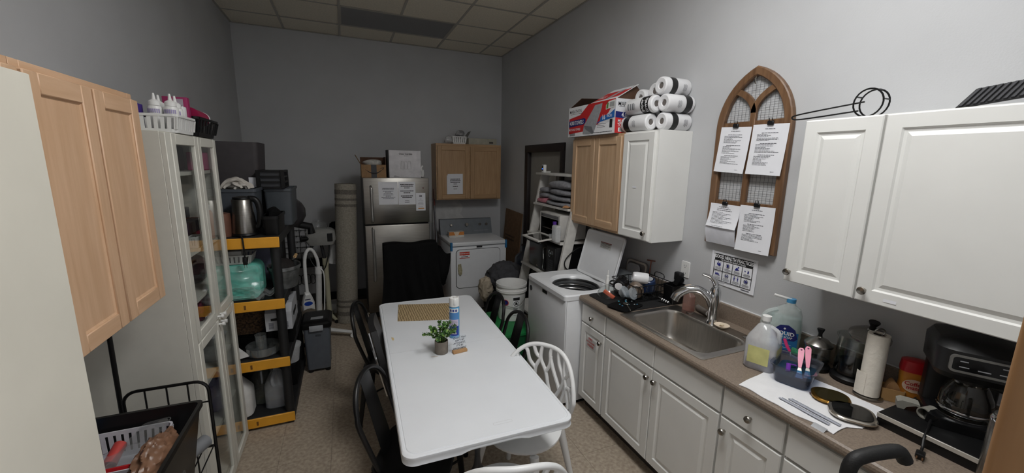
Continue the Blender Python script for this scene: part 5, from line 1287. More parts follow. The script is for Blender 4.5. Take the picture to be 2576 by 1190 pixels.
# glass disinfectant jars
def jar(label, x, y, r_, h, lid_tilt, lidpos):
    t = thing('glass_jar', label, 'jar', (x, y, CT_Z), group='glass disinfectant jars on the counter')
    z = CT_Z+.0006
    part('base', G().lathe([(r_*1.02, z), (r_*1.12, z+.006), (r_*1.12, z+.02), (r_*.95, z+.03), (r_*.8, z+.032)], 28, (x, y)), BLACK, t)
    part('body', G().lathe([(r_*.9, z+.033), (r_, z+.05), (r_, z+h*.93), (r_*1.07, z+h*.96), (r_*1.07, z+h), (r_*.97, z+h), (r_*.95, z+h*.93), (r_*.95, z+.06), (0, z+.05)], 28, (x, y), cap=False), CLEARG, t)
    part('liquid', G().lathe([(r_*.93, z+.051), (r_*.93, z+h*.42)], 28, (x, y)), GLASS('liquid_dark', (.10, .13, .16), .6, .05, .03), t)
    g = G(); q = Matrix.Translation((x+lidpos[0], y+lidpos[1], z+h+lidpos[2])) @ Matrix.Rotation(lid_tilt, 4, (Vector((.7, -.7, 0)) if lid_tilt else Vector((1, 0, 0))))
    g.T = q; g.lathe([(r_*1.12, 0), (r_*1.12, .008), (r_*.7, .03), (r_*.25, .04), (r_*.2, .045)], 24); g.T = None; ld = part('lid', g, STEELH, t)
    g = G(); g.T = q; g.lathe([(r_*.18, .044), (r_*.16, .06), (r_*.3, .078), (r_*.3, .082)], 14); g.T = None; part('lid_knob', g, BLACK, ld)
jar('small glass jar with a chrome lid behind the blue tray', 2.085, 1.075, .052, .12, 0, (0, 0, .001))
jar('tall glass jar with dark liquid and its lid pushed aside', 2.12, .945, .068, .215, .25, (.03, -.03, .004))
# kitchen roll
t = thing('paper_towel_roll', 'upright paper towel roll on the counter beside the tall jar', 'paper towel', (2.03, .835, CT_Z))
PT = M('towel_paper', (226, 220, 208), .9, noise=.03, bump=.5, bs=70)
z = CT_Z+.0006
part('holder_base', G().lathe([(.05, z), (.05, z+.008), (.02, z+.012)], 24, (2.035, .835)), STEEL, t)
part('roll', G().lathe([(.022, z+.013), (.037, z+.013), (.037, z+.285), (.022, z+.285), (.021, z+.20)], 28, (2.035, .835), cap=False), PT, t)
part('core', G().lathe([(.0215, z+.28), (.0205, z+.28), (.0205, z+.02)], 18, (2.035, .835), cap=False), DKRAFT, t)
g = G(); g.rod((2.035, .835, z+.01), (2.035, .835, z+.285), .004); g.tube([(2.035+.015*math.sin(2*PI*k/16), .835-.010*math.sin(2*PI*k/16), z+.295+.015*math.cos(2*PI*k/16)) for k in range(16)], .003, 6, closed=True); part('holder_rod', g, STEEL, t)
g = G(); g.surf(lambda a, b: (2.035-.0375*math.cos(.9*a)-.004*a, .835+.0375*math.sin(.9*a)+.01*a, z+.013+.10*b), 5, 3, .001); part('loose_sheet', g, PT, t)
# blue tray of tools
t = thing('tool_tray', 'clear smoky plastic tray holding pink-handled spatulas in blue liquid', 'tray', (1.855, 1.03, CT_Z))
ft = Fr((1.865, 1.035, 0), (.94, .34, 0), (-.34, .94, 0)); z = CT_Z+.006
TR = GLASS('tray_smoke', (.62, .65, .72), 1.0, .06, .05)
g = G(); g.rings(ft, [(rrect(.17, .13, .03, 5), z), (rrect(.20, .16, .035, 5), z+.075), (rrect(.215, .175, .035, 5), z+.08), (rrect(.215, .175, .035, 5), z+.084), (rrect(.192, .152, .03, 5), z+.08), (rrect(.166, .126, .025, 5), z+.004)], smooth=True); part('tray_shell', g, TR, t)
part('liquid', G().rings(ft, [(rrect(.164, .124, .025, 5), z+.0045), (rrect(.18, .14, .03, 5), z+.045)], smooth=True), GLASS('liquid_blue2', (.2, .42, .62), .8, .03, .08), t)
PINK = M('handle_pink', (240, 150, 178), .35)
for k, (a, b, c, d) in enumerate((((.02, -.01, .055), (.085, .005, .125), 0, 0), ((.045, -.035, .055), (.115, -.015, .13), 0, 0))):
    p0, p1 = ft.p(*a[:2], z+a[2]), ft.p(*b[:2], z+b[2]); d_ = (p1-p0).normalized(); sd = d_.cross(Vector((0, 0, 1))).normalized(); fh = Fr(p0, d_, sd)
    L_ = (p1-p0).length
    tt_ = thing('spatula', ('pink spatula handle nearer the jars in the blue tray', 'pink spatula handle nearer the front edge of the blue tray')[k], 'spatula', p0, group='pink spatulas in the tray')
    part('handle', G().prism(fh, [(0, -.006), (L_*.5, -.011), (L_*.9, -.012), (L_, -.006), (L_, .006), (L_*.9, .012), (L_*.5, .011), (0, .006)], -.003, .003), PINK, tt_)
    part('hang_hole', G().poly(fh.sub(L_*.9, 0, .0031), circ(.004, 10)).poly(fh.sub(L_*.9, 0, -.0038), circ(.004, 10)), M('hole_plum', (90, 40, 70), .6), tt_)
    part('blade', G().prism(fh, [(-.05, -.014), (0, -.006), (0, .006), (-.05, .014)], -.001, .001), STEEL, tt_)
solo('purple_comb', 'purple tool lying in the blue tray', 'comb', G().tube([ft.p(-.05, .02, z+.05), ft.p(0, .03, z+.065), ft.p(.03, .01, z+.055)], .009, 8, flat=.4), M('tool_purple', (110, 50, 160), .4))
# white towel
t = thing('white_towel', 'white cloth spread flat on the counter under the scales', 'towel', (1.8, .95, CT_Z))
TWL = M('cloth_white', (228, 228, 230), .95, noise=.02, bump=.35, bs=120)
cors = [(1.585, 1.10), (1.612, .735), (1.98, .735), (1.955, 1.16)]
def tw(a, b):
    p = [Vector((*c, 0)) for c in cors]; q = (p[0]*(1-a)+p[1]*a)*(1-b)+(p[3]*(1-a)+p[2]*a)*b
    e = .004*math.sin(17*a)*(1 if b < .1 else 0)
    return (q.x+.005*math.sin(9*a)*(1-b)+e, q.y+.006*math.sin(8*b)*(1 if a > .9 else .3), CT_Z+.004+.0012*math.sin(14*a+3*b)*math.sin(11*b))
part('cloth', G().surf(tw, 26, 22, .003), TWL, t)
part('folded_corner', G().surf(lambda a, b: (1.70+.20*a+.05*b, .742-.028*b*(1-a*.5), CT_Z+.002+.0015*math.sin(5*a)), 6, 3, .0015), TWL, t)
part('care_tag', G().surf(lambda a, b: (1.612-.03*b, .80-.045*a, CT_Z+.0075-.014*b*b), 4, 4, .001), M('tag_grey', (170, 172, 176), .5, noise=.1), t)
CZ2 = CT_Z+.0078
def scale_(label, x, y, w_, d_, rz, body, glass, name):
    t = thing('kitchen_scale', label, 'scale', (x, y, CZ2)); f = FU(x, y, CZ2, rz)
    part('body', G().rings(f, [(rrect(w_*.9, d_*.9, .04, 6), 0), (rrect(w_, d_, .05, 6), .006), (rrect(w_, d_, .05, 6), .012), (rrect(w_*.95, d_*.95, .048, 6), .016)], smooth=True), body, t)
    part('plate', G().rings(f, [(rrect(w_*.84, d_*.84, .045, 6), .0155), (rrect(w_*.83, d_*.83, .044, 6), .0185)], smooth=False), glass, t)
scale_('gold-rimmed glass scale on the white cloth nearer the wall', 1.845, .875, .125, .135, R(35), M('gold_trim', (150, 112, 50), .25, .9), M('plate_gold', (52, 46, 24), .06, .3), 'a')
scale_('chrome-rimmed black glass scale at the near corner of the white cloth', 1.80, .775, .145, .15, R(35), M('chrome_trim', (190, 184, 174), .2, .9), M('plate_black', (22, 22, 22), .05, .2), 'b')
CMB = M('comb_grey', (176, 180, 190), .4)
for k, (x, y, lb) in enumerate(((1.652, .865, 'pale grey comb nearest the counter edge on the white cloth'), (1.683, .845, 'pale grey comb lying behind the front comb on the white cloth'))):
    t = thing('comb', lb, 'comb', (x, y, CZ2), group='pale combs on the white cloth'); f = FU(x, y, CZ2, R(90))
    part('spine', G().fbox(f, -.095, .095, .001, .010, 0, .0035, .001, 1), CMB, t)
    g = G()
    for i in range(46): g.fbox(f, -.093+i*.004, -.0912+i*.004, -.008, .0012, .0003, .003)
    part('teeth', g, CMB, t, kind='stuff')
solo('dark_pick', 'slim dark plum stick lying beside the blue tray on the cloth', 'stick', G().tube([(1.80, .93, CZ2+.004), (1.895, .905, CZ2+.004)], .004, 8, flat=.7), M('plum', (62, 36, 42), .4))
# coffee maker, tray, creamer etc
t = thing('machine_tray', 'flat black drawer tray with a silver front edge under the coffee maker', 'tray', (2.02, .58, CT_Z))
x0, x1, y0, y1 = 1.835, 2.19, .43, .715; z = CT_Z+.0006
part('body', G().box(x0+.004, x1, y0, y1, z, z+.052, .004), BLACK, t)
part('silver_edge', G().box(x0, x0+.006, y0, y1, z+.034, z+.05, .001, 1), M('silver', (200, 196, 188), .35, .3), t)
tz = z+.0526
t = thing('coffee_maker', 'black drip coffee maker with a glass carafe and silver-rimmed panel', 'coffee maker', (2.05, .56, tz))
fc = Fr((2.055, .565, 0), (.42, -.907, 0), (.907, .42, 0))       # u: width seen from the camera, v: to the back
fc = Fr((2.06, .575, 0), (.50, -.866, 0), (.866, .50, 0))
g = G(); g.rings(fc, [(rrect(.20, .23, .04, 5, 0, 0), tz+.0006), (rrect(.20, .23, .04, 5), tz+.035), (rrect(.18, .21, .035, 5), tz+.04)], smooth=True); part('base', g, M('gloss_black2', (15, 15, 16), .2), t)
part('tower', G().rings(fc, [(rrect(.19, .085, .02, 4, 0, .072), tz+.036), (rrect(.19, .085, .02, 4, 0, .072), tz+.20)], smooth=True), BLACK, t)
g = G(); g.rings(fc, [(rrect(.19, .20, .05, 5, 0, .012), tz+.185), (rrect(.225, .245, .06, 5, 0, 0), tz+.215), (rrect(.23, .25, .06, 5), tz+.30), (rrect(.20, .22, .06, 5, 0, .01), tz+.325), (rrect(.12, .14, .05, 5, 0, .02), tz+.333)], smooth=True); tp = part('brew_head', g, M('maker_black', (20, 20, 21), .35), t)
fp = Fr(fc.p(0, -.1255, tz+.258), fc.u, (0, 0, 1))
g = G(); o1 = rrect(.165, .062, .014, 5); i1 = rrect(.150, .048, .009, 5); n = len(o1)
g.rings(fp, [(o1, -.004), (o1, .004), (i1, .004), (i1, .001)], cap0=False, cap1=False); pb = part('panel_bezel', g, M('bezel_grey', (140, 138, 134), .35, .6), tp)
part('panel_face', G().poly(fp, i1, .0012), M('panel_gloss', (14, 14, 15), .12), pb)
g = G(); f8 = fp.sub(0, 0, .0018)
for a, b, w_ in ((-.058, .01, .02), (-.058, -.01, .024), (-.014, -.012, .03), (.038, .012, .024), (.034, -.010, .022), (.05, -.016, .02)): g.rect(f8, a, b-.0018, a+w_, b+.0018, 0)
part('panel_marks', g, PGREY, pb)
# carafe
cx_, cy_ = fc.p(-.0, -.03).x, fc.p(0, -.03).y; cz_ = tz+.041
part('warming_plate', G().lathe([(.07, tz+.0365), (.07, tz+.042), (.06, tz+.043), (0, tz+.043)], 28, (cx_, cy_), cap=False), CHROME, t)
cr = part('carafe', G().lathe([(.055, cz_+.003), (.066, cz_+.012), (.07, cz_+.04), (.066, cz_+.075), (.052, cz_+.11), (.045, cz_+.122), (.047, cz_+.13)], 28, (cx_, cy_), cap=False), GLASS('carafe_glass', (.5, .47, .42), 1.8, .01, .02), t)
part('carafe_band', G().lathe([(.0675, cz_+.014), (.0705, cz_+.018), (.0715, cz_+.026), (.0705, cz_+.028)], 28, (cx_, cy_), cap=False), CHROME, cr)
part('carafe_lid', G().lathe([(.048, cz_+.13), (.048, cz_+.14), (.02, cz_+.146), (0, cz_+.147)], 24, (cx_, cy_), cap=False), BLACK, cr)
hd_ = fc.u*.9-fc.v*.43; hb = Vector((cx_, cy_, 0))
g = G(); g.tube(smoothline([hb+hd_*.05+Vector((0, 0, cz_+.132)), hb+hd_*.10+Vector((0, 0, cz_+.125)), hb+hd_*.11+Vector((0, 0, cz_+.07)), hb+hd_*.085+Vector((0, 0, cz_+.025))], 6), .011, 8); part('carafe_handle', g, BLACK, cr)
# plug hanging over the tray edge
t = thing('power_plug', 'black power cord with plug hanging over the tray edge onto the counter', 'power cord', (1.79, .60, CT_Z))
cd = smoothline([(1.98, .61, tz+.012), (1.93, .60, tz+.014), (1.87, .585, tz+.006), (1.828, .575, tz-.01), (1.80, .565, CT_Z+.02), (1.775, .558, CT_Z+.012)], 6)
part('cord', G().tube(cd, .0045, 7), BLACK, t)
fpl = Fr((1.775, .558, CT_Z+.012), (-1, -.3, 0), (.3, -1, 0))
part('plug_body', G().fbox(fpl, 0, .035, -.012, .012, -.009, .009, .004), BLACK, t)
for a in (-.009, .005): part('prong', G().fbox(fpl, .035, .05, a, a+.004, -.001, .001), M('brass', (150, 110, 80), .35, .8), t)
# grey plug adapter shapes and pipe elbow on the tray
solo('grey_clip', 'grey folded metal clip lying on the black tray', 'clip', G().prism(Fr((1.955, .675, tz+.0005), (.5, -.866, 0), (0, 0, 1)), [(-.03, 0), (-.01, 0), (-.005, .012), (.02, .025), (.032, .022), (.03, .032), (.01, .034), (-.02, .034), (-.032, .026)], -.045, 0), M('clip_grey', (140, 138, 130), .5))
g = G(); g.T = Matrix.Translation((1.955, .625, tz+.022)) @ Vector((-.8, .1, 0)).to_track_quat('Z', 'Y').to_matrix().to_4x4(); g.lathe([(.021, -.035), (.021, .015), (.017, .015), (.017, -.03)], 18, cap=False); g.T = None
solo('grey_pipe_piece', 'short grey pipe piece lying beside the carafe', 'pipe', g, M('pipe_grey2', (128, 126, 118), .5))
# creamer
t = thing('creamer_canister', 'red-lidded coffee creamer canister beside the coffee maker', 'canister', (2.135, .735, CT_Z))
fcr = Fr((2.145, .712, 0), (.55, -.835, 0), (.835, .55, 0)); z = CT_Z+.0006
ofs = .06
fcr = Fr((2.15, .748, 0), (.55, -.835, 0), (.835, .55, 0))
g = G(); g.rings(fcr, [(ov(.085, .06), z), (ov(.092, .065), z+.006), (ov(.09, .064), z+.05), (ov(.082, .058), z+.09), (ov(.088, .062), z+.125), (ov(.086, .06), z+.14)], smooth=True); part('body', g, M('creamer_yellow', (226, 170, 60), .4, c2=(196, 90, 40), ns=9), t)
part('lid', G().rings(fcr, [(ov(.092, .066), z+.14), (ov(.094, .068), z+.155), (ov(.088, .062), z+.185), (ov(.07, .05), z+.19)], smooth=True), M('creamer_red', (188, 30, 40), .35), t)
flc = Fr(fcr.p(0, -.0322, z), fcr.u, (0, 0, 1))
def lc(off): return lambda a, b: flc.p(a, b, off-3.2*a*a)
g = G(); curvedpoly(g, lc(.002), [(a*1.0, .085+b*.8) for a, b in circ(.036, 20)]); lb = part('label_badge', g, M('label_cream', (245, 214, 190), .45), t)
g = G(); g.text('Coffee', lambda a, b: lc(.0028)(a, b+.094), .022, bold=.02); g.text('mate', lambda a, b: lc(.0028)(a, b+.077), .022, bold=.02); part('lettering', g, RED, lb)
g = G(); curvedrect(g, lc(.0016), -.04, .008, .04, .035, 8); part('brown_band', g, M('coffee_brown', (110, 50, 30), .5), t)
# stirrer caddy
t = thing('stirrer_box', 'small tan box of wooden stirrers and brown filters behind the tray', 'box', (2.13, .80, CT_Z))
fs2 = Fr((2.105, .79, 0), (.6, -.8, 0), (.8, .6, 0)); z = CT_Z+.0006
g = G(); g.rings(fs2, [(rrect(.07, .06, .004, 2), z), (rrect(.075, .065, .004, 2), z+.055), (rrect(.070, .06, .004, 2), z+.055), (rrect(.065, .055, .004, 2), z+.004)]); part('box', g, M('tan_box', (184, 146, 96), .6), t)
for k in range(5):
    g = G(); g.surf(lambda a, b: fs2.p(-.025+.05*a, -.02+.010*k+.004*math.sin(6*a+k), z+.03+.055*b-.02*(a-.5)**2*8*b), 6, 3, .001); part('filter', g, M('filter_brown', (170, 130, 88), .8), t)
solo('blue_packet', 'pale blue sweetener packet lying behind the paper towel roll', 'packet', G().box(2.09, 2.15, .815, .86, CT_Z+.0006, CT_Z+.012, .002), M('packet_blue', (120, 140, 196), .5))
# steel flask cut by the door jamb and a black chair arm
t = thing('steel_flask', 'tall brushed steel canister standing at the near end of the counter', 'canister', (1.72, .36, CT_Z))
part('body', G().lathe([(.038, CT_Z+.0006), (.04, CT_Z+.01), (.04, CT_Z+.235), (.034, CT_Z+.25), (.03, CT_Z+.252), (0, CT_Z+.252)], 24, (1.79, .395), cap=False), STEEL, t)
part('rim', G().lathe([(.041, CT_Z+.228), (.042, CT_Z+.236), (.038, CT_Z+.246)], 24, (1.79, .395), cap=False), CHROME, t)
t = thing('hand_cart', 'black padded cart handle rising in front of the counter at the lower right', 'cart', (1.12, .46, 0))
hp = [(1.125, .462, .95), (1.118, .463, 1.09), (1.112, .464, 1.155), (1.125, .461, 1.185), (1.16, .452, 1.195), (1.20, .441, 1.199), (1.235, .431, 1.20), (1.25, .426, 1.192), (1.262, .421, 1.172)]
hp = [(a*1.06, b*1.06, CH+(c-CH)*1.06-.012) for a, b, c in hp]
part('grip', G().tube(smoothline(hp, 5), .0175, 12), M('foam_black', (15, 15, 16), .6, bump=.2, bs=200), t)
part('post', G().tube([hp[0], (1.20, .49, .08)], .014, 10), BLACKM, t)
part('base_plate', G().box(1.08, 1.36, .38, .60, .05, .075, .006), BLACK, t)
for x in (1.10, 1.34): part('wheel', G().rod((x-.012, .48, .05), (x+.012, .48, .05), .05, n=18), BLACK, t)
# ================================================================== WALL THINGS ON THE RIGHT
AW = WOOD('arch_wood', (124, 93, 66), (94, 67, 46)); 
ya0, ya1, za0, zs, zap = 1.886, 1.420, 1.392, 2.11, 2.446       # left, right, bottom, spring, apex
aw = ya0-ya1; fa = FX(XR-.001, ya0, 0)
t = thing('arched_window_frame', 'brown gothic-arched wooden window frame with wire mesh hung on the wall', 'wall decor', (XR, 1.653, za0))
def gothic(i, n=10):
    """outline inset by i: list of (a, z) counter-clockwise from bottom left"""
    w = aw; h = zap-zs; Rr = (w*w/4+h*h)/w       # two arcs with centres on the spring line
    r = Rr-i; p = [(i, za0+i), (w-i, za0+i)]
    cxl = w-Rr; cxr = Rr
    top = math.sqrt(max(0, r*r-(w/2-cxl)**2)); a1 = math.atan2(top, w/2-cxl)
    for k in range(n+1): a = a1*k/n; p.append((cxl+r*math.cos(a), zs+r*math.sin(a)))
    for k in range(1, n+1): a = a1*(1-k/n); p.append((cxr-r*math.cos(a), zs+r*math.sin(a)))
    return p
o1, i1 = gothic(0), gothic(.046); g = G()
g.rings(fa, [(o1, 0.003), (o1, .030), (gothic(.006), .034), (gothic(.040), .034), (i1, .028), (i1, .003)], cap0=False, cap1=False)
n = len(o1); g.add([fa.p(a, b, .003) for a, b in o1]+[fa.p(a, b, .003) for a, b in i1], [(k, n+k, n+(k+1) % n, (k+1) % n) for k in range(n)])
part('outer_frame', g, AW, t)
part('centre_mullion', G().fbox(fa, aw/2-.017, aw/2+.017, za0+.046, 2.215, .006, .026, .002, 1), AW, t)
for z in (1.655, 1.875, 2.125): part('crossbar', G().fbox(fa, .046, aw-.046, z-.019, z+.019, .008, .024, .002, 1), AW, t)
w = aw; h = zap-zs; Rr = (w*w/4+h*h)/w
for sgn in (-1, 1):
    g = G(); pts = []
    for k in range(13):
        a = math.radians(2+62*k/12); r = Rr*.82; x = w/2-sgn*0+sgn*(-1)*0
        pts.append((w/2+sgn*(r-r*math.cos(a))*.86, 2.185+r*math.sin(a)*.55))
    pts = [(a, b) for a, b in pts if b < zap-.04 and .05 < a < aw-.05]
    L1 = []; L2 = []
    for k in range(len(pts)):
        a = pts[max(k-1, 0)]; b = pts[min(k+1, len(pts)-1)]; d = Vector((b[0]-a[0], b[1]-a[1])).normalized()*.016
        L1.append((pts[k][0]-d.y, pts[k][1]+d.x)); L2.append((pts[k][0]+d.y, pts[k][1]-d.x))
    for k in range(len(pts)-1):
        g.prism(fa, [L1[k], L2[k], L2[k+1], L1[k+1]], .007, .026)
    part('tracery_arc', g, AW, t)
g = G(); k = 0
def half(z):   # half-width of the opening at height z
    if z <= zs: return aw/2-.03
    r = Rr-.03; return max(0, math.sqrt(max(0, r*r-(z-zs)**2))-(Rr-aw/2))
for i in range(18):
    a = .03+i*(aw-.06)/17; zt = zs
    while half(zt+.01) > abs(a-aw/2) and zt < zap-.05: zt += .01
    g.rod(fa.p(a, za0+.03, .009), fa.p(a, zt, .009), .0008, n=5)
z = za0+.04
while z < zap-.06:
    hw = half(z)
    if hw > .02: g.rod(fa.p(aw/2-hw, z, .0105), fa.p(aw/2+hw, z, .0105), .0008, n=5)
    z += .026
part('wire_mesh', g, M('mesh_grey', (92, 94, 98), .4, .5), t, kind='stuff')
part('hanging_hook', G().tube([fa.p(aw/2, zap-.06, .034), fa.p(aw/2, zap-.075, .045), fa.p(aw/2+.004, zap-.10, .04)], .004, 6), NICKEL, t)
# checklists clipped to the frame
def clip_(t, fr, w_, h_, a=None):
    a = w_*.5 if a is None else a
    g = G(); g.fbox(fr, a-.018, a+.018, h_-.006, h_+.018, .001, .012, .003, 1); c = part('binder_clip', g, M('clip_black', (24, 24, 26), .35), t)
    g = G(); g.tube([fr.p(a-.009, h_+.012, .008), fr.p(a-.008, h_+.032, .01), fr.p(a+.008, h_+.032, .01), fr.p(a+.009, h_+.012, .008)], .0022, 5); part('clip_wire', g, BLACKM, c)
def checklist(label, y, z, w_, h_, rot, rows, seed, bend=.012, curl=False):
    c, s = math.cos(rot), math.sin(rot)
    fr = Fr((2.184, y, z), (0, -c, -s), (0, -s, c)); t = thing('checklist_page', label, 'paper', fr.o, group='typed checklists clipped to the arched frame')
    fn = (lambda a, b: fr.p(w_*a, h_*b, .001+bend*(1-b)**2+.003*math.sin(3*a)*(1-b))) if not curl else (lambda a, b: fr.p(w_*a*(1) , h_*b, .002+.03*max(0, .42-b)**1*2*(1+.2*a)-.01*(max(0, .15-b))*4))
    part('sheet', G().surf(fn, 8, 14, .0007), PAPER, t)
    g = G(); rnd = random.Random(seed)
    for yy, x0, ww, hh in rows:
        b = 1-yy; x = x0
        while x < x0+ww-.01:
            l = min(rnd.uniform(.03, .09), x0+ww-x)
            vs = []
            for aa, bb in ((x, b-hh/2), (x+l, b-hh/2), (x+l, b+hh/2), (x, b+hh/2)):
                p = Vector(fn(aa, bb)); vs.append(p+fr.n*.0013)
            g.add(vs, [(0, 1, 2, 3)]); x += l+.012
    part('printing', g, INK, t); clip_(t, fr, w_, h_)
    return t
def rows_(seed, secs=3):
    rnd = random.Random(seed); r = [(.09, .36, .30, .012)]; y = .17
    for s_ in range(secs):
        r.append((y, .28, .46, .011)); y += .028
        for k in range(rnd.randint(6, 9)):
            r.append((y, .16, rnd.uniform(.25, .68), .0075)); y += .0245
        y += .03
        if y > .8: break
    r.append((.93, .72, .1, .007)); return r
checklist('upper left typed checklist clipped on the arched frame', 1.858, 1.852, .203, .27, .055, rows_(1), 1)
checklist('upper right typed checklist clipped on the arched frame', 1.640, 1.842, .206, .278, .03, rows_(2), 2)
t = checklist('lower left checklist with its lower half curling outward', 1.862, 1.505, .212, .146, .01, [(.13, .3, .35, .02), (.2, .25, .45, .02), (.27, .25, .5, .02)]+[(.36+.052*k, .12, .35+.4*((k*37) % 10)/10, .014) for k in range(10)]+[(.95, .2, .4, .012)], 3, bend=.028)
fr = Fr((2.184, 1.862, 1.505), (0, -1, 0), (0, 0, 1))
part('curled_under_sheet', G().surf(lambda a, b: (2.184-.022+.02*(1-b)-.004*math.sin(PI*b), 1.868-.215*a, 1.395+.105*b), 6, 8, .0007), M('paper_grey', (214, 215, 222), .8), t)
checklist('lower right typed checklist hanging below the arched frame', 1.648, 1.388, .212, .27, -.012, rows_(4), 4, bend=.014)
# GOOD HEALTH PRACTICES notice
t = thing('health_notice', 'good health practices notice with blue pictograms taped above the faucet', 'poster', (XR, 1.68, 1.12))
fh = Fr((XR-.002, 1.838, 1.126), (0, -1, 0), (0, 0, 1)); pw, ph = .318, .212
part('sheet', G().surf(lambda a, b: fh.p(pw*a, ph*b, .0005+.006*(1-b)**2*a), 4, 4, .0006), PAPER, t)
fh = Fr(fh.p(0, 0, .0065), fh.u, fh.v+fh.n*-.028)
x0, x1, y0, y1 = .026, pw-.026, .026, ph-.012
part('black_header', G().rect(fh, x0, y1-.044, x1, y1, .0004), INKB, t)
g = G()
W4 = (x1-x0)/4; H2 = (y1-.044-y0)/2
for k in range(5): g.rect(fh, x0+k*W4-.002, y0, x0+k*W4+.002, y1-.044, .0006)
for k in range(2): g.rect(fh, x0-.002, y0+k*H2-.002, x1+.002, y0+k*H2+.002, .0007)
part('grid_lines', g, INKB, t)
g = G(); g.text('GOOD HEALTH PRACTICES', fh.sub((x0+x1)/2, y1-.018), .030, bold=.03, cond=.72); part('title', g, PRW, t)
g = G(); g.text('To Prevent the Spread of Viruses', fh.sub((x0+x1)/2, y1-.036), .015, bold=.015, cond=.85); part('subtitle', g, PRW, t)
PBL = M('pictogram_blue', (30, 34, 130), .6)
def ringp(g, f, r0, r1, n=20):
    o, i = circ(r1, n), circ(r0, n); g.add([f.p(a, b, .0008) for a, b in o]+[f.p(a, b, .0008) for a, b in i], [(k, (k+1) % n, n+(k+1) % n, n+k) for k in range(n)])
g = G(); gb = G(); gt = G()
for r_ in range(2):
    for c_ in range(4):
        f = fh.sub(x0+(c_+.5)*W4, y0+(1-r_)*H2+H2*.64)
        k = r_*4+c_
        if k == 0: g.poly(f, [(-.012, -.004), (.004, -.012), (.014, -.008), (.014, .004), (.004, .008), (-.002, .002), (-.014, .008)], .0008); g.poly(f.sub(-.004, .012), circ(.004, 8), .0008); g.rect(f, .006, .010, .018, .012, .0008)
        elif k in (1, 5, 7):
            ringp(gb, f, .0125, .0145)
            if k == 1: g.poly(f, [(-.005, -.009), (.005, -.009), (.007, 0), (.005, .009), (0, .010), (-.005, .008), (-.008, .0)], .0008)
            elif k == 5: g.poly(f, [(-.008, -.009), (-.003, -.002), (-.002, .008), (-.007, .008), (-.009, 0)], .0008); g.poly(f, [(.008, -.009), (.003, -.002), (.002, .008), (.007, .008), (.009, 0)], .0008)
            else:
                for a in range(5): g.poly(f.sub(.007*math.cos(a*1.26), .006*math.sin(a*1.26)), circ(.004, 8), .0008)
            gb.poly(f, [(-.0105, .0085), (-.0085, .0105), (.0105, -.0085), (.0085, -.0105)], .0009)
        elif k == 2: g.poly(f.sub(.007, .010), circ(.0048, 12), .0008); g.poly(f, [(-.017, -.012), (-.006, .006), (.002, .006), (.005, -.002), (.014, -.004), (.014, -.008), (.002, -.010), (-.004, -.012)], .0008)
        elif k == 3: g.poly(f, [(.002, -.012), (.010, -.012), (.012, -.002), (.010, .004), (.003, .002)], .0008); g.poly(f, [(-.018, -.002), (-.010, -.006), (-.010, .0), (-.016, .004)], .0008); gb.poly(f, [(0, .008), (.014, .004), (.013, .0035), (0, .007)], .0008)
        elif k == 4: g.poly(f, [(-.018, .010), (-.016, .010), (-.016, .002), (.014, -.003), (.017, -.012), (.014, -.012), (.012, -.007), (-.015, -.004), (-.016, -.009), (-.018, -.009)], .0008); g.poly(f, [(-.013, .004), (-.002, .006), (.012, .002), (.012, -.001), (-.013, .001)], .0008)
        else:
            for s_ in (-.012, .012): g.poly(f.sub(s_, .012), circ(.003, 8), .0008); g.poly(f.sub(s_, 0), [(-.002, -.014), (.002, -.014), (.003, -.002), (.005, .006), (-.005, .006), (-.003, -.002)], .0008)
            gb.rect(f, -.005, .004, .005, .005, .0008)
        lines(gt, fh.sub(x0+c_*W4+.006, y0+(1-r_)*H2+.005), W4-.012, .02, [(.2, .8, .0028), (.5, .95, .0022), (.8, .75, .0022)], k, center=True, margin=.02)
lines(gt, fh.sub(.02, .006), pw-.04, .012, [(.4, .35, .002)], 30, margin=.0); gt.rect(fh, pw-.085, .010, pw-.03, .016, .0008)
part('pictogram', g, PBL, t); part('prohibition_rings', gb, INKB, t); part('small_print', gt, INK, t)
g = G()
for a in (.018, pw-.022): g.rect(fh, a-.006, ph-.020, a+.008, ph-.008, .0012)
part('tape_corner', g, GLASS('tape_clear', (.9, .9, .9), .5, .2, .2), t)
# notice on the back wall cabinet door
note('printed_notice', 'printed notice taped on the left door of the back wall cabinet', Fr((1.31, 5.4122, 1.44), (1, 0, .015), (0, 0, 1)), .215, .28, [(.26, .8, .009), (.34, .85, .009), (.42, .8, .009), (.50, .3, .009), (.62, .4, .009), (.74, .3, .006)], 9)
solo('paper_strip', 'thin pale strip of paper sticking out beside the cabinet notice', 'paper', G().box(1.298, 1.3095, 5.4118, 5.4126, 1.44, 1.70), PAPER)

# ================================================================== ON TOP OF THE CABINETS
ZT = 2.117
# opened multi-fold towel carton
t = thing('towel_carton', 'opened red white and blue carton of 4,000 multi-fold towels on the maple cabinet', 'box', (2.03, 2.86, ZT))
bx0, bx1, by0, by1, bh = 1.885, 2.165, 2.525, 3.20, .25
g = G(); c_ = .004; z0 = ZT+.0005
g.box(bx0, bx0+c_, by0, by1, z0, z0+bh-.0); g.box(bx1-c_, bx1, by0, by1, z0, z0+bh); g.box(bx0+c_, bx1-c_, by0, by0+c_, z0, z0+bh); g.box(bx0+c_, bx1-c_, by1-c_, by1, z0, z0+bh); g.box(bx0+c_, bx1-c_, by0+c_, by1-c_, z0, z0+c_)
part('carton', g, M('carton_white2', (218, 219, 222), .55), t)
part('inner_lining', G().box(bx0+.0045, bx0+.006, by0+.005, by1-.005, z0+.005, z0+bh-.001).box(bx1-.006, bx1-.0045, by0+.005, by1-.005, z0+.005, z0+bh-.001), DKRAFT, t)
W_, ff_ = by1-by0, FX(bx0, by1, z0)
def pp(o_, *pts): return [(a*W_, b*bh) for a, b in pts]
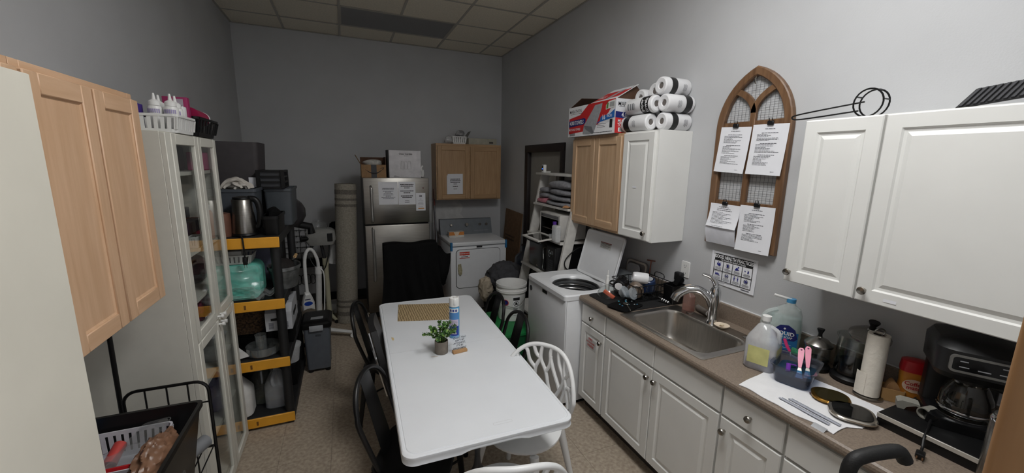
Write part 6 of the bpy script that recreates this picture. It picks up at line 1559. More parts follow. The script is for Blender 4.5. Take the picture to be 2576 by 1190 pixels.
part('red_panel', G().poly(ff_, pp(0, (.02, .08), (.42, .14), (.66, .30), (.87, .62), (.99, .98), (.99, 1), (.46, 1), (.28, .70), (.02, .62)), .0006), RED, t)
part('white_panel', G().poly(ff_, pp(0, (.02, .63), (.28, .71), (.46, .998), (.01, .998)), .001), PRW, t)
part('white_foot', G().poly(ff_, pp(0, (.0, .0), (.99, .0), (.99, .34), (.60, .30), (.42, .15), (.02, .10)), .001), PRW, t)
part('navy_band', G().poly(ff_, pp(0, (.02, .33), (.38, .38), (.41, .44), (.41, .55), (.37, .58), (.02, .54)), .0014), NAVY, t)
part('blue_band', G().poly(ff_, pp(0, (.60, .30), (.72, .38), (.985, .46), (.985, .70), (.90, .58), (.74, .54), (.72, .5), (.72, .42)), .0016), BLUE, t)
part('printed_towel_stack', G().poly(ff_, pp(0, (.36, .12), (.38, .34), (.56, .80), (.60, .92), (.75, .94), (.74, .80), (.60, .06), (.50, .03), (.36, .05)), .002), PGREY, t)
part('printed_towel_shade', G().poly(ff_, pp(0, (.38, .33), (.55, .27), (.60, .06), (.57, .03), (.42, .20)), .0026), M('print_dgrey', (110, 112, 116), .55), t)
g = G(); g.text('4,000 TOWELS', ff_.sub(.205*W_, .455*bh, .0012), .046, bold=.02, cond=.74); g.text('MULTI-FOLD TOWELS', ff_.sub(.16*W_, .235*bh, .0008), .026, bold=.02, cond=.72); g.text('16', ff_.sub(.785*W_, .5*bh, .0016), .052, bold=.02, cond=.85); g.text('PACKS', ff_.sub(.895*W_, .52*bh, .0016), .027, bold=.01, cond=.8)
part('white_lettering', g, PRW, t)
g = G(); g.text('MARATHON', ff_.sub(.17*W_, .84*bh, .0006), .04, bold=.003, cond=.85); lines(g, ff_.sub(.05*W_, .74*bh, .0008), .2, .01, [(.5, 1, .003)], 3, margin=0)
for k in range(16): g.rect(ff_, .05*W_+k*.0055, .03*bh, .05*W_+k*.0055+.0028, .12*bh, .002)
lines(g, ff_.sub(.66*W_, .12*bh, .001), .12, .06, [(.2, 1, .003), (.4, .8, .003), (.6, .9, .003)], 5, margin=0); lines(g, ff_.sub(.60*W_, .02*bh, .001), .24, .02, [(.5, 1, .005)], 6, margin=0)
g.rect(ff_, .905*W_, .17*bh, .955*W_, .42*bh, .0024); part('dark_lettering', g, INKB, t)
g = G(); g.poly(ff_, pp(0, (.82, .72), (.985, .76), (.985, .97), (.87, .95), (.82, .85)), .0022); part('white_sticker', g, M('sticker_w', (226, 228, 222), .5), t)
g = G()
for k in range(9): g.rect(ff_, .89*W_+k*.0065, .78*bh, .89*W_+k*.0065+.0035, .92*bh, .0028)
part('sticker_bars', g, INK, t); part('green_mark', G().poly(ff_, pp(0, (.83, .74), (.865, .75), (.87, .9), (.85, .93), (.83, .84)), .0028), M('print_green', (90, 130, 70), .5), t)
fs_ = FB(bx0, by0, z0); Ws = bx1-bx0
part('side_red', G().poly(fs_, [(0, 0), (Ws, 0), (Ws, .36*bh), (0, .45*bh)], .0006), RED, t)
part('side_navy', G().poly(fs_, [(0, .45*bh), (Ws*.8, .40*bh), (Ws*.8, .58*bh), (0, .63*bh)], .001), NAVY, t)
g = G(); g.text('4,000', fs_.sub(.1, .53*bh, .0006), .046, bold=.02, cond=.9); g.text('MULTI-FOLD', fs_.sub(.1, .34*bh, .0002), .036, bold=.02, cond=.75); g.text('TOWELS', fs_.sub(.075, .23*bh, .0002), .036, bold=.02, cond=.75); g.rect(fs_, .03, .04*bh, .12, .16*bh, .0012); part('side_lettering', g, PRW, t)
g = G(); g.text('MARATHON', fs_.sub(.125, .84*bh), .042, bold=.003, cond=.9); lines(g, fs_.sub(.03, .75*bh), .2, .01, [(.5, 1, .003)], 3, margin=0)
for k in range(12): g.rect(fs_, .04+k*.006, .06*bh, .043+k*.006, .14*bh, .002)
part('side_dark_lettering', g, INKB, t)
# flaps: right part of the long flap lifted, left side flap leaning in
ym = by0+.42*W_
yA, yB = by0, by0+.5*W_
fl = Fr((bx0, yB, z0+bh), (0, -1, 0), (.85, -.12, .55)); FWd = yB-yA; FH = .19
g = G(); g.prism(fl, [(0, 0), (FWd, 0), (FWd+.02, FH), (.06, FH)], -.003, 0); lf = part('lifted_flap', g, M('carton_white2', (0, 0, 0)), t)
part('flap_red', G().poly(fl, [(.01, .02), (FWd-.02, .035), (FWd+.01, .14), (.05, .14)], .0006), RED, lf)
part('flap_stack', G().poly(fl, [(.16, .02), (.22, .02), (FWd-.06, .15), (FWd-.11, .15)], .0012), PGREY, lf)
g = G(); g.text('ELS', fl.sub(.085, .065, .001), .05, bold=.02, shear=.2); part('flap_lettering', g, PRW, lf)
g = G(); g.add([(bx0+.004, by0, z0+bh), (bx1, by0, z0+bh), (bx0+.16, by0-.012, z0+bh+.105), (bx0+.004, by0+.003, z0+bh), (bx1, by0+.003, z0+bh), (bx0+.16, by0-.009, z0+bh+.105)], [(0, 1, 2), (5, 4, 3), (0, 3, 4, 1), (1, 4, 5, 2), (2, 5, 3, 0)]); part('end_flap', g, DKRAFT, t)
g = G(); g.add([(bx0+.01, by1-.002, z0+bh), (bx1, by1-.002, z0+bh), (bx1, by1-.14, z0+bh+.085), (bx0+.05, by1-.12, z0+bh+.075), (bx0+.01, by1-.006, z0+bh), (bx1, by1-.006, z0+bh), (bx1, by1-.144, z0+bh+.082), (bx0+.05, by1-.124, z0+bh+.072)], [(0, 1, 2, 3), (7, 6, 5, 4), (0, 4, 5, 1), (1, 5, 6, 2), (2, 6, 7, 3), (3, 7, 4, 0)]); part('end_flap', g, DKRAFT, t)
g = G(); g.prism(Fr((bx1-.002, by1, z0+bh), (0, -1, 0), (-.25, 0, 1)), [(0, 0), (W_, 0), (W_, .05), (W_*.45, .07), (.02, .05)], -.003, 0); part('rear_flap', g, DKRAFT, t)

# wrapped paper towel rolls
RW = M('roll_wrap', (226, 226, 228), .35, noise=.02, bump=.3, bs=25)
def roll(label, c, ax, L_=.27, r_=.0585, band=(.05, .095), words=None, upv=(0, 0, 1)):
    """c: centre of the visible end, ax: direction of the body away from that end"""
    ax = Vector(ax).normalized(); t = thing('wrapped_roll', label, 'paper towel', c, group='wrapped paper towel rolls on the white cabinet')
    q = ax.to_track_quat('Z', 'Y').to_matrix().to_4x4(); q.translation = Vector(c)
    g = G(); g.T = q; rnd = random.Random(hash(label) % 1000)
    prof = [(.018, .012), (.024, .003), (r_*.8, .0), (r_*.95, .006), (r_, .018), (r_, L_-.018), (r_*.95, L_-.006), (r_*.8, L_), (.02, L_-.003)]
    g.lathe(prof, 28); g.T = None; b = part('wrapped_body', g, RW, t)
    g = G(); g.T = q; g.lathe([(.0235, .0095), (.0, .0095)], 16, cap=False); g.T = None; part('core', g, M('core_grey', (104, 98, 94), .8), t)
    g = G(); g.T = q; g.lathe([(r_+.0006, band[0]), (r_+.0006, band[1])], 28, cap=False); g.T = None; part('black_band', g, M('band_black', (24, 24, 25), .35), t)
    # lettering: around the side facing the camera
    toc = Vector((-.72, -.55, -.1)); e1 = (toc-ax*toc.dot(ax)).normalized(); e2 = ax.cross(e1)
    def fn(off, z):
        def f_(a, b):      # a around, b along
            th = a/r_; rr = r_+off
            return Vector(c)+ax*(z+b)+e1*rr*math.cos(th)+e2*rr*math.sin(th)
        return f_
    if words:
        g = G(); up_sign = 1 if e2.z < 0 else -1
        for k, wd in enumerate(words):
            zz = band[0]+(k+.55)*(band[1]-band[0])/len(words)
            g.text(wd, lambda a, b, zz=zz: fn(.0016, zz)(-a*up_sign, b), .038, bold=.01)
        part('lettering', g, PRW, t)
    g = G(); z2 = band[1]+.05 if band[1] < L_*.6 else band[0]-.07
    for k in range(5): curvedrect(g, fn(.001, z2), -.02-.004*(k % 2), k*.007, .018+.004*(k % 3), k*.007+.0025, 4)
    part('small_print', g, INK, t)
    if band[1] < .12 and words:
        g = G()
        for k in range(3): curvedrect(g, fn(.001, L_-.10), -.02, k*.024, .025, k*.024+.014, 5)
        part('info_blocks', g, M('roll_info', (130, 132, 136), .5), t)
    return t
r_ = .0585; Z0 = ZT+r_+.0015
yv = 2.235
roll('bottom left wrapped roll on the white cabinet with its black band at the far end', (1.975, yv, Z0), (0, 1, 0), band=(.175, .235))
roll('middle left wrapped roll whose black band reads paper towels', (1.985, yv-.03, Z0+.118), (-.03, 1, 0), band=(.028, .105), words=('towels', 'paper'))
roll('bottom right wrapped roll pushed against the wall on the white cabinet', (1.99, 2.165, Z0), (1, 0, 0), L_=.225, band=(.05, .10))
roll('middle right wrapped roll with its black band by the wall', (1.985, 2.150, Z0+.117), (1, 0, 0), L_=.23, band=(.145, .20))
roll('top right wrapped roll of the stack, black band near its open end', (1.985, 2.19, Z0+.232), (1, .03, .0), L_=.23, band=(.05, .10))
roll('top middle wrapped roll lying behind the paper towels roll', (2.04, 2.31, Z0+.218), (1, .05, 0), L_=.175, band=(.11, .15))
roll('top left wrapped roll nearest the red carton', (2.02, 2.43, Z0+.19), (1, .05, 0), L_=.195, band=(.13, .17))
roll('lower wrapped roll hidden behind the left rolls', (2.045, 2.40, Z0+.06), (1, 0, 0), L_=.17, band=(.1, .13))

# wire stand and vent plate on the near cabinet
t = thing('wire_banana_stand', 'black wire stand with a double ring lying on the near white cabinet', 'wire stand', (2.06, 1.1, 2.09))
g = G(); zc = 2.092
for dx in (0, .045):
    g.tube([(2.02+dx, 1.012+.052*math.cos(2*PI*k/24), zc+.060+.056*math.sin(2*PI*k/24)) for k in range(24)], .0035, 6, closed=True)
for a in (30, 120, 170, 260): g.rod((2.02, 1.012+.052*math.cos(R(a)), zc+.060+.056*math.sin(R(a))), (2.065, 1.012+.052*math.cos(R(a)), zc+.060+.056*math.sin(R(a))), .003, n=6)
part('ring_pair', g, BLACKM, t)
g = G(); g.tube(smoothline([(2.03, 1.03, zc+.066), (2.03, 1.20, zc+.050), (2.03, 1.30, zc+.038), (2.032, 1.322, zc+.028), (2.035, 1.30, zc+.018), (2.035, 1.20, zc+.022), (2.035, 1.05, zc+.032)], 5), .0035, 6); part('long_loop', g, BLACKM, t)
t = thing('vent_grille', 'dark slatted plate leaning on top of the near white cabinet', 'grille', (2.05, .65, 2.09))
fv = Fr((1.985, .735, 2.094), (.1, -1, .14), (.75, 0, .45))
part('plate', G().fbox(fv, 0, .19, 0, .15, -.004, 0), BLACK, t)
for k in range(11): part('slat', G().fbox(fv, .008+k*.0165, .016+k*.0165, .008, .142, 0, .004), M('slat_grey', (52, 52, 56), .5), t)
# on the back wall cabinet
def slot_basket(t, x0, x1, y0, y1, z0, h, mat, taper=.88, rows=1, rim=.008, n=(9, 5), th=.003):
    """open plastic basket with slotted walls: rim, floor, posts"""
    cx, cyy = (x0+x1)/2, (y0+y1)/2; W, D = x1-x0, y1-y0
    g = G(); f = Fr((cx, cyy, 0), (1, 0, 0), (0, 1, 0))
    def lp(k, i=0): return rrect((W*k)-2*i, (D*k)-2*i, min(W, D)*.08, 3)
    lev = [0, .18]+[.18+.70*(q+1)/(rows) for q in range(rows)]
    def kk(q): return taper+(1-taper)*q
    g.rings(f, [(lp(kk(0)), z0), (lp(kk(.2)), z0+h*.2), (lp(kk(.2), th), z0+h*.2), (lp(kk(0), th), z0+.004)], cap0=True, cap1=True)
    g.rings(f, [(lp(kk(.86)), z0+h*.86), (lp(1.02), z0+h*.88), (lp(1.02), z0+h), (lp(kk(1), th), z0+h), (lp(kk(.86), th), z0+h*.86), (lp(kk(.86)), z0+h*.86)], cap0=False, cap1=False)
    if rows > 1: g.rings(f, [(lp(kk(.5)), z0+h*.5), (lp(kk(.56)), z0+h*.56), (lp(kk(.56), th), z0+h*.56), (lp(kk(.5), th), z0+h*.5), (lp(kk(.5)), z0+h*.5)], cap0=False, cap1=False)
    for ax, nn in ((0, n[0]), (1, n[1])):
        for k in range(nn+1):
            u = -1+2*k/nn
            for s_ in (-1, 1):
                pts = []
                for q in (.19, .87):
                    a, b = W*kk(q)/2, D*kk(q)/2
                    if ax == 0: pts.append((cx+u*(a-.006), cyy+s_*(b-th/2), z0+h*q))
                    else: pts.append((cx+s_*(a-th/2), cyy+u*(b-.006), z0+h*q))
                wd = (W if ax == 0 else D)/nn*.28
                p0, p1 = map(Vector, pts); d = (p1-p0).normalized(); sd = Vector((1, 0, 0)) if ax == 0 else Vector((0, 1, 0)); nr = sd.cross(d)
                vs = []
                for p in (p0, p1):
                    for a_, b_ in ((-wd, -th/2), (wd, -th/2), (wd, th/2), (-wd, th/2)): vs.append(p+sd*a_+nr*b_)
                g.add(vs, [(0, 1, 5, 4), (1, 2, 6, 5), (2, 3, 7, 6), (3, 0, 4, 7)])
    return part('basket', g, mat, t)
t = thing('small_basket', 'small white slotted basket with packets on the back wall cabinet', 'basket', (1.49, 5.55, 2.13))
slot_basket(t, 1.40, 1.60, 5.47, 5.63, 2.129, .105, WHITE, rows=2, n=(6, 4))
solo('foil_packet', 'crumpled silvery packet sticking out of the small basket', 'packet', G().blob((1.53, 5.55, 2.27), (.06, .035, .05), .15, seed=4), M('foil', (150, 150, 152), .35, .4, bump=.4, bs=30))
solo('plastic_bag', 'crumpled clear bag beside the small basket on the back cabinet', 'bag', G().blob((1.37, 5.56, 2.185), (.055, .06, .055), .2, seed=14), FROST)
solo('grey_card', 'grey card standing up behind the small basket', 'card', G().add([(1.58, 5.60, 2.20), (1.64, 5.60, 2.21), (1.71, 5.63, 2.32), (1.67, 5.63, 2.31), (1.58, 5.603, 2.20), (1.64, 5.603, 2.21), (1.71, 5.633, 2.32), (1.67, 5.633, 2.31)], [(0, 1, 2, 3), (7, 6, 5, 4), (0, 4, 5, 1), (1, 5, 6, 2), (2, 6, 7, 3), (3, 7, 4, 0)]), M('card_grey', (100, 98, 94), .6))
t = thing('flat_box', 'long flat cream box on the back wall cabinet', 'box', (1.85, 5.58, 2.13))
part('carton', G().box(1.635, 2.05, 5.48, 5.70, 2.129, 2.215, .003), M('cream_box', (176, 172, 156), .6), t)
g = G(); g.text('belts', FB(1.98, 5.4795, 2.165), .04, bold=.02, shear=.2) if 0 else g.rect(FB(1.635, 5.4795, 2.129), .30, .02, .36, .045); part('logo_block', g, M('logo_grey', (70, 66, 62), .6), t)
# ================================================================== ON THE TABLE
def tp(x, y): 
    c, s = math.cos(TA), math.sin(TA); return (TC[0]+x*c-y*s, TC[1]+x*s+y*c)
TZ0 = .7404
STRAW = CHECKER2('straw_weave', (118, 98, 68), (186, 164, 124), 18, .8)
t = thing('placemat', 'tan woven placemat at the far end of the table', 'placemat', (.50, 2.92, TZ0))
part('mat', G().prism(Fr((0, 0, TZ0), (1, 0, 0), (0, 1, 0)), [(.298, 2.80), (.665, 2.70), (.752, 3.03), (.345, 3.14)], .0002, .0035), STRAW, t)
# aerosol
t = thing('spray_can', 'blue and white disinfectant spray can standing by the plant', 'spray can', (.615, 2.40, TZ0))
cx, cyy, r_ = .617, 2.41, .0335
def onc(z, rr=.0336, ac=-.25): return lambda a, b: (cx+rr*math.sin(ac+a/.0335), cyy-rr*math.cos(ac+a/.0335), z+b)
z = TZ0+.0004
part('body', G().lathe([(.031, z), (r_, z+.004), (r_, z+.205), (.030, z+.213), (.028, z+.215)], 28, (cx, cyy)), M('can_blue', (90, 165, 215), .3), t)
cp2 = part('cap', G().lathe([(.0335, z+.216), (.0335, z+.262), (.031, z+.272), (.024, z+.274), (.02, z+.262), (0, z+.262)], 28, (cx, cyy), cap=False), WHITE, t)
part('nozzle', G().cyl((cx, cyy), z+.262, z+.278, .008).box(cx-.012, cx+.006, cyy-.036, cyy-.012, z+.226, z+.268, .005), WHITE, cp2)
for nm, z0, z1, m_, rr in (('white_band', .178, .205, PRW, .0339), ('blue_band', .13, .177, M('can_mid', (84, 140, 200), .35), .0339), ('lilac_band', .085, .13, M('can_lilac', (206, 196, 222), .35), .0339), ('navy_block', .02, .084, M('can_navy', (36, 58, 160), .35), .0341)):
    g = G(); curvedrect(g, onc(z, rr), -.042, z0, .03, z1, 12); part(nm, g, m_, t)
g = G()
for k, (a, w_) in enumerate(((-.03, .012), (-.012, .012), (.006, .012))): curvedrect(g, onc(z, .0345), a, .184, a+w_, .2, 2)
part('logo_blocks', g, M('can_logo', (60, 74, 140), .35), t)
g = G()
for k in range(4): curvedrect(g, onc(z, .0345), -.036, .092+k*.009, .02-.004*(k % 2), .095+k*.009, 5)
curvedrect(g, onc(z, .0346), -.03, .03, .015, .04, 4); part('label_print', g, PGREY, t)
# plant
t = thing('potted_plant', 'small green artificial plant in a grey concrete pot on the table', 'plant', (.49, 2.225, TZ0))
px, py = .487, 2.222
part('pot', G().lathe([(.038, z), (.040, z+.003), (.040, z+.078), (.036, z+.078), (.035, z+.065), (0, z+.064)], 28, (px, py), cap=False), M('concrete', (128, 120, 110), .85, noise=.1, ns=40, bump=.2), t)
part('soil', G().lathe([(.0345, z+.066), (0, z+.068)], 20, (px, py), cap=False), M('soil', (40, 34, 26), .9), t)
rnd = random.Random(3)
LV = [(0, 0, 0), (.006, .004, .001), (.0075, .011, .0015), (0, .018, 0), (-.0075, .011, .0015), (-.006, .004, .001), (0, .010, -.001)]
LF = [(0, 1, 6), (1, 2, 6), (2, 3, 6), (3, 4, 6), (4, 5, 6), (5, 0, 6)]
bases = []
for k, c_ in enumerate(((92, 136, 66), (142, 178, 88), (62, 100, 58))):
    me = bpy.data.meshes.new('leaf'); me.from_pydata(LV, [], LF); me.materials.append(M('leaf_%d' % k, c_, .5, noise=.15, ns=60)); bases.append(me)
extra = G(); cnt = 0; slots = []
for i in range(26):
    a = i*2.399; sp = .25+.8*((i*7 % 10)/9); L_ = .085+.045*rnd.random()
    tip = Vector((px+.008+math.cos(a)*L_*sp, py+math.sin(a)*L_*sp, z+.075+L_*(1.0-.6*sp)+.015))
    b0 = Vector((px+math.cos(a)*.015, py+math.sin(a)*.015, z+.066)); mid_ = (b0+tip)/2+Vector((0, 0, .022))
    path = smoothline([b0, mid_, tip], 5); s_ = part('stem', G().tube(path, .0012, 5), M('stem_green', (80, 108, 56), .6), t)
    for j in range(3, len(path)):
        for q in range(3):
            d = (path[j]-path[j-1]).normalized(); th = q*2.1+j*1.3
            side = d.orthogonal().normalized(); side.rotate(Matrix.Rotation(th, 3, d)); yv_ = (side*.85+d*.5).normalized(); zv = yv_.cross(d).cross(yv_).normalized(); xv = yv_.cross(zv)
            m_ = Matrix((xv, yv_, zv)).transposed().to_4x4(); m_.translation = path[j]
            slots.append((path[j].y, s_, m_ @ Matrix.Scale(.6+.4*rnd.random(), 4), (i+j+q) % 3))
slots.sort(key=lambda q: q[0])
for n_, (_, s_, m_, k) in enumerate(slots):      # the leaves nearest the camera are single parts, the rest one joined part
    if n_ < 290:
        o = bpy.data.objects.new('leaf', bases[k]); COL.objects.link(o); o.parent = s_; m2 = m_.copy(); m2.translation = m_.translation-LOC[t]; o.matrix_local = m2
    else: extra.add([m_ @ Vector(v) for v in LV], LF, True)
part('foliage', extra, MATS['leaf_0'], t, kind='stuff')
# acrylic sign in a wooden block
t = thing('acrylic_sign', 'small clear sign lettered in black standing in a wooden block by the plant', 'sign', (.585, 2.19, TZ0))
fsg = Fr((.548, 2.165, z), (.985, .12, 0), (0, .12, 1))
part('wooden_base', G().fbox(Fr((.548, 2.165, z), (.985, .12, 0), (0, 0, 1)), 0, .09, 0, .018, -.028, .0, .002, 1), M('sign_wood', (190, 150, 104), .6, c2=(165, 124, 80), ns=6, stretch=(2, 20, 20)), t)
sg = part('clear_panel', G().fbox(fsg, .003, .087, .0185, .105, -.014, -.012), GLASS('acrylic', (.95, .96, .97), 1.0, .02, .1), t)
fq = fsg.sub(.045, 0, -.0115)
g = G(); g.text('Good Hair', fq.sub(0, .094), .019, shear=.3); g.text('ISN\'T BY', fq.sub(.002, .077), .016, bold=.012); g.text('ACCIDENT,', fq.sub(0, .061), .015, bold=.012); g.text('IT\'S BY', fq.sub(.002, .045), .015, bold=.012); g.text('APPOINTMENT', fq.sub(0, .029), .013, bold=.012)
part('lettering', g, INKB, sg)

# ================================================================== ON TOP OF THE DISPLAY CABINET
CZT = 1.992
t = thing('white_basket', 'white slotted plastic basket on top of the display cabinet', 'basket', (-.86, 2.48, CZT))
slot_basket(t, -1.04, -.70, 2.36, 2.612, CZT, .082, WHITE, taper=.94, n=(13, 8))
def squeeze(x, y, lab):
    t = thing('squeeze_bottle', lab, 'bottle', (x, y, CZT+.006), group='white squeeze bottles in the basket')
    z = CZT+.005
    part('body', G().lathe([(.026, z), (.028, z+.004), (.028, z+.105), (.025, z+.113), (.02, z+.116)], 20, (x, y)), WHITE, t)
    part('cap', G().lathe([(.022, z+.116), (.022, z+.134), (.015, z+.14), (.008, z+.144), (.004, z+.172), (0, z+.173)], 16, (x, y), cap=False), WHITE, t)
    g = G()
    for k in range(7):
        a = -2.3+.26*k; f = Fr((x+.0283*math.cos(a), y+.0283*math.sin(a), z+.082), (-math.sin(a), math.cos(a), 0), (0, 0, 1)); g.rect(f, -.0025, 0, .0025, .018)
    part('measure_marks', g, M('mark_lilac', (160, 150, 190), .5), t, kind='stuff')
squeeze(-.795, 2.41, 'white squeeze bottle at the front left of the basket')
squeeze(-.80, 2.475, 'white squeeze bottle behind the front left one')
squeeze(-.735, 2.41, 'white squeeze bottle at the front right of the basket')
squeeze(-.737, 2.475, 'white squeeze bottle behind the front right one')
t = thing('product_box', 'small white printed box in the basket beside the squeeze bottles', 'box', (-.75, 2.55, CZT))
part('carton', G().box(-.768, -.718, 2.515, 2.56, CZT+.005, CZT+.135, .002), PRW, t)
g = G(); f = FB(-.768, 2.5145, CZT); lines(g, f, .05, .14, [(.25, .8, .02), (.5, .5, .02), (.7, .7, .02)], 4, margin=.15); part('printing', g, INK, t)
t = thing('magenta_box', 'magenta hair product box at the back of the white basket', 'box', (-.84, 2.59, CZT))
part('carton', G().box(-.815, -.712, 2.566, 2.598, CZT+.005, CZT+.185, .003), M('box_magenta', (150, 36, 90), .45), t)
part('portrait_panel', G().rect(FB(-.815, 2.5655, CZT), .045, .02, .085, .175), M('panel_lilac', (170, 160, 170), .5), t)
part('portrait_hair', G().poly(FB(-.75, 2.565, CZT+.135), circ(.014, 16)), INKB, t)
solo('purple_box', 'purple box at the near end of the white basket', 'box', G().box(-.875, -.845, 2.38, 2.43, CZT+.005, CZT+.125, .003), M('box_purple', (64, 40, 130), .5))
t = thing('black_basket', 'black slotted basket at the far end of the display cabinet top', 'basket', (-.83, 2.80, CZT))
slot_basket(t, -.98, -.69, 2.625, 2.985, CZT, .10, BLACK, taper=.86, n=(7, 7))
t = thing('magenta_canister', 'magenta canister with a white end lying in the black basket', 'canister', (-.735, 2.75, CZT+.06))
part('body', G().rod((-.735, 2.66, CZT+.108), (-.73, 2.82, CZT+.10), .04, n=20), M('can_magenta', (150, 24, 70), .4), t)
part('end_cap', G().rod((-.73, 2.8205, CZT+.10), (-.7295, 2.835, CZT+.0993), .041, n=20), PRW, t)

# ================================================================== INSIDE THE DISPLAY CABINET
def shz(i): return SHZ[i]+.0185
solo('dark_case', 'dark case on the top shelf of the display cabinet', 'case', G().box(-1.08, -.82, 2.50, 2.79, shz(6), shz(6)+.13, .01), M('case_dark', (40, 40, 42), .6))
solo('pink_box', 'pink box on the top shelf of the display cabinet', 'box', G().box(-.815, -.737, 2.80, 2.895, shz(6), shz(6)+.10, .004), M('box_pink', (170, 60, 110), .5))
cols = ((60, 40, 44), (84, 62, 84), (120, 70, 60), (96, 96, 100), (130, 40, 60), (44, 44, 50), (150, 110, 60))
cw = ('dark brown', 'plum', 'rust', 'grey', 'crimson', 'charcoal', 'ochre'); rw = ('front', 'middle', 'back'); lv = ('bottom', 'second', 'third', 'top')
rnd = random.Random(12); k = 0
for r_ in range(3):
    for c_ in range(5):
        for l_ in range(3 if r_ else 2):
            y = 2.645+c_*.058; x = -.825-r_*.072; h = .062; zz = shz(5)+l_*(h+.001)
            m_ = M('dye_%d' % (k % 7), cols[k % 7], .5)
            solo('dye_box', '%s hair colour box, %s row, %s layer, %s from the near end' % (cw[k % 7], rw[r_], lv[l_], ('first', 'second', 'third', 'fourth', 'fifth')[c_]), 'box', G().box(x-.034, x+.034, y-.028, y+.028, zz+.0005, zz+h, .002, 1), m_, group='hair colour boxes in the display cabinet'); k += 1
t = thing('tiny_basket', 'tiny white basket in front of the colour boxes in the display cabinet', 'basket', (-.765, 2.60, shz(5)))
slot_basket(t, -.788, -.74, 2.545, 2.65, shz(5)+.0005, .06, WHITE, n=(3, 6))
for i, (y, h, c, lb) in enumerate(((2.79, .24, (206, 170, 150), 'peach bottle nearest the door gap in the display cabinet'), (2.86, .20, (196, 160, 140), 'shorter peach bottle behind the right glass door'))):
    t = thing('peach_bottle', lb, 'bottle', (-.762, y, shz(5)), group='peach bottles in the display cabinet')
    part('body', G().lathe([(.022, shz(5)+.0005), (.023, shz(5)+h*.75), (.015, shz(5)+h*.85)], 16, (-.762, y)), M('peach_%d' % i, c, .45), t); part('cap', G().cyl((-.762, y), shz(5)+h*.85, shz(5)+h, .012), WHITE, t)
solo('dark_red_pack', 'dark red patterned pack on the lower middle shelf of the display cabinet', 'pack', G().blob((-.84, 2.75, shz(4)+.085), (.08, .12, .085), .06, seed=3), M('pack_darkred', (84, 36, 48), .6, noise=.4, ns=30))
solo('crimson_pack', 'crimson patterned pack behind the upper left glass door', 'pack', G().box(-.95, -.765, 2.58, 2.88, shz(3)+.0005, shz(3)+.155, .02, 3), M('pack_crimson', (120, 34, 64), .6, noise=.5, ns=40))
t = thing('purple_jug', 'purple plastic jug low in the display cabinet', 'jug', (-.82, 2.72, shz(1)))
t['cz'] = shz(1)+.0006; jug(t, -.82, 2.72, .075, .27, M('jug_purple', (74, 64, 120), .4)); part('cap', G().cyl((-.82, 2.72), shz(1)+.258, shz(1)+.285, .02), WHITE, t)
del t['cz']
t = thing('white_bottle', 'white round bottle at the bottom of the display cabinet', 'bottle', (-.82, 2.74, shz(0)))
part('body', G().lathe([(.045, shz(0)+.0005), (.05, shz(0)+.01), (.05, shz(0)+.15), (.03, shz(0)+.20), (.02, shz(0)+.21)], 18, (-.82, 2.74)), M('bottle_dull', (170, 172, 168), .5), t); part('cap', G().cyl((-.82, 2.74), shz(0)+.21, shz(0)+.24, .022), WHITE, t)
solo('clear_tub', 'clear plastic tub behind the lower right glass door', 'tub', G().rings(Fr((-.85, 2.76, 0), (1, 0, 0), (0, 1, 0)), [(rrect(.2, .2, .03, 3), shz(2)+.0005), (rrect(.22, .22, .03, 3), shz(2)+.10), (rrect(.23, .23, .03, 3), shz(2)+.105)], smooth=True), FROST)
solo('grey_binder_box', 'grey box on the lower shelf behind the lower right glass door', 'box', G().box(-1.08, -.92, 2.62, 2.86, shz(1)+.0005, shz(1)+.19, .003), M('box_dullgrey', (120, 120, 118), .6))

# ================================================================== ON THE BLACK SHELVING UNIT
D0, D1, D2, D3 = (z_+.0012 for z_ in TZ)
# top deck
t = thing('kettle', 'stainless steel electric kettle at the front of the top shelf', 'kettle', (-.635, 3.10, D3))
kx, ky = -.637, 3.115
part('base', G().lathe([(.075, D3), (.078, D3+.006), (.074, D3+.018)], 28, (kx, ky)), BLACK, t)
part('body', G().lathe([(.072, D3+.0185), (.073, D3+.03), (.056, D3+.235), (.05, D3+.243)], 32, (kx, ky)), STEEL, t)
part('lid', G().lathe([(.054, D3+.2435), (.052, D3+.255), (.02, D3+.262), (0, D3+.262)], 24, (kx, ky), cap=False), BLACK, t)
part('handle', G().tube(smoothline([(kx+.035, ky, D3+.245), (kx+.075, ky, D3+.238), (kx+.095, ky, D3+.19), (kx+.096, ky, D3+.11), (kx+.082, ky, D3+.06), (kx+.06, ky, D3+.05)], 5), .02, 10), BLACK, t)
part('switch', G().box(kx-.09, kx-.066, ky-.012, ky+.012, D3+.04, D3+.055, .003), BLACK, t)
part('spout', G().prism(Fr((kx-.045, ky, D3+.2), (0, 1, 0), (0, 0, 1)), [(-.018, .04), (.018, .04), (0, -.02)], -.012, .006) , STEEL, t)
cd_ = part('cord', G().tube(smoothline([(-.655, 3.045, D3+.006), (-.64, 3.0, D3+.012), (-.625, 2.962, D3-.005), (-.622, 2.958, 1.30), (-.622, 2.958, 1.24)], 6), .005, 7), BLACK, t)
part('plug', G().box(-.634, -.610, 2.947, 2.969, 1.20, 1.25, .005), BLACK, cd_); part('prong', G().box(-.629, -.627, 2.955, 2.961, 1.18, 1.20), NICKEL, cd_); part('prong', G().box(-.617, -.615, 2.955, 2.961, 1.18, 1.20), NICKEL, cd_)
solo('copper_tin', 'copper-brown tin left of the kettle', 'tin', G().lathe([(.05, D3), (.052, D3+.10), (.048, D3+.15), (.02, D3+.158), (0, D3+.158)], 20, (-.755, 3.10), cap=False), M('tin_copper', (120, 82, 66), .4, .3))
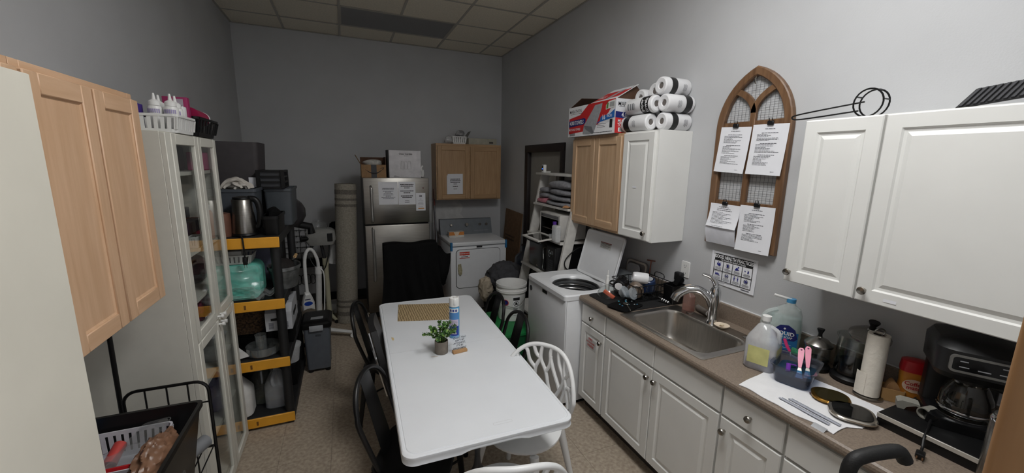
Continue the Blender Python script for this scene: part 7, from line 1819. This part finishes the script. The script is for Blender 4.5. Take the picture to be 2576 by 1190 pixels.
# grey storage bins
BG = M('bin_grey', (74, 79, 86), .5, noise=.05)
def bin_(name, label, x0, x1, y0, y1, z0, h, mat, taper=.9, lip=.008, cat='bin'):
    f = Fr(((x0+x1)/2, (y0+y1)/2, 0), (1, 0, 0), (0, 1, 0)); W, D = x1-x0, y1-y0; t = thing(name, label, cat, ((x0+x1)/2, (y0+y1)/2, z0))
    def lp(k, i=0): return rrect(W*k-2*i, D*k-2*i, .02, 3)
    g = G(); g.rings(f, [(lp(taper), z0), (lp(1-.02), z0+h-.02), (lp(1, -lip+.004), z0+h-.02), (lp(1, -lip+.004), z0+h), (lp(1-.02, .004), z0+h), (lp(taper, .004), z0+.004)], smooth=True); part('shell', g, mat, t)
    return t
bin_('storage_bin', 'grey plastic bin with a white towel on it behind the kettle', -.93, -.575, 3.22, 3.50, D3, .30, BG)
g = G().blob((-.70, 3.32, D3+.325), (.085, .055, .04), .1, 22, 14, seed=4)
def fold(x0, x1, zt, y, wd, ph):
    return lambda a, b: (x0+(x1-x0)*a+.008*math.sin(7*b+ph), y+wd*(b-.5)+.006*math.sin(9*a), D3+.306+zt*math.sin(PI*a)**.6*(1-.25*abs(b-.5))+.004*math.sin(12*a+ph))
g.surf(fold(-.785, -.625, .075, 3.305, .09, 0), 18, 6, .016); g.surf(fold(-.77, -.655, .045, 3.275, .07, 2), 16, 6, .014); g.surf(fold(-.70, -.60, .04, 3.30, .10, 4), 14, 6, .014)
solo('white_towel_roll', 'white towel bundled on the grey bin behind the kettle', 'towel', g, M('towel_white', (206, 200, 192), .95, noise=.04, bump=.6, bs=120))
solo('label_card', 'white printed card standing behind the towel on the bin', 'card', G().box(-.66, -.555, 3.505, 3.51, D3+.29, D3+.37), PAPER)
t = thing('tall_dark_bin', 'large dark grey fabric bin at the back of the top shelf', 'bin', (-.76, 3.72, D3))
f = Fr((-.80, 3.72, 0), (1, 0, 0), (0, 1, 0))
part('shell', G().rings(f, [(rrect(.36, .30, .03, 4), D3), (rrect(.42, .34, .035, 4), 2.0), (rrect(.41, .33, .03, 4), 2.0), (rrect(.35, .29, .03, 4), D3+.02)], smooth=True), M('bin_dark', (66, 62, 64), .7, noise=.06), t)
bin_('storage_bin', 'slate grey bin behind the black trays at the right of the top shelf', -.575, -.385, 3.50, 3.88, D3, .285, M('bin_slate', (70, 75, 80), .5))
t = thing('letter_tray', 'black three-slot letter tray on top of the slate bin', 'letter tray', (-.50, 3.62, D3+.287))
z0 = D3+.2875
for k in range(4): part('tray_level', G().box(-.605, -.425, 3.47, 3.72, z0+k*.041, z0+k*.041+.013), BLACK, t)
for x in (-.607, -.448):
    for y in (3.462, 3.69): part('upright', G().box(x, x+.026, y, y+.03, z0, z0+.137, .002, 1), BLACK, t)
for k in range(3): part('drawer', G().box(-.582, -.447, 3.485, 3.71, z0+.0135+k*.041, z0+.0405+k*.041), M('drawer_grey', (58, 60, 64), .45), t)
bin_('black_crate', 'open black crate right of the kettle on the top shelf', -.525, -.425, 3.04, 3.36, D3, .13, BLACK)
solo('black_bag_bundle', 'dark bundle lying in the open black crate', 'bundle', G().T and G() or G().blob((-.478, 3.21, D3+.13), (.038, .12, .045), .12, seed=9), MATTEBLK)
# second deck
t = thing('caddy_basket', 'small white slotted basket of white packets hung under the top shelf', 'basket', (-.70, 3.12, D2))
slot_basket(t, -.82, -.60, 3.03, 3.20, D2+.245, .06, M('basket_dull', (180, 180, 176), .5), n=(8, 4))
solo('packet_stack', 'stack of white packets in the small slotted basket', 'packets', G().box(-.78, -.66, 3.06, 3.17, D2+.252, D2+.33, .006), M('packet_white', (190, 190, 186), .7))
TEAL = M('teal_pad', (112, 206, 188), .8, noise=.1, ns=30, bump=.3)
t = thing('teal_roll', 'pack of teal pads in clear wrapping on the middle shelf', 'pack', (-.68, 3.14, D2))
part('pads', G().rings(Fr((-.675, 3.02, D2+.122), (1, 0, 0), (0, 0, 1)), [(rrect(.22, .235, .05, 5), .0), (rrect(.235, .24, .05, 5), -.06), (rrect(.235, .24, .05, 5), -.17), (rrect(.22, .235, .05, 5), -.20)], smooth=True), TEAL, t)
g = G()
for k in range(9): g.box(-.74, -.60, 3.008, 3.02, D2+.018+k*.009, D2+.024+k*.009, .001, 1)
part('pad_edges', g, TEAL, t)
WRAPM = GLASS('wrap_film', (.92, .96, .96), .9, .16, .12)
g = G(); g.surf(lambda a, b: (-.80+.25*a+.01*math.sin(17*b), 3.0-.012*math.sin(9*a+5*b)-.01*math.sin(23*b), D2+.005+.235*b), 16, 14, 0); part('wrap_front', g, WRAPM, t)
g = G(); g.surf(lambda a, b: (-.62+.14*a, 2.99-.02*math.sin(PI*a)-.012*math.sin(11*b+4*a), D2+.01+.03*a+.08*b*(1-.5*a)+.012*math.sin(13*a)), 14, 8, 0); part('wrap_tail', g, WRAPM, t)
solo('blue_grey_panel', 'blue-grey panel standing at the back of the middle shelf', 'panel', G().box(-.92, -.53, 3.50, 3.515, D2, D2+.36), M('panel_bluegrey', (104, 106, 124), .5))
t = thing('galvanised_tub', 'galvanised oval tub with a wooden handle on the middle shelf', 'tub', (-.475, 3.30, D2))
GAL = M('galvanised', (136, 138, 138), .4, .7, noise=.25, ns=25)
part('tub', G().lathe([(.11, D2), (.145, D2+.14), (.154, D2+.142), (.152, D2+.165), (.142, D2+.16), (.106, D2+.005), (0, D2+.004)], 28, (-.452, 3.30), cap=False, sx=.72, sy=.95), GAL, t)
part('handle_wire', G().tube(smoothline([(-.41, 3.36, D2+.15), (-.385, 3.365, D2+.20), (-.385, 3.455, D2+.20), (-.42, 3.44, D2+.15)], 5), .003, 6), STEEL, t)
part('wooden_grip', G().rod((-.385, 3.37, D2+.20), (-.385, 3.45, D2+.20), .012), M('grip_wood', (196, 160, 112), .6), t)
solo('dark_brown_wig', 'dark brown heap of hair lying in the galvanised tub', 'hair', G().blob((-.465, 3.30, D2+.15), (.075, .10, .06), .1, seed=2), M('hair_brown', (24, 17, 15), .8, noise=.4, ns=60))
solo('black_tool_case', 'black case standing behind the tub on the middle shelf', 'case', G().box(-.60, -.50, 3.66, 3.84, D2, D2+.30, .02), BLACK)
# third deck
WK = M('wicker', (92, 70, 50), .85, noise=.5, ns=70, bump=1, bs=110)
t = thing('wicker_basket', 'brown wicker basket on the third shelf', 'basket', (-.72, 3.3, D1))
f = Fr((-.765, 3.34, 0), (1, 0, 0), (0, 1, 0)); 
def lp(k): return rrect(.36*k, .36*k, .06, 5)
part('woven_body', G().rings(f, [(lp(.86), D1+.12), (lp(.9), D1+.13), (lp(1), D1+.30), (lp(.96), D1+.30), (lp(.84), D1+.14)], smooth=True), WK, t)
g = G()
for k in range(4): g.tube([(a-.765, b+3.34, D1+.145+k*.05) for a, b in rrect(.36*(.905+.03*k), .36*(.905+.03*k), .06, 5)], .006, 6, closed=True)
part('weave_band', g, WK, t)
part('wooden_block', G().box(-.90, -.63, 3.22, 3.48, D1, D1+.12, .004), MATTEBLK, t)
t = thing('wax_warmer', 'white double wax warmer with round wells at the right of the third shelf', 'wax warmer', (-.49, 3.3, D1))
wx_, wz_ = -.445, D1
part('body', G().prism(Fr((-.565, 0, 0), (0, 1, 0), (0, 0, 1)), [(3.06, D1+.17), (3.40, D1+.17), (3.40, D1+.345), (3.13, D1+.345), (3.06, D1+.30)], 0, .165), M('warmer_white', (176, 178, 182), .45), t)
for y in (3.20, 3.33): part('well', G().lathe([(.052, D1+.3455), (.052, D1+.352), (.045, D1+.352), (.04, D1+.349), (0, D1+.348)], 20, (-.482, y), cap=False), BLACK, t)
part('switch_slot', G().box(-.53, -.44, 3.0565, 3.06, D1+.245, D1+.262).box(-.4, -.397, 3.15, 3.30, D1+.24, D1+.27), BLACK, t)
g = G()
for k in range(6): g.box(-.545, -.515, 3.058, 3.0599, D1+.185+k*.008, D1+.189+k*.008); g.box(-.455, -.425, 3.058, 3.0599, D1+.185+k*.008, D1+.189+k*.008)
part('vent_slot', g, INK, t); part('stand', G().box(-.56, -.42, 3.22, 3.38, D1, D1+.17, .004), MATTEBLK, t)
t = thing('clear_turntable', 'clear acrylic round organiser with a centre cup on the third shelf', 'organiser', (-.58, 3.14, D1))
ACR = GLASS('acrylic_clear', (.88, .9, .9), 1.8, .03, .06)
part('tray', G().lathe([(.10, D1+.006), (.105, D1+.01), (.105, D1+.065), (.102, D1+.065), (.102, D1+.014), (0, D1+.012)], 32, (-.60, 3.10), cap=False), ACR, t)
part('centre_cup', G().lathe([(.035, D1+.014), (.038, D1+.14), (.036, D1+.14), (.033, D1+.018)], 20, (-.61, 3.105), cap=False), ACR, t)
g = G()
for k in range(5): a = 2*PI*k/5+.3; g.add([(-.60+.04*math.cos(a), 3.10+.04*math.sin(a), D1+.014), (-.60+.102*math.cos(a), 3.10+.102*math.sin(a), D1+.014), (-.60+.102*math.cos(a), 3.10+.102*math.sin(a), D1+.06), (-.60+.04*math.cos(a), 3.10+.04*math.sin(a), D1+.06)], [(0, 1, 2, 3)])
part('divider', g, ACR, t); part('foot_ring', G().cyl((-.60, 3.10), D1, D1+.006, .08), ACR, t)
solo('folded_white_carton', 'white pointed carton lying at the left of the third shelf', 'carton', G().add([(-.80, 3.02, D1), (-.665, 3.03, D1+.02), (-.80, 3.14, D1), (-.80, 3.02, D1+.10), (-.69, 3.03, D1+.045), (-.80, 3.14, D1+.10)], [(0, 2, 1), (3, 4, 5), (0, 1, 4, 3), (1, 2, 5, 4), (2, 0, 3, 5)]), WHITE)
bin_('storage_bin', 'dull dark bin at the back right of the third shelf', -.62, -.44, 3.50, 3.80, D1, .14, M('bin_dull', (80, 78, 76), .6))
# bottom deck
t = thing('gallon_jug', 'clear gallon jug half full of water on the bottom shelf', 'jug', (-.52, 3.12, D0))
t['cz'] = D0; b, f, z = jug(t, -.545, 3.135, .075, .30, GLASS('jug_clear', (.82, .84, .86), .9, .1, .22)); del t['cz']
part('water', G().rings(f, [(rrect(.134, .134, .04, 5), D0+.004), (rrect(.142, .142, .042, 5), D0+.10)], smooth=True), GLASS('water_grey', (.62, .64, .68), .5, .05, .2), t)
part('cap', G().cyl((-.545, 3.135), D0+.286, D0+.31, .021), M('cap_dull', (150, 150, 150), .5), t)
t = thing('glass_storage_jar', 'large dark glass jar with a white lid on the bottom shelf', 'jar', (-.66, 3.2, D0))
part('body', G().lathe([(.07, D0), (.078, D0+.01), (.078, D0+.22), (.06, D0+.25), (.06, D0+.265)], 24, (-.655, 3.22)), GLASS('jar_dark', (.36, .38, .34), 1.2, .03, .1), t)
part('lid', G().lathe([(.064, D0+.266), (.066, D0+.27), (.066, D0+.31), (.06, D0+.315), (0, D0+.315)], 24, (-.655, 3.22), cap=False), M('lid_white', (196, 194, 190), .5), t)
part('contents', G().cyl((-.655, 3.22), D0+.003, D0+.07, .07), M('jar_grains', (120, 122, 108), .8, noise=.2), t)
t = thing('bleach_jug', 'white opaque jug at the left of the bottom shelf', 'jug', (-.76, 3.08, D0))
t['cz'] = D0; jug(t, -.775, 3.09, .088, .31, M('jug_white', (206, 204, 200), .45)); del t['cz']; part('cap', G().cyl((-.775, 3.09), D0+.295, D0+.325, .025), M('cap_grey3', (120, 120, 124), .5), t)
t = thing('food_container', 'translucent plastic tub with lid at the back right of the bottom shelf', 'container', (-.50, 3.5, D0))
part('stack', G().box(-.58, -.44, 3.36, 3.64, D0, D0+.17, .006), MATTEBLK, t)
part('tub', G().lathe([(.065, D0+.17), (.08, D0+.29)], 24, (-.49, 3.46)), FROST, t); part('lid', G().lathe([(.086, D0+.29), (.088, D0+.31), (.07, D0+.315)], 24, (-.49, 3.46)), FROST, t)
solo('shelf_bottom_case', 'black case at the back of the bottom shelf', 'case', G().box(-.98, -.62, 3.45, 3.85, D0, D0+.28, .01), MATTEBLK)

# ================================================================== BLACK BIN CART AT THE LOWER LEFT
t = thing('wire_cart', 'black wire cart frame in front of the display cabinet', 'cart', (-.78, 1.75, 0))
def endframe(y):
    g = G(); x0, x1, z0, z1 = -.925, -.625, .12, .885
    g.tube([(a, y, b) for a, b in rrect(x1-x0, z1-z0, .05, 5, (x0+x1)/2, (z0+z1)/2)], .007, 8, closed=True)
    for k in range(1, 4): x = x0+k*(x1-x0)/4; g.rod((x, y, z0), (x, y, z1), .0035, n=6)
    for zz in (.78, .55, .35): g.rod((x0, y, zz), (x1, y, zz), .0035, n=6)
    return g
part('end_frame', endframe(2.05), BLACKM, t); part('end_frame', endframe(1.30), BLACKM, t)
for zz in (.18, .56):
    g = G()
    for k in range(9): x = -.92+k*.29/8; g.rod((x, 1.305, zz), (x, 2.045, zz), .003, n=6)
    for y in (1.31, 1.55, 1.80, 2.04): g.rod((-.925, y, zz), (-.625, y, zz), .005, n=6)
    part('wire_shelf', g, BLACKM, t)
for x in (-.90, -.65):
    for y in (1.32, 2.03): part('caster', G().rod((x-.012, y, .035), (x+.012, y, .035), .035, n=12).rod((x, y, .05), (x, y, .125), .01), BLACK, t)
solo('black_pole', 'thick black pole standing behind the wire cart by the display cabinet', 'pole', G().rod((-.965, 2.10, .0), (-.958, 2.11, 1.27), .009, n=12), BLACK)
t = bin_('black_bin', 'open black plastic bin on the wire cart at the lower left', -1.02, -.615, 1.32, 1.93, .567, .29, M('bin_black', (17, 17, 18), .35), taper=.82, cat='bin')
part('side_grip', G().fbox(FL(-.618, 1.56, .72), 0, .10, -.012, .012, 0, .012, .006), M('grip_clear', (70, 70, 66), .3), t)
t = thing('inner_basket', 'white slotted basket inside the black bin', 'basket', (-.87, 1.7, .70))
slot_basket(t, -.985, -.705, 1.62, 1.885, .70, .11, M('basket_white2', (206, 204, 210), .45), taper=.92, n=(11, 10))
part('support', G().box(-.93, -.75, 1.66, 1.84, .575, .699, .004), MATTEBLK, t)
BAGB = M('bag_brown', (150, 112, 88), .35, noise=.2, ns=10, bump=.5, bs=14)
solo('brown_bag', 'crumpled brown plastic bag in the black bin', 'bag', G().blob((-.70, 1.70, .775), (.055, .12, .065), .05, 60, 40, seed=21, cr=.2, cf=3.6), BAGB)
t = thing('candy_box', 'red printed carton in the front of the black bin', 'box', (-.82, 1.62, .70))
fk = Fr((-.905, 1.60, .70), (.99, .03, 0), (-.015, .5, .866))
part('carton', G().fbox(fk, 0, .175, 0, .115, -.05, 0, .002, 1), M('carton_red', (186, 26, 34), .4), t)
g = G(); g.poly(fk, [(a*1.3+.08, b+.05) for a, b in circ(.035, 20)]); part('brown_print', g, M('choc_brown', (70, 40, 34), .5), t)
g = G(); g.poly(fk.sub(.135, .085), circ(.014, 16)); g.poly(fk.sub(.03, .09), circ(.016, 16)); g.poly(fk.sub(.158, .10), [(-.015, -.006), (.015, -.006), (.015, .008), (-.015, .008)]); part('cream_print', g, M('print_cream', (230, 200, 150), .5), t)
t = thing('red_bottle', 'clear bag with a red bottle lying in the white basket', 'bag', (-.87, 1.6, .75))
part('red_bottle', G().tube([(-.855, 1.74, .762), (-.85, 1.82, .79)], [.022, .02], 14), M('bottle_red', (190, 70, 66), .4), t)
part('clear_bag', G().blob((-.82, 1.76, .755), (.10, .08, .035), .12, seed=17), GLASS('bag_clear', (.93, .94, .96), 1.0, .12, .12), t)
t = thing('clear_tray_lid', 'clear plastic tray lid standing across the basket in the black bin', 'lid', (-.80, 1.65, .72))
ftl = Fr((-.87, 1.68, .765), (.25, .9, .2), (.9, -.2, .2))
g = G(); g.tube([ftl.p(a, b) for a, b in rrect(.24, .11, .02, 4, .11, .06)], .0022, 6, closed=True); part('rim', g, CLEAR, t)
part('panel', G().prism(ftl, rrect(.23, .10, .02, 4, .11, .06), -.001, .001), CLEAR, t)
solo('blue_cup', 'blue cup at the left inside the black bin', 'cup', G().blob((-.965, 1.87, .83), (.02, .03, .03), .05, seed=1), M('cap_blue2', (24, 100, 160), .4))
solo('red_cup', 'red cup beside the white basket at the left of the black bin', 'cup', G().blob((-.925, 1.70, .80), (.018, .03, .028), .05, seed=2), M('cap_red', (190, 40, 44), .4))
solo('grey_tube_roll', 'grey roll lying low on the wire cart shelf', 'roll', G().rod((-.70, 1.93, .60), (-.65, 2.02, .605), .03, n=16), M('roll_grey', (120, 122, 126), .5))
solo('sheet_white', 'tall white panel leaning on the left wall behind the cart', 'panel', G().box(-1.098, -1.085, 1.5, 2.15, 0, 1.20, .002), M('panel_cool', (206, 210, 214), .6)) if 0 else None
